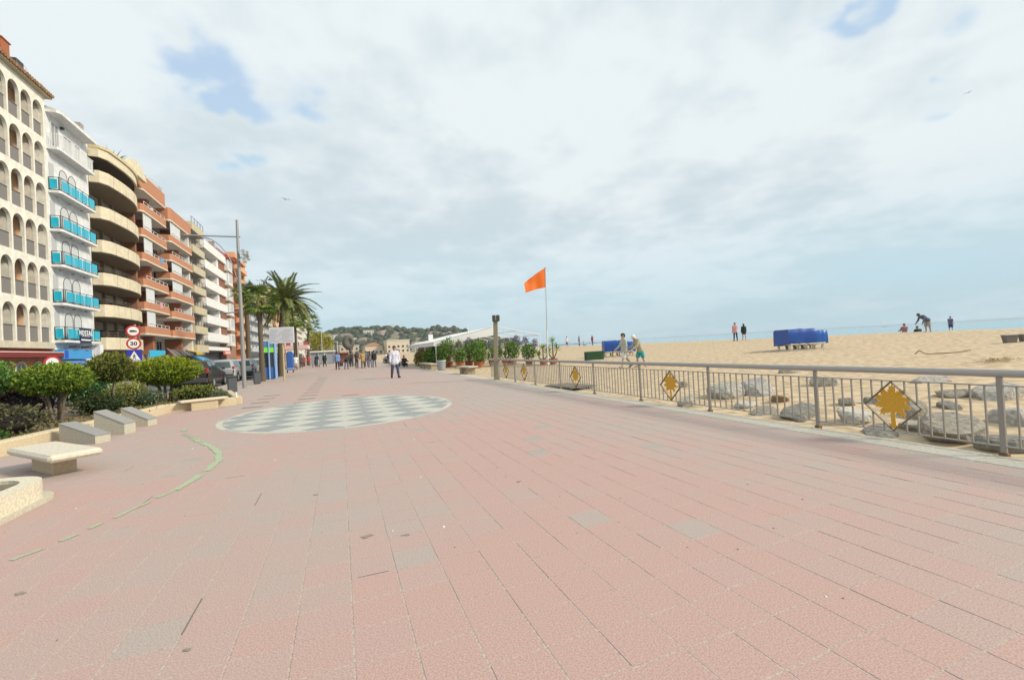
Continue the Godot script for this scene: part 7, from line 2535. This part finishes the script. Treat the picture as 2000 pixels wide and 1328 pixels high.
# ---------------------------------------------------------------- people
func people() -> void:
	var jean := [0.045, 0.055, 0.10]
	var dk := [0.025, 0.025, 0.03]
	person("man in a white shirt and dark slim jeans walking towards the camera", Vector3(2.85, 0, -25.7), 0.12, {"h": 1.80, "cell": 0.022, "legs": [8, 3, -6, 8], "lsplay": 0.10, "arms": [-14, 20, 8, 14], "splay": 0.22, "top": [0.60, 0.60, 0.70], "pants": [0.05, 0.06, 0.12], "shoes": [0.02, 0.02, 0.02], "hair": [0.12, 0.06, 0.03], "loose": 0.022, "hem": 0.09, "head": 6})
	person("man in a light blue shirt and dark trousers walking away", Vector3(-0.25, 0, -48.1), PI, {"h": 1.80, "legs": [14, 4, -16, 22], "arms": [8, 15, -10, 8], "top": [0.16, 0.27, 0.55], "pants": dk, "shoes": [0.05, 0.04, 0.03], "hair": [0.05, 0.035, 0.025]})
	var bg := MB.new()
	bg.cbox(Vector3(0, 0, 0), Vector3(0.34, 0.40, 0.14), 0.05)
	bg.tube([Vector3(-0.1, 0.18, 0), Vector3(-0.06, 0.36, 0), Vector3(0.06, 0.36, 0), Vector3(0.1, 0.18, 0)], [0.012], 5)
	solo("black_bag", bg, mat(0.02, 0.02, 0.02, 0.6), "black bag held by the man in the light blue shirt", "bag", Vector3(0.12, 0.52, -48.0), 0.3)
	person("person in a dark top and blue jeans bending over on the promenade", Vector3(0.6, 0, -48.4), 2.6, {"h": 1.72, "lean": 62, "head": 80, "legs": [-6, 4, 6, 8], "arms": [70, 10, 60, 16], "top": [0.02, 0.022, 0.03], "pants": [0.10, 0.13, 0.24], "shoes": dk, "hair": [0.03, 0.02, 0.02]})
	person("person in a long black coat walking under the white stall roof", Vector3(-1.94, 0, -65.9), PI + 0.2, {"h": 1.8, "legs": [12, 3, -12, 14], "arms": [6, 10, -6, 10], "top": [0.018, 0.018, 0.02], "topname": "coat", "hem": 0.34, "pants": dk, "shoes": dk, "hair": [0.55, 0.56, 0.6], "cap": true})
	person("person in dark clothes right behind the bending person", Vector3(1.25, 0, -56.0), PI, {"legs": [10, 2, -8, 8], "top": [0.03, 0.035, 0.04], "pants": [0.03, 0.035, 0.03], "shoes": dk, "hair": [0.04, 0.03, 0.02]})
	person("woman in a dark red brown jacket with long brown hair", Vector3(1.62, 0, -49.1), PI - 0.4, {"h": 1.70, "legs": [4, 2, -4, 4], "arms": [10, 60, 8, 55], "top": [0.11, 0.05, 0.04], "topname": "jacket", "pants": [0.05, 0.045, 0.045], "shoes": dk, "hair": [0.07, 0.03, 0.02], "long": true})
	person("person in a mustard yellow jacket standing in the group", Vector3(2.17, 0, -47.8), PI + 0.3, {"h": 1.72, "legs": [2, 2, -3, 4], "arms": [6, 40, 4, 35], "top": [0.42, 0.26, 0.08], "topname": "jacket", "hem": 0.16, "pants": [0.06, 0.05, 0.045], "shoes": dk, "hair": [0.30, 0.20, 0.12]})
	person("person in a grey blue jacket half hidden behind the mustard jacket", Vector3(2.75, 0, -52.5), PI, {"h": 1.74, "legs": [4, 2, -5, 6], "top": [0.13, 0.14, 0.2], "pants": [0.09, 0.09, 0.12], "shoes": dk, "hair": [0.10, 0.08, 0.07]})
	person("woman with long dark hair in a grey top and blue jeans", Vector3(2.98, 0, -49.7), PI, {"h": 1.70, "legs": [7, 2, -7, 8], "top": [0.20, 0.19, 0.20], "pants": [0.13, 0.16, 0.25], "shoes": dk, "hair": [0.05, 0.025, 0.02], "long": true})
	person("person in a black jacket and grey trousers, rightmost of the standing group", Vector3(3.33, 0, -48.7), PI + 0.1, {"h": 1.74, "legs": [6, 2, -6, 6], "top": [0.02, 0.02, 0.022], "topname": "jacket", "pants": [0.12, 0.11, 0.12], "shoes": dk, "hair": [0.03, 0.025, 0.02]})
	person("person in a white jacket sitting on the far bench", Vector3(6.2, 0, -66.0), -2.2, {"sit": true, "seat": 0.45, "legs": [85, 85, 80, 80], "arms": [30, 40, 30, 40], "top": [0.66, 0.68, 0.68], "pants": [0.3, 0.3, 0.32], "shoes": dk, "hair": [0.3, 0.2, 0.15]})
	person("person in black sitting on the far bench beside the white jacket", Vector3(6.25, 0, -63.8), -2.2, {"sit": true, "seat": 0.45, "legs": [85, 85, 80, 80], "arms": [30, 40, 30, 40], "top": [0.02, 0.02, 0.025], "pants": [0.04, 0.04, 0.05], "shoes": dk, "hair": [0.22, 0.1, 0.08], "long": true})
	person("person in a white T shirt and shorts by the blue stand", Vector3(-4.75, 0, -57.0), PI, {"h": 1.72, "legs": [6, 3, -6, 6], "sleeve": "short", "top": [0.70, 0.72, 0.74], "pants": [0.45, 0.42, 0.4], "cut": 0.5, "pantsname": "shorts", "shoes": [0.3, 0.25, 0.2], "hair": [0.12, 0.1, 0.1]})
	person("person in a bright red jacket far down the promenade, left of the stroller", Vector3(-4.6, 0, -78.0), PI, {"h": 1.72, "legs": [8, 2, -8, 8], "top": [0.48, 0.06, 0.05], "topname": "jacket", "pants": [0.2, 0.12, 0.1], "shoes": dk, "hair": [0.1, 0.06, 0.05]})
	person("person in a dull red coat beside the bright red jacket", Vector3(-5.2, 0, -76.0), PI, {"h": 1.68, "legs": [8, 2, -8, 8], "top": [0.30, 0.07, 0.05], "topname": "coat", "hem": 0.2, "pants": [0.1, 0.06, 0.06], "shoes": dk, "hair": [0.05, 0.04, 0.04]})
	person("person in dark grey under the palms at the left", Vector3(-5.0, 0, -68.0), PI, {"h": 1.72, "legs": [8, 2, -8, 8], "top": [0.10, 0.08, 0.08], "pants": [0.06, 0.055, 0.06], "shoes": dk, "hair": [0.1, 0.08, 0.06]})
	person("person in black pushing a stroller in front of the white roofed stall", Vector3(-2.95, 0, -66.5), PI, {"h": 1.72, "legs": [10, 2, -8, 8], "arms": [45, 20, 45, 20], "top": [0.02, 0.02, 0.025], "pants": [0.12, 0.13, 0.16], "shoes": dk, "hair": [0.04, 0.03, 0.03]})
	var t := thing("baby_stroller", "dark baby stroller pushed by the person in black", "stroller", Vector3(-3.0, 0, -65.7))
	var m := MB.new()
	m.tube([Vector3(0, 1.0, -0.35), Vector3(0, 0.55, 0.05), Vector3(0, 0.2, 0.35)], [0.2, 0.24, 0.1], 8)
	part("seat_shell", m, mat(0.03, 0.03, 0.035, 0.8), t)
	for sx in [-0.42, 0.42]:
		m = MB.new()
		m.cyl(Vector3(sx - 0.03, 0.16, 0.25), Vector3(sx + 0.03, 0.16, 0.25), 0.16, 12)
		part("wheel", m, mat(0.02, 0.02, 0.02, 0.8), t)
	m = MB.new()
	m.cyl(Vector3(-0.42, 0.16, 0.25), Vector3(0.42, 0.16, 0.25), 0.02, 6)
	m.cyl(Vector3(-0.2, 0.3, 0.2), Vector3(-0.25, 1.0, -0.6), 0.015, 6)
	m.cyl(Vector3(0.2, 0.3, 0.2), Vector3(0.25, 1.0, -0.6), 0.015, 6)
	part("frame", m, mat(0.2, 0.2, 0.2, 0.5), t)
	person("person in black sitting on the ground beside the long bench's far end", Vector3(5.6, 0, -42.8), 2.6, {"sit": true, "seat": 0.16, "legs": [100, 110, 95, 105], "arms": [40, 40, 40, 40], "top": [0.022, 0.02, 0.02], "pants": [0.03, 0.03, 0.03], "shoes": dk, "hair": [0.2, 0.08, 0.05]})
	person("woman with dark red hair standing behind the walking man's shoulder", Vector3(5.3, 0, -45.2), -2.4, {"h": 1.72, "legs": [4, 2, -4, 5], "top": [0.05, 0.03, 0.035], "pants": [0.03, 0.03, 0.04], "shoes": dk, "hair": [0.14, 0.04, 0.05], "long": true})
	# beach
	var skn := [0.50, 0.33, 0.24]
	person("man in a grey green sweatshirt and white shorts walking on the sand", Vector3(13.4, 0.0, -19.0), -1.75, {"h": 1.78, "cell": 0.024, "legs": [18, 6, -20, 20], "arms": [-6, 22, 22, 30], "top": [0.42, 0.42, 0.36], "topname": "sweatshirt", "pants": [0.68, 0.68, 0.72], "cut": 0.42, "pantsname": "shorts", "shoes": [0.2, 0.2, 0.2], "hair": [0.05, 0.035, 0.025], "skin": skn, "loose": 0.02})
	person("stooping man in a white cap and turquoise shorts walking on the sand", Vector3(14.15, 0.0, -18.7), -1.75, {"h": 1.76, "cell": 0.024, "lean": 22, "head": 48, "legs": [-10, 6, 16, 14], "arms": [20, 40, 24, 40], "top": [0.40, 0.38, 0.28], "topname": "pullover", "pants": [0.03, 0.33, 0.38], "cut": 0.42, "pantsname": "shorts", "hair": [0.75, 0.75, 0.75], "cap": true, "skin": skn, "loose": 0.02})
	person("person in a pink shirt and dark trousers on the sand crest", Vector3(36.45, 0.74, -33.1), PI - 0.6, {"h": 1.78, "cell": 0.032, "legs": [4, 2, -4, 4], "arms": [0, 10, 40, 60], "top": [0.66, 0.33, 0.34], "pants": [0.03, 0.035, 0.07], "shoes": dk, "hair": [0.25, 0.15, 0.1]})
	person("person with long dark hair in black jacket and bare legs on the sand crest", Vector3(37.25, 0.75, -32.8), PI - 0.6, {"h": 1.62, "cell": 0.032, "legs": [5, 2, -5, 5], "top": [0.018, 0.022, 0.03], "topname": "jacket", "hem": 0.1, "pants": [0.05, 0.05, 0.06], "cut": 0.25, "pantsname": "shorts", "hair": [0.02, 0.02, 0.02], "long": true, "skin": skn})
	person("man in a grey blue shirt bending forward at the top of the beach", Vector3(39.4, 0.78, -19.1), -1.94, {"h": 1.72, "cell": 0.032, "lean": 55, "head": 65, "legs": [-4, 4, 4, 8], "arms": [8, 20, 14, 20], "top": [0.10, 0.12, 0.19], "pants": [0.36, 0.33, 0.3], "cut": 0.5, "pantsname": "shorts", "hair": [0.05, 0.04, 0.04]})
	person("child in blue standing at the top of the beach", Vector3(40.95, 0.78, -18.5), -1.0, {"h": 1.05, "cell": 0.035, "legs": [6, 3, -6, 8], "top": [0.10, 0.12, 0.28], "sleeve": "short", "pants": [0.04, 0.06, 0.2], "cut": 0.5, "pantsname": "shorts", "hair": [0.08, 0.05, 0.04], "skin": skn})
	person("person in a reddish top sitting on the sand crest", Vector3(44.0, 0.57, -22.9), 2.4, {"sit": true, "seat": 0.0, "cell": 0.035, "legs": [100, 90, 95, 85], "arms": [40, 40, 40, 40], "top": [0.30, 0.14, 0.13], "pants": [0.06, 0.03, 0.03], "hair": [0.25, 0.15, 0.1], "skin": skn})
	person("person in black leaning back on the sand beside the seated reddish top", Vector3(44.3, 0.55, -22.0), -0.8, {"sit": true, "seat": -0.02, "cell": 0.035, "lean": -55, "head": -20, "legs": [95, 30, 90, 20], "arms": [-40, 20, -40, 20], "top": [0.02, 0.02, 0.022], "pants": [0.03, 0.03, 0.03], "hair": [0.03, 0.02, 0.02]})
	person("person in a white top and dark shorts, leftmost of the far beach group", Vector3(37.1, 0.78, -69.3), 0.3, {"cell": 0.04, "legs": [6, 2, -6, 4], "splay": 0.25, "top": [0.62, 0.58, 0.58], "pants": [0.10, 0.12, 0.18], "cut": 0.5, "pantsname": "shorts", "hair": [0.05, 0.05, 0.06]})
	person("person in dark red standing beside the seated child far off", Vector3(40.1, 0.80, -70.3), 1.2, {"cell": 0.04, "h": 1.72, "legs": [4, 2, -4, 4], "top": [0.22, 0.07, 0.09], "pants": [0.06, 0.05, 0.08], "shoes": dk, "hair": [0.08, 0.05, 0.05]})
	person("seated child in white on the far sand crest", Vector3(40.8, 0.78, -70.0), 1.0, {"cell": 0.045, "h": 1.35, "sit": true, "seat": 0.0, "legs": [88, 15, 85, 10], "arms": [30, 30, 30, 30], "top": [0.45, 0.5, 0.55], "pants": [0.15, 0.12, 0.14], "hair": [0.05, 0.06, 0.08]})
	person("person in a pink red jacket, rightmost of the far beach group", Vector3(42.3, 0.80, -69.4), -1.2, {"cell": 0.04, "h": 1.74, "legs": [5, 2, -8, 6], "top": [0.40, 0.08, 0.13], "topname": "jacket", "pants": [0.14, 0.14, 0.2], "shoes": dk, "hair": [0.2, 0.08, 0.08]})
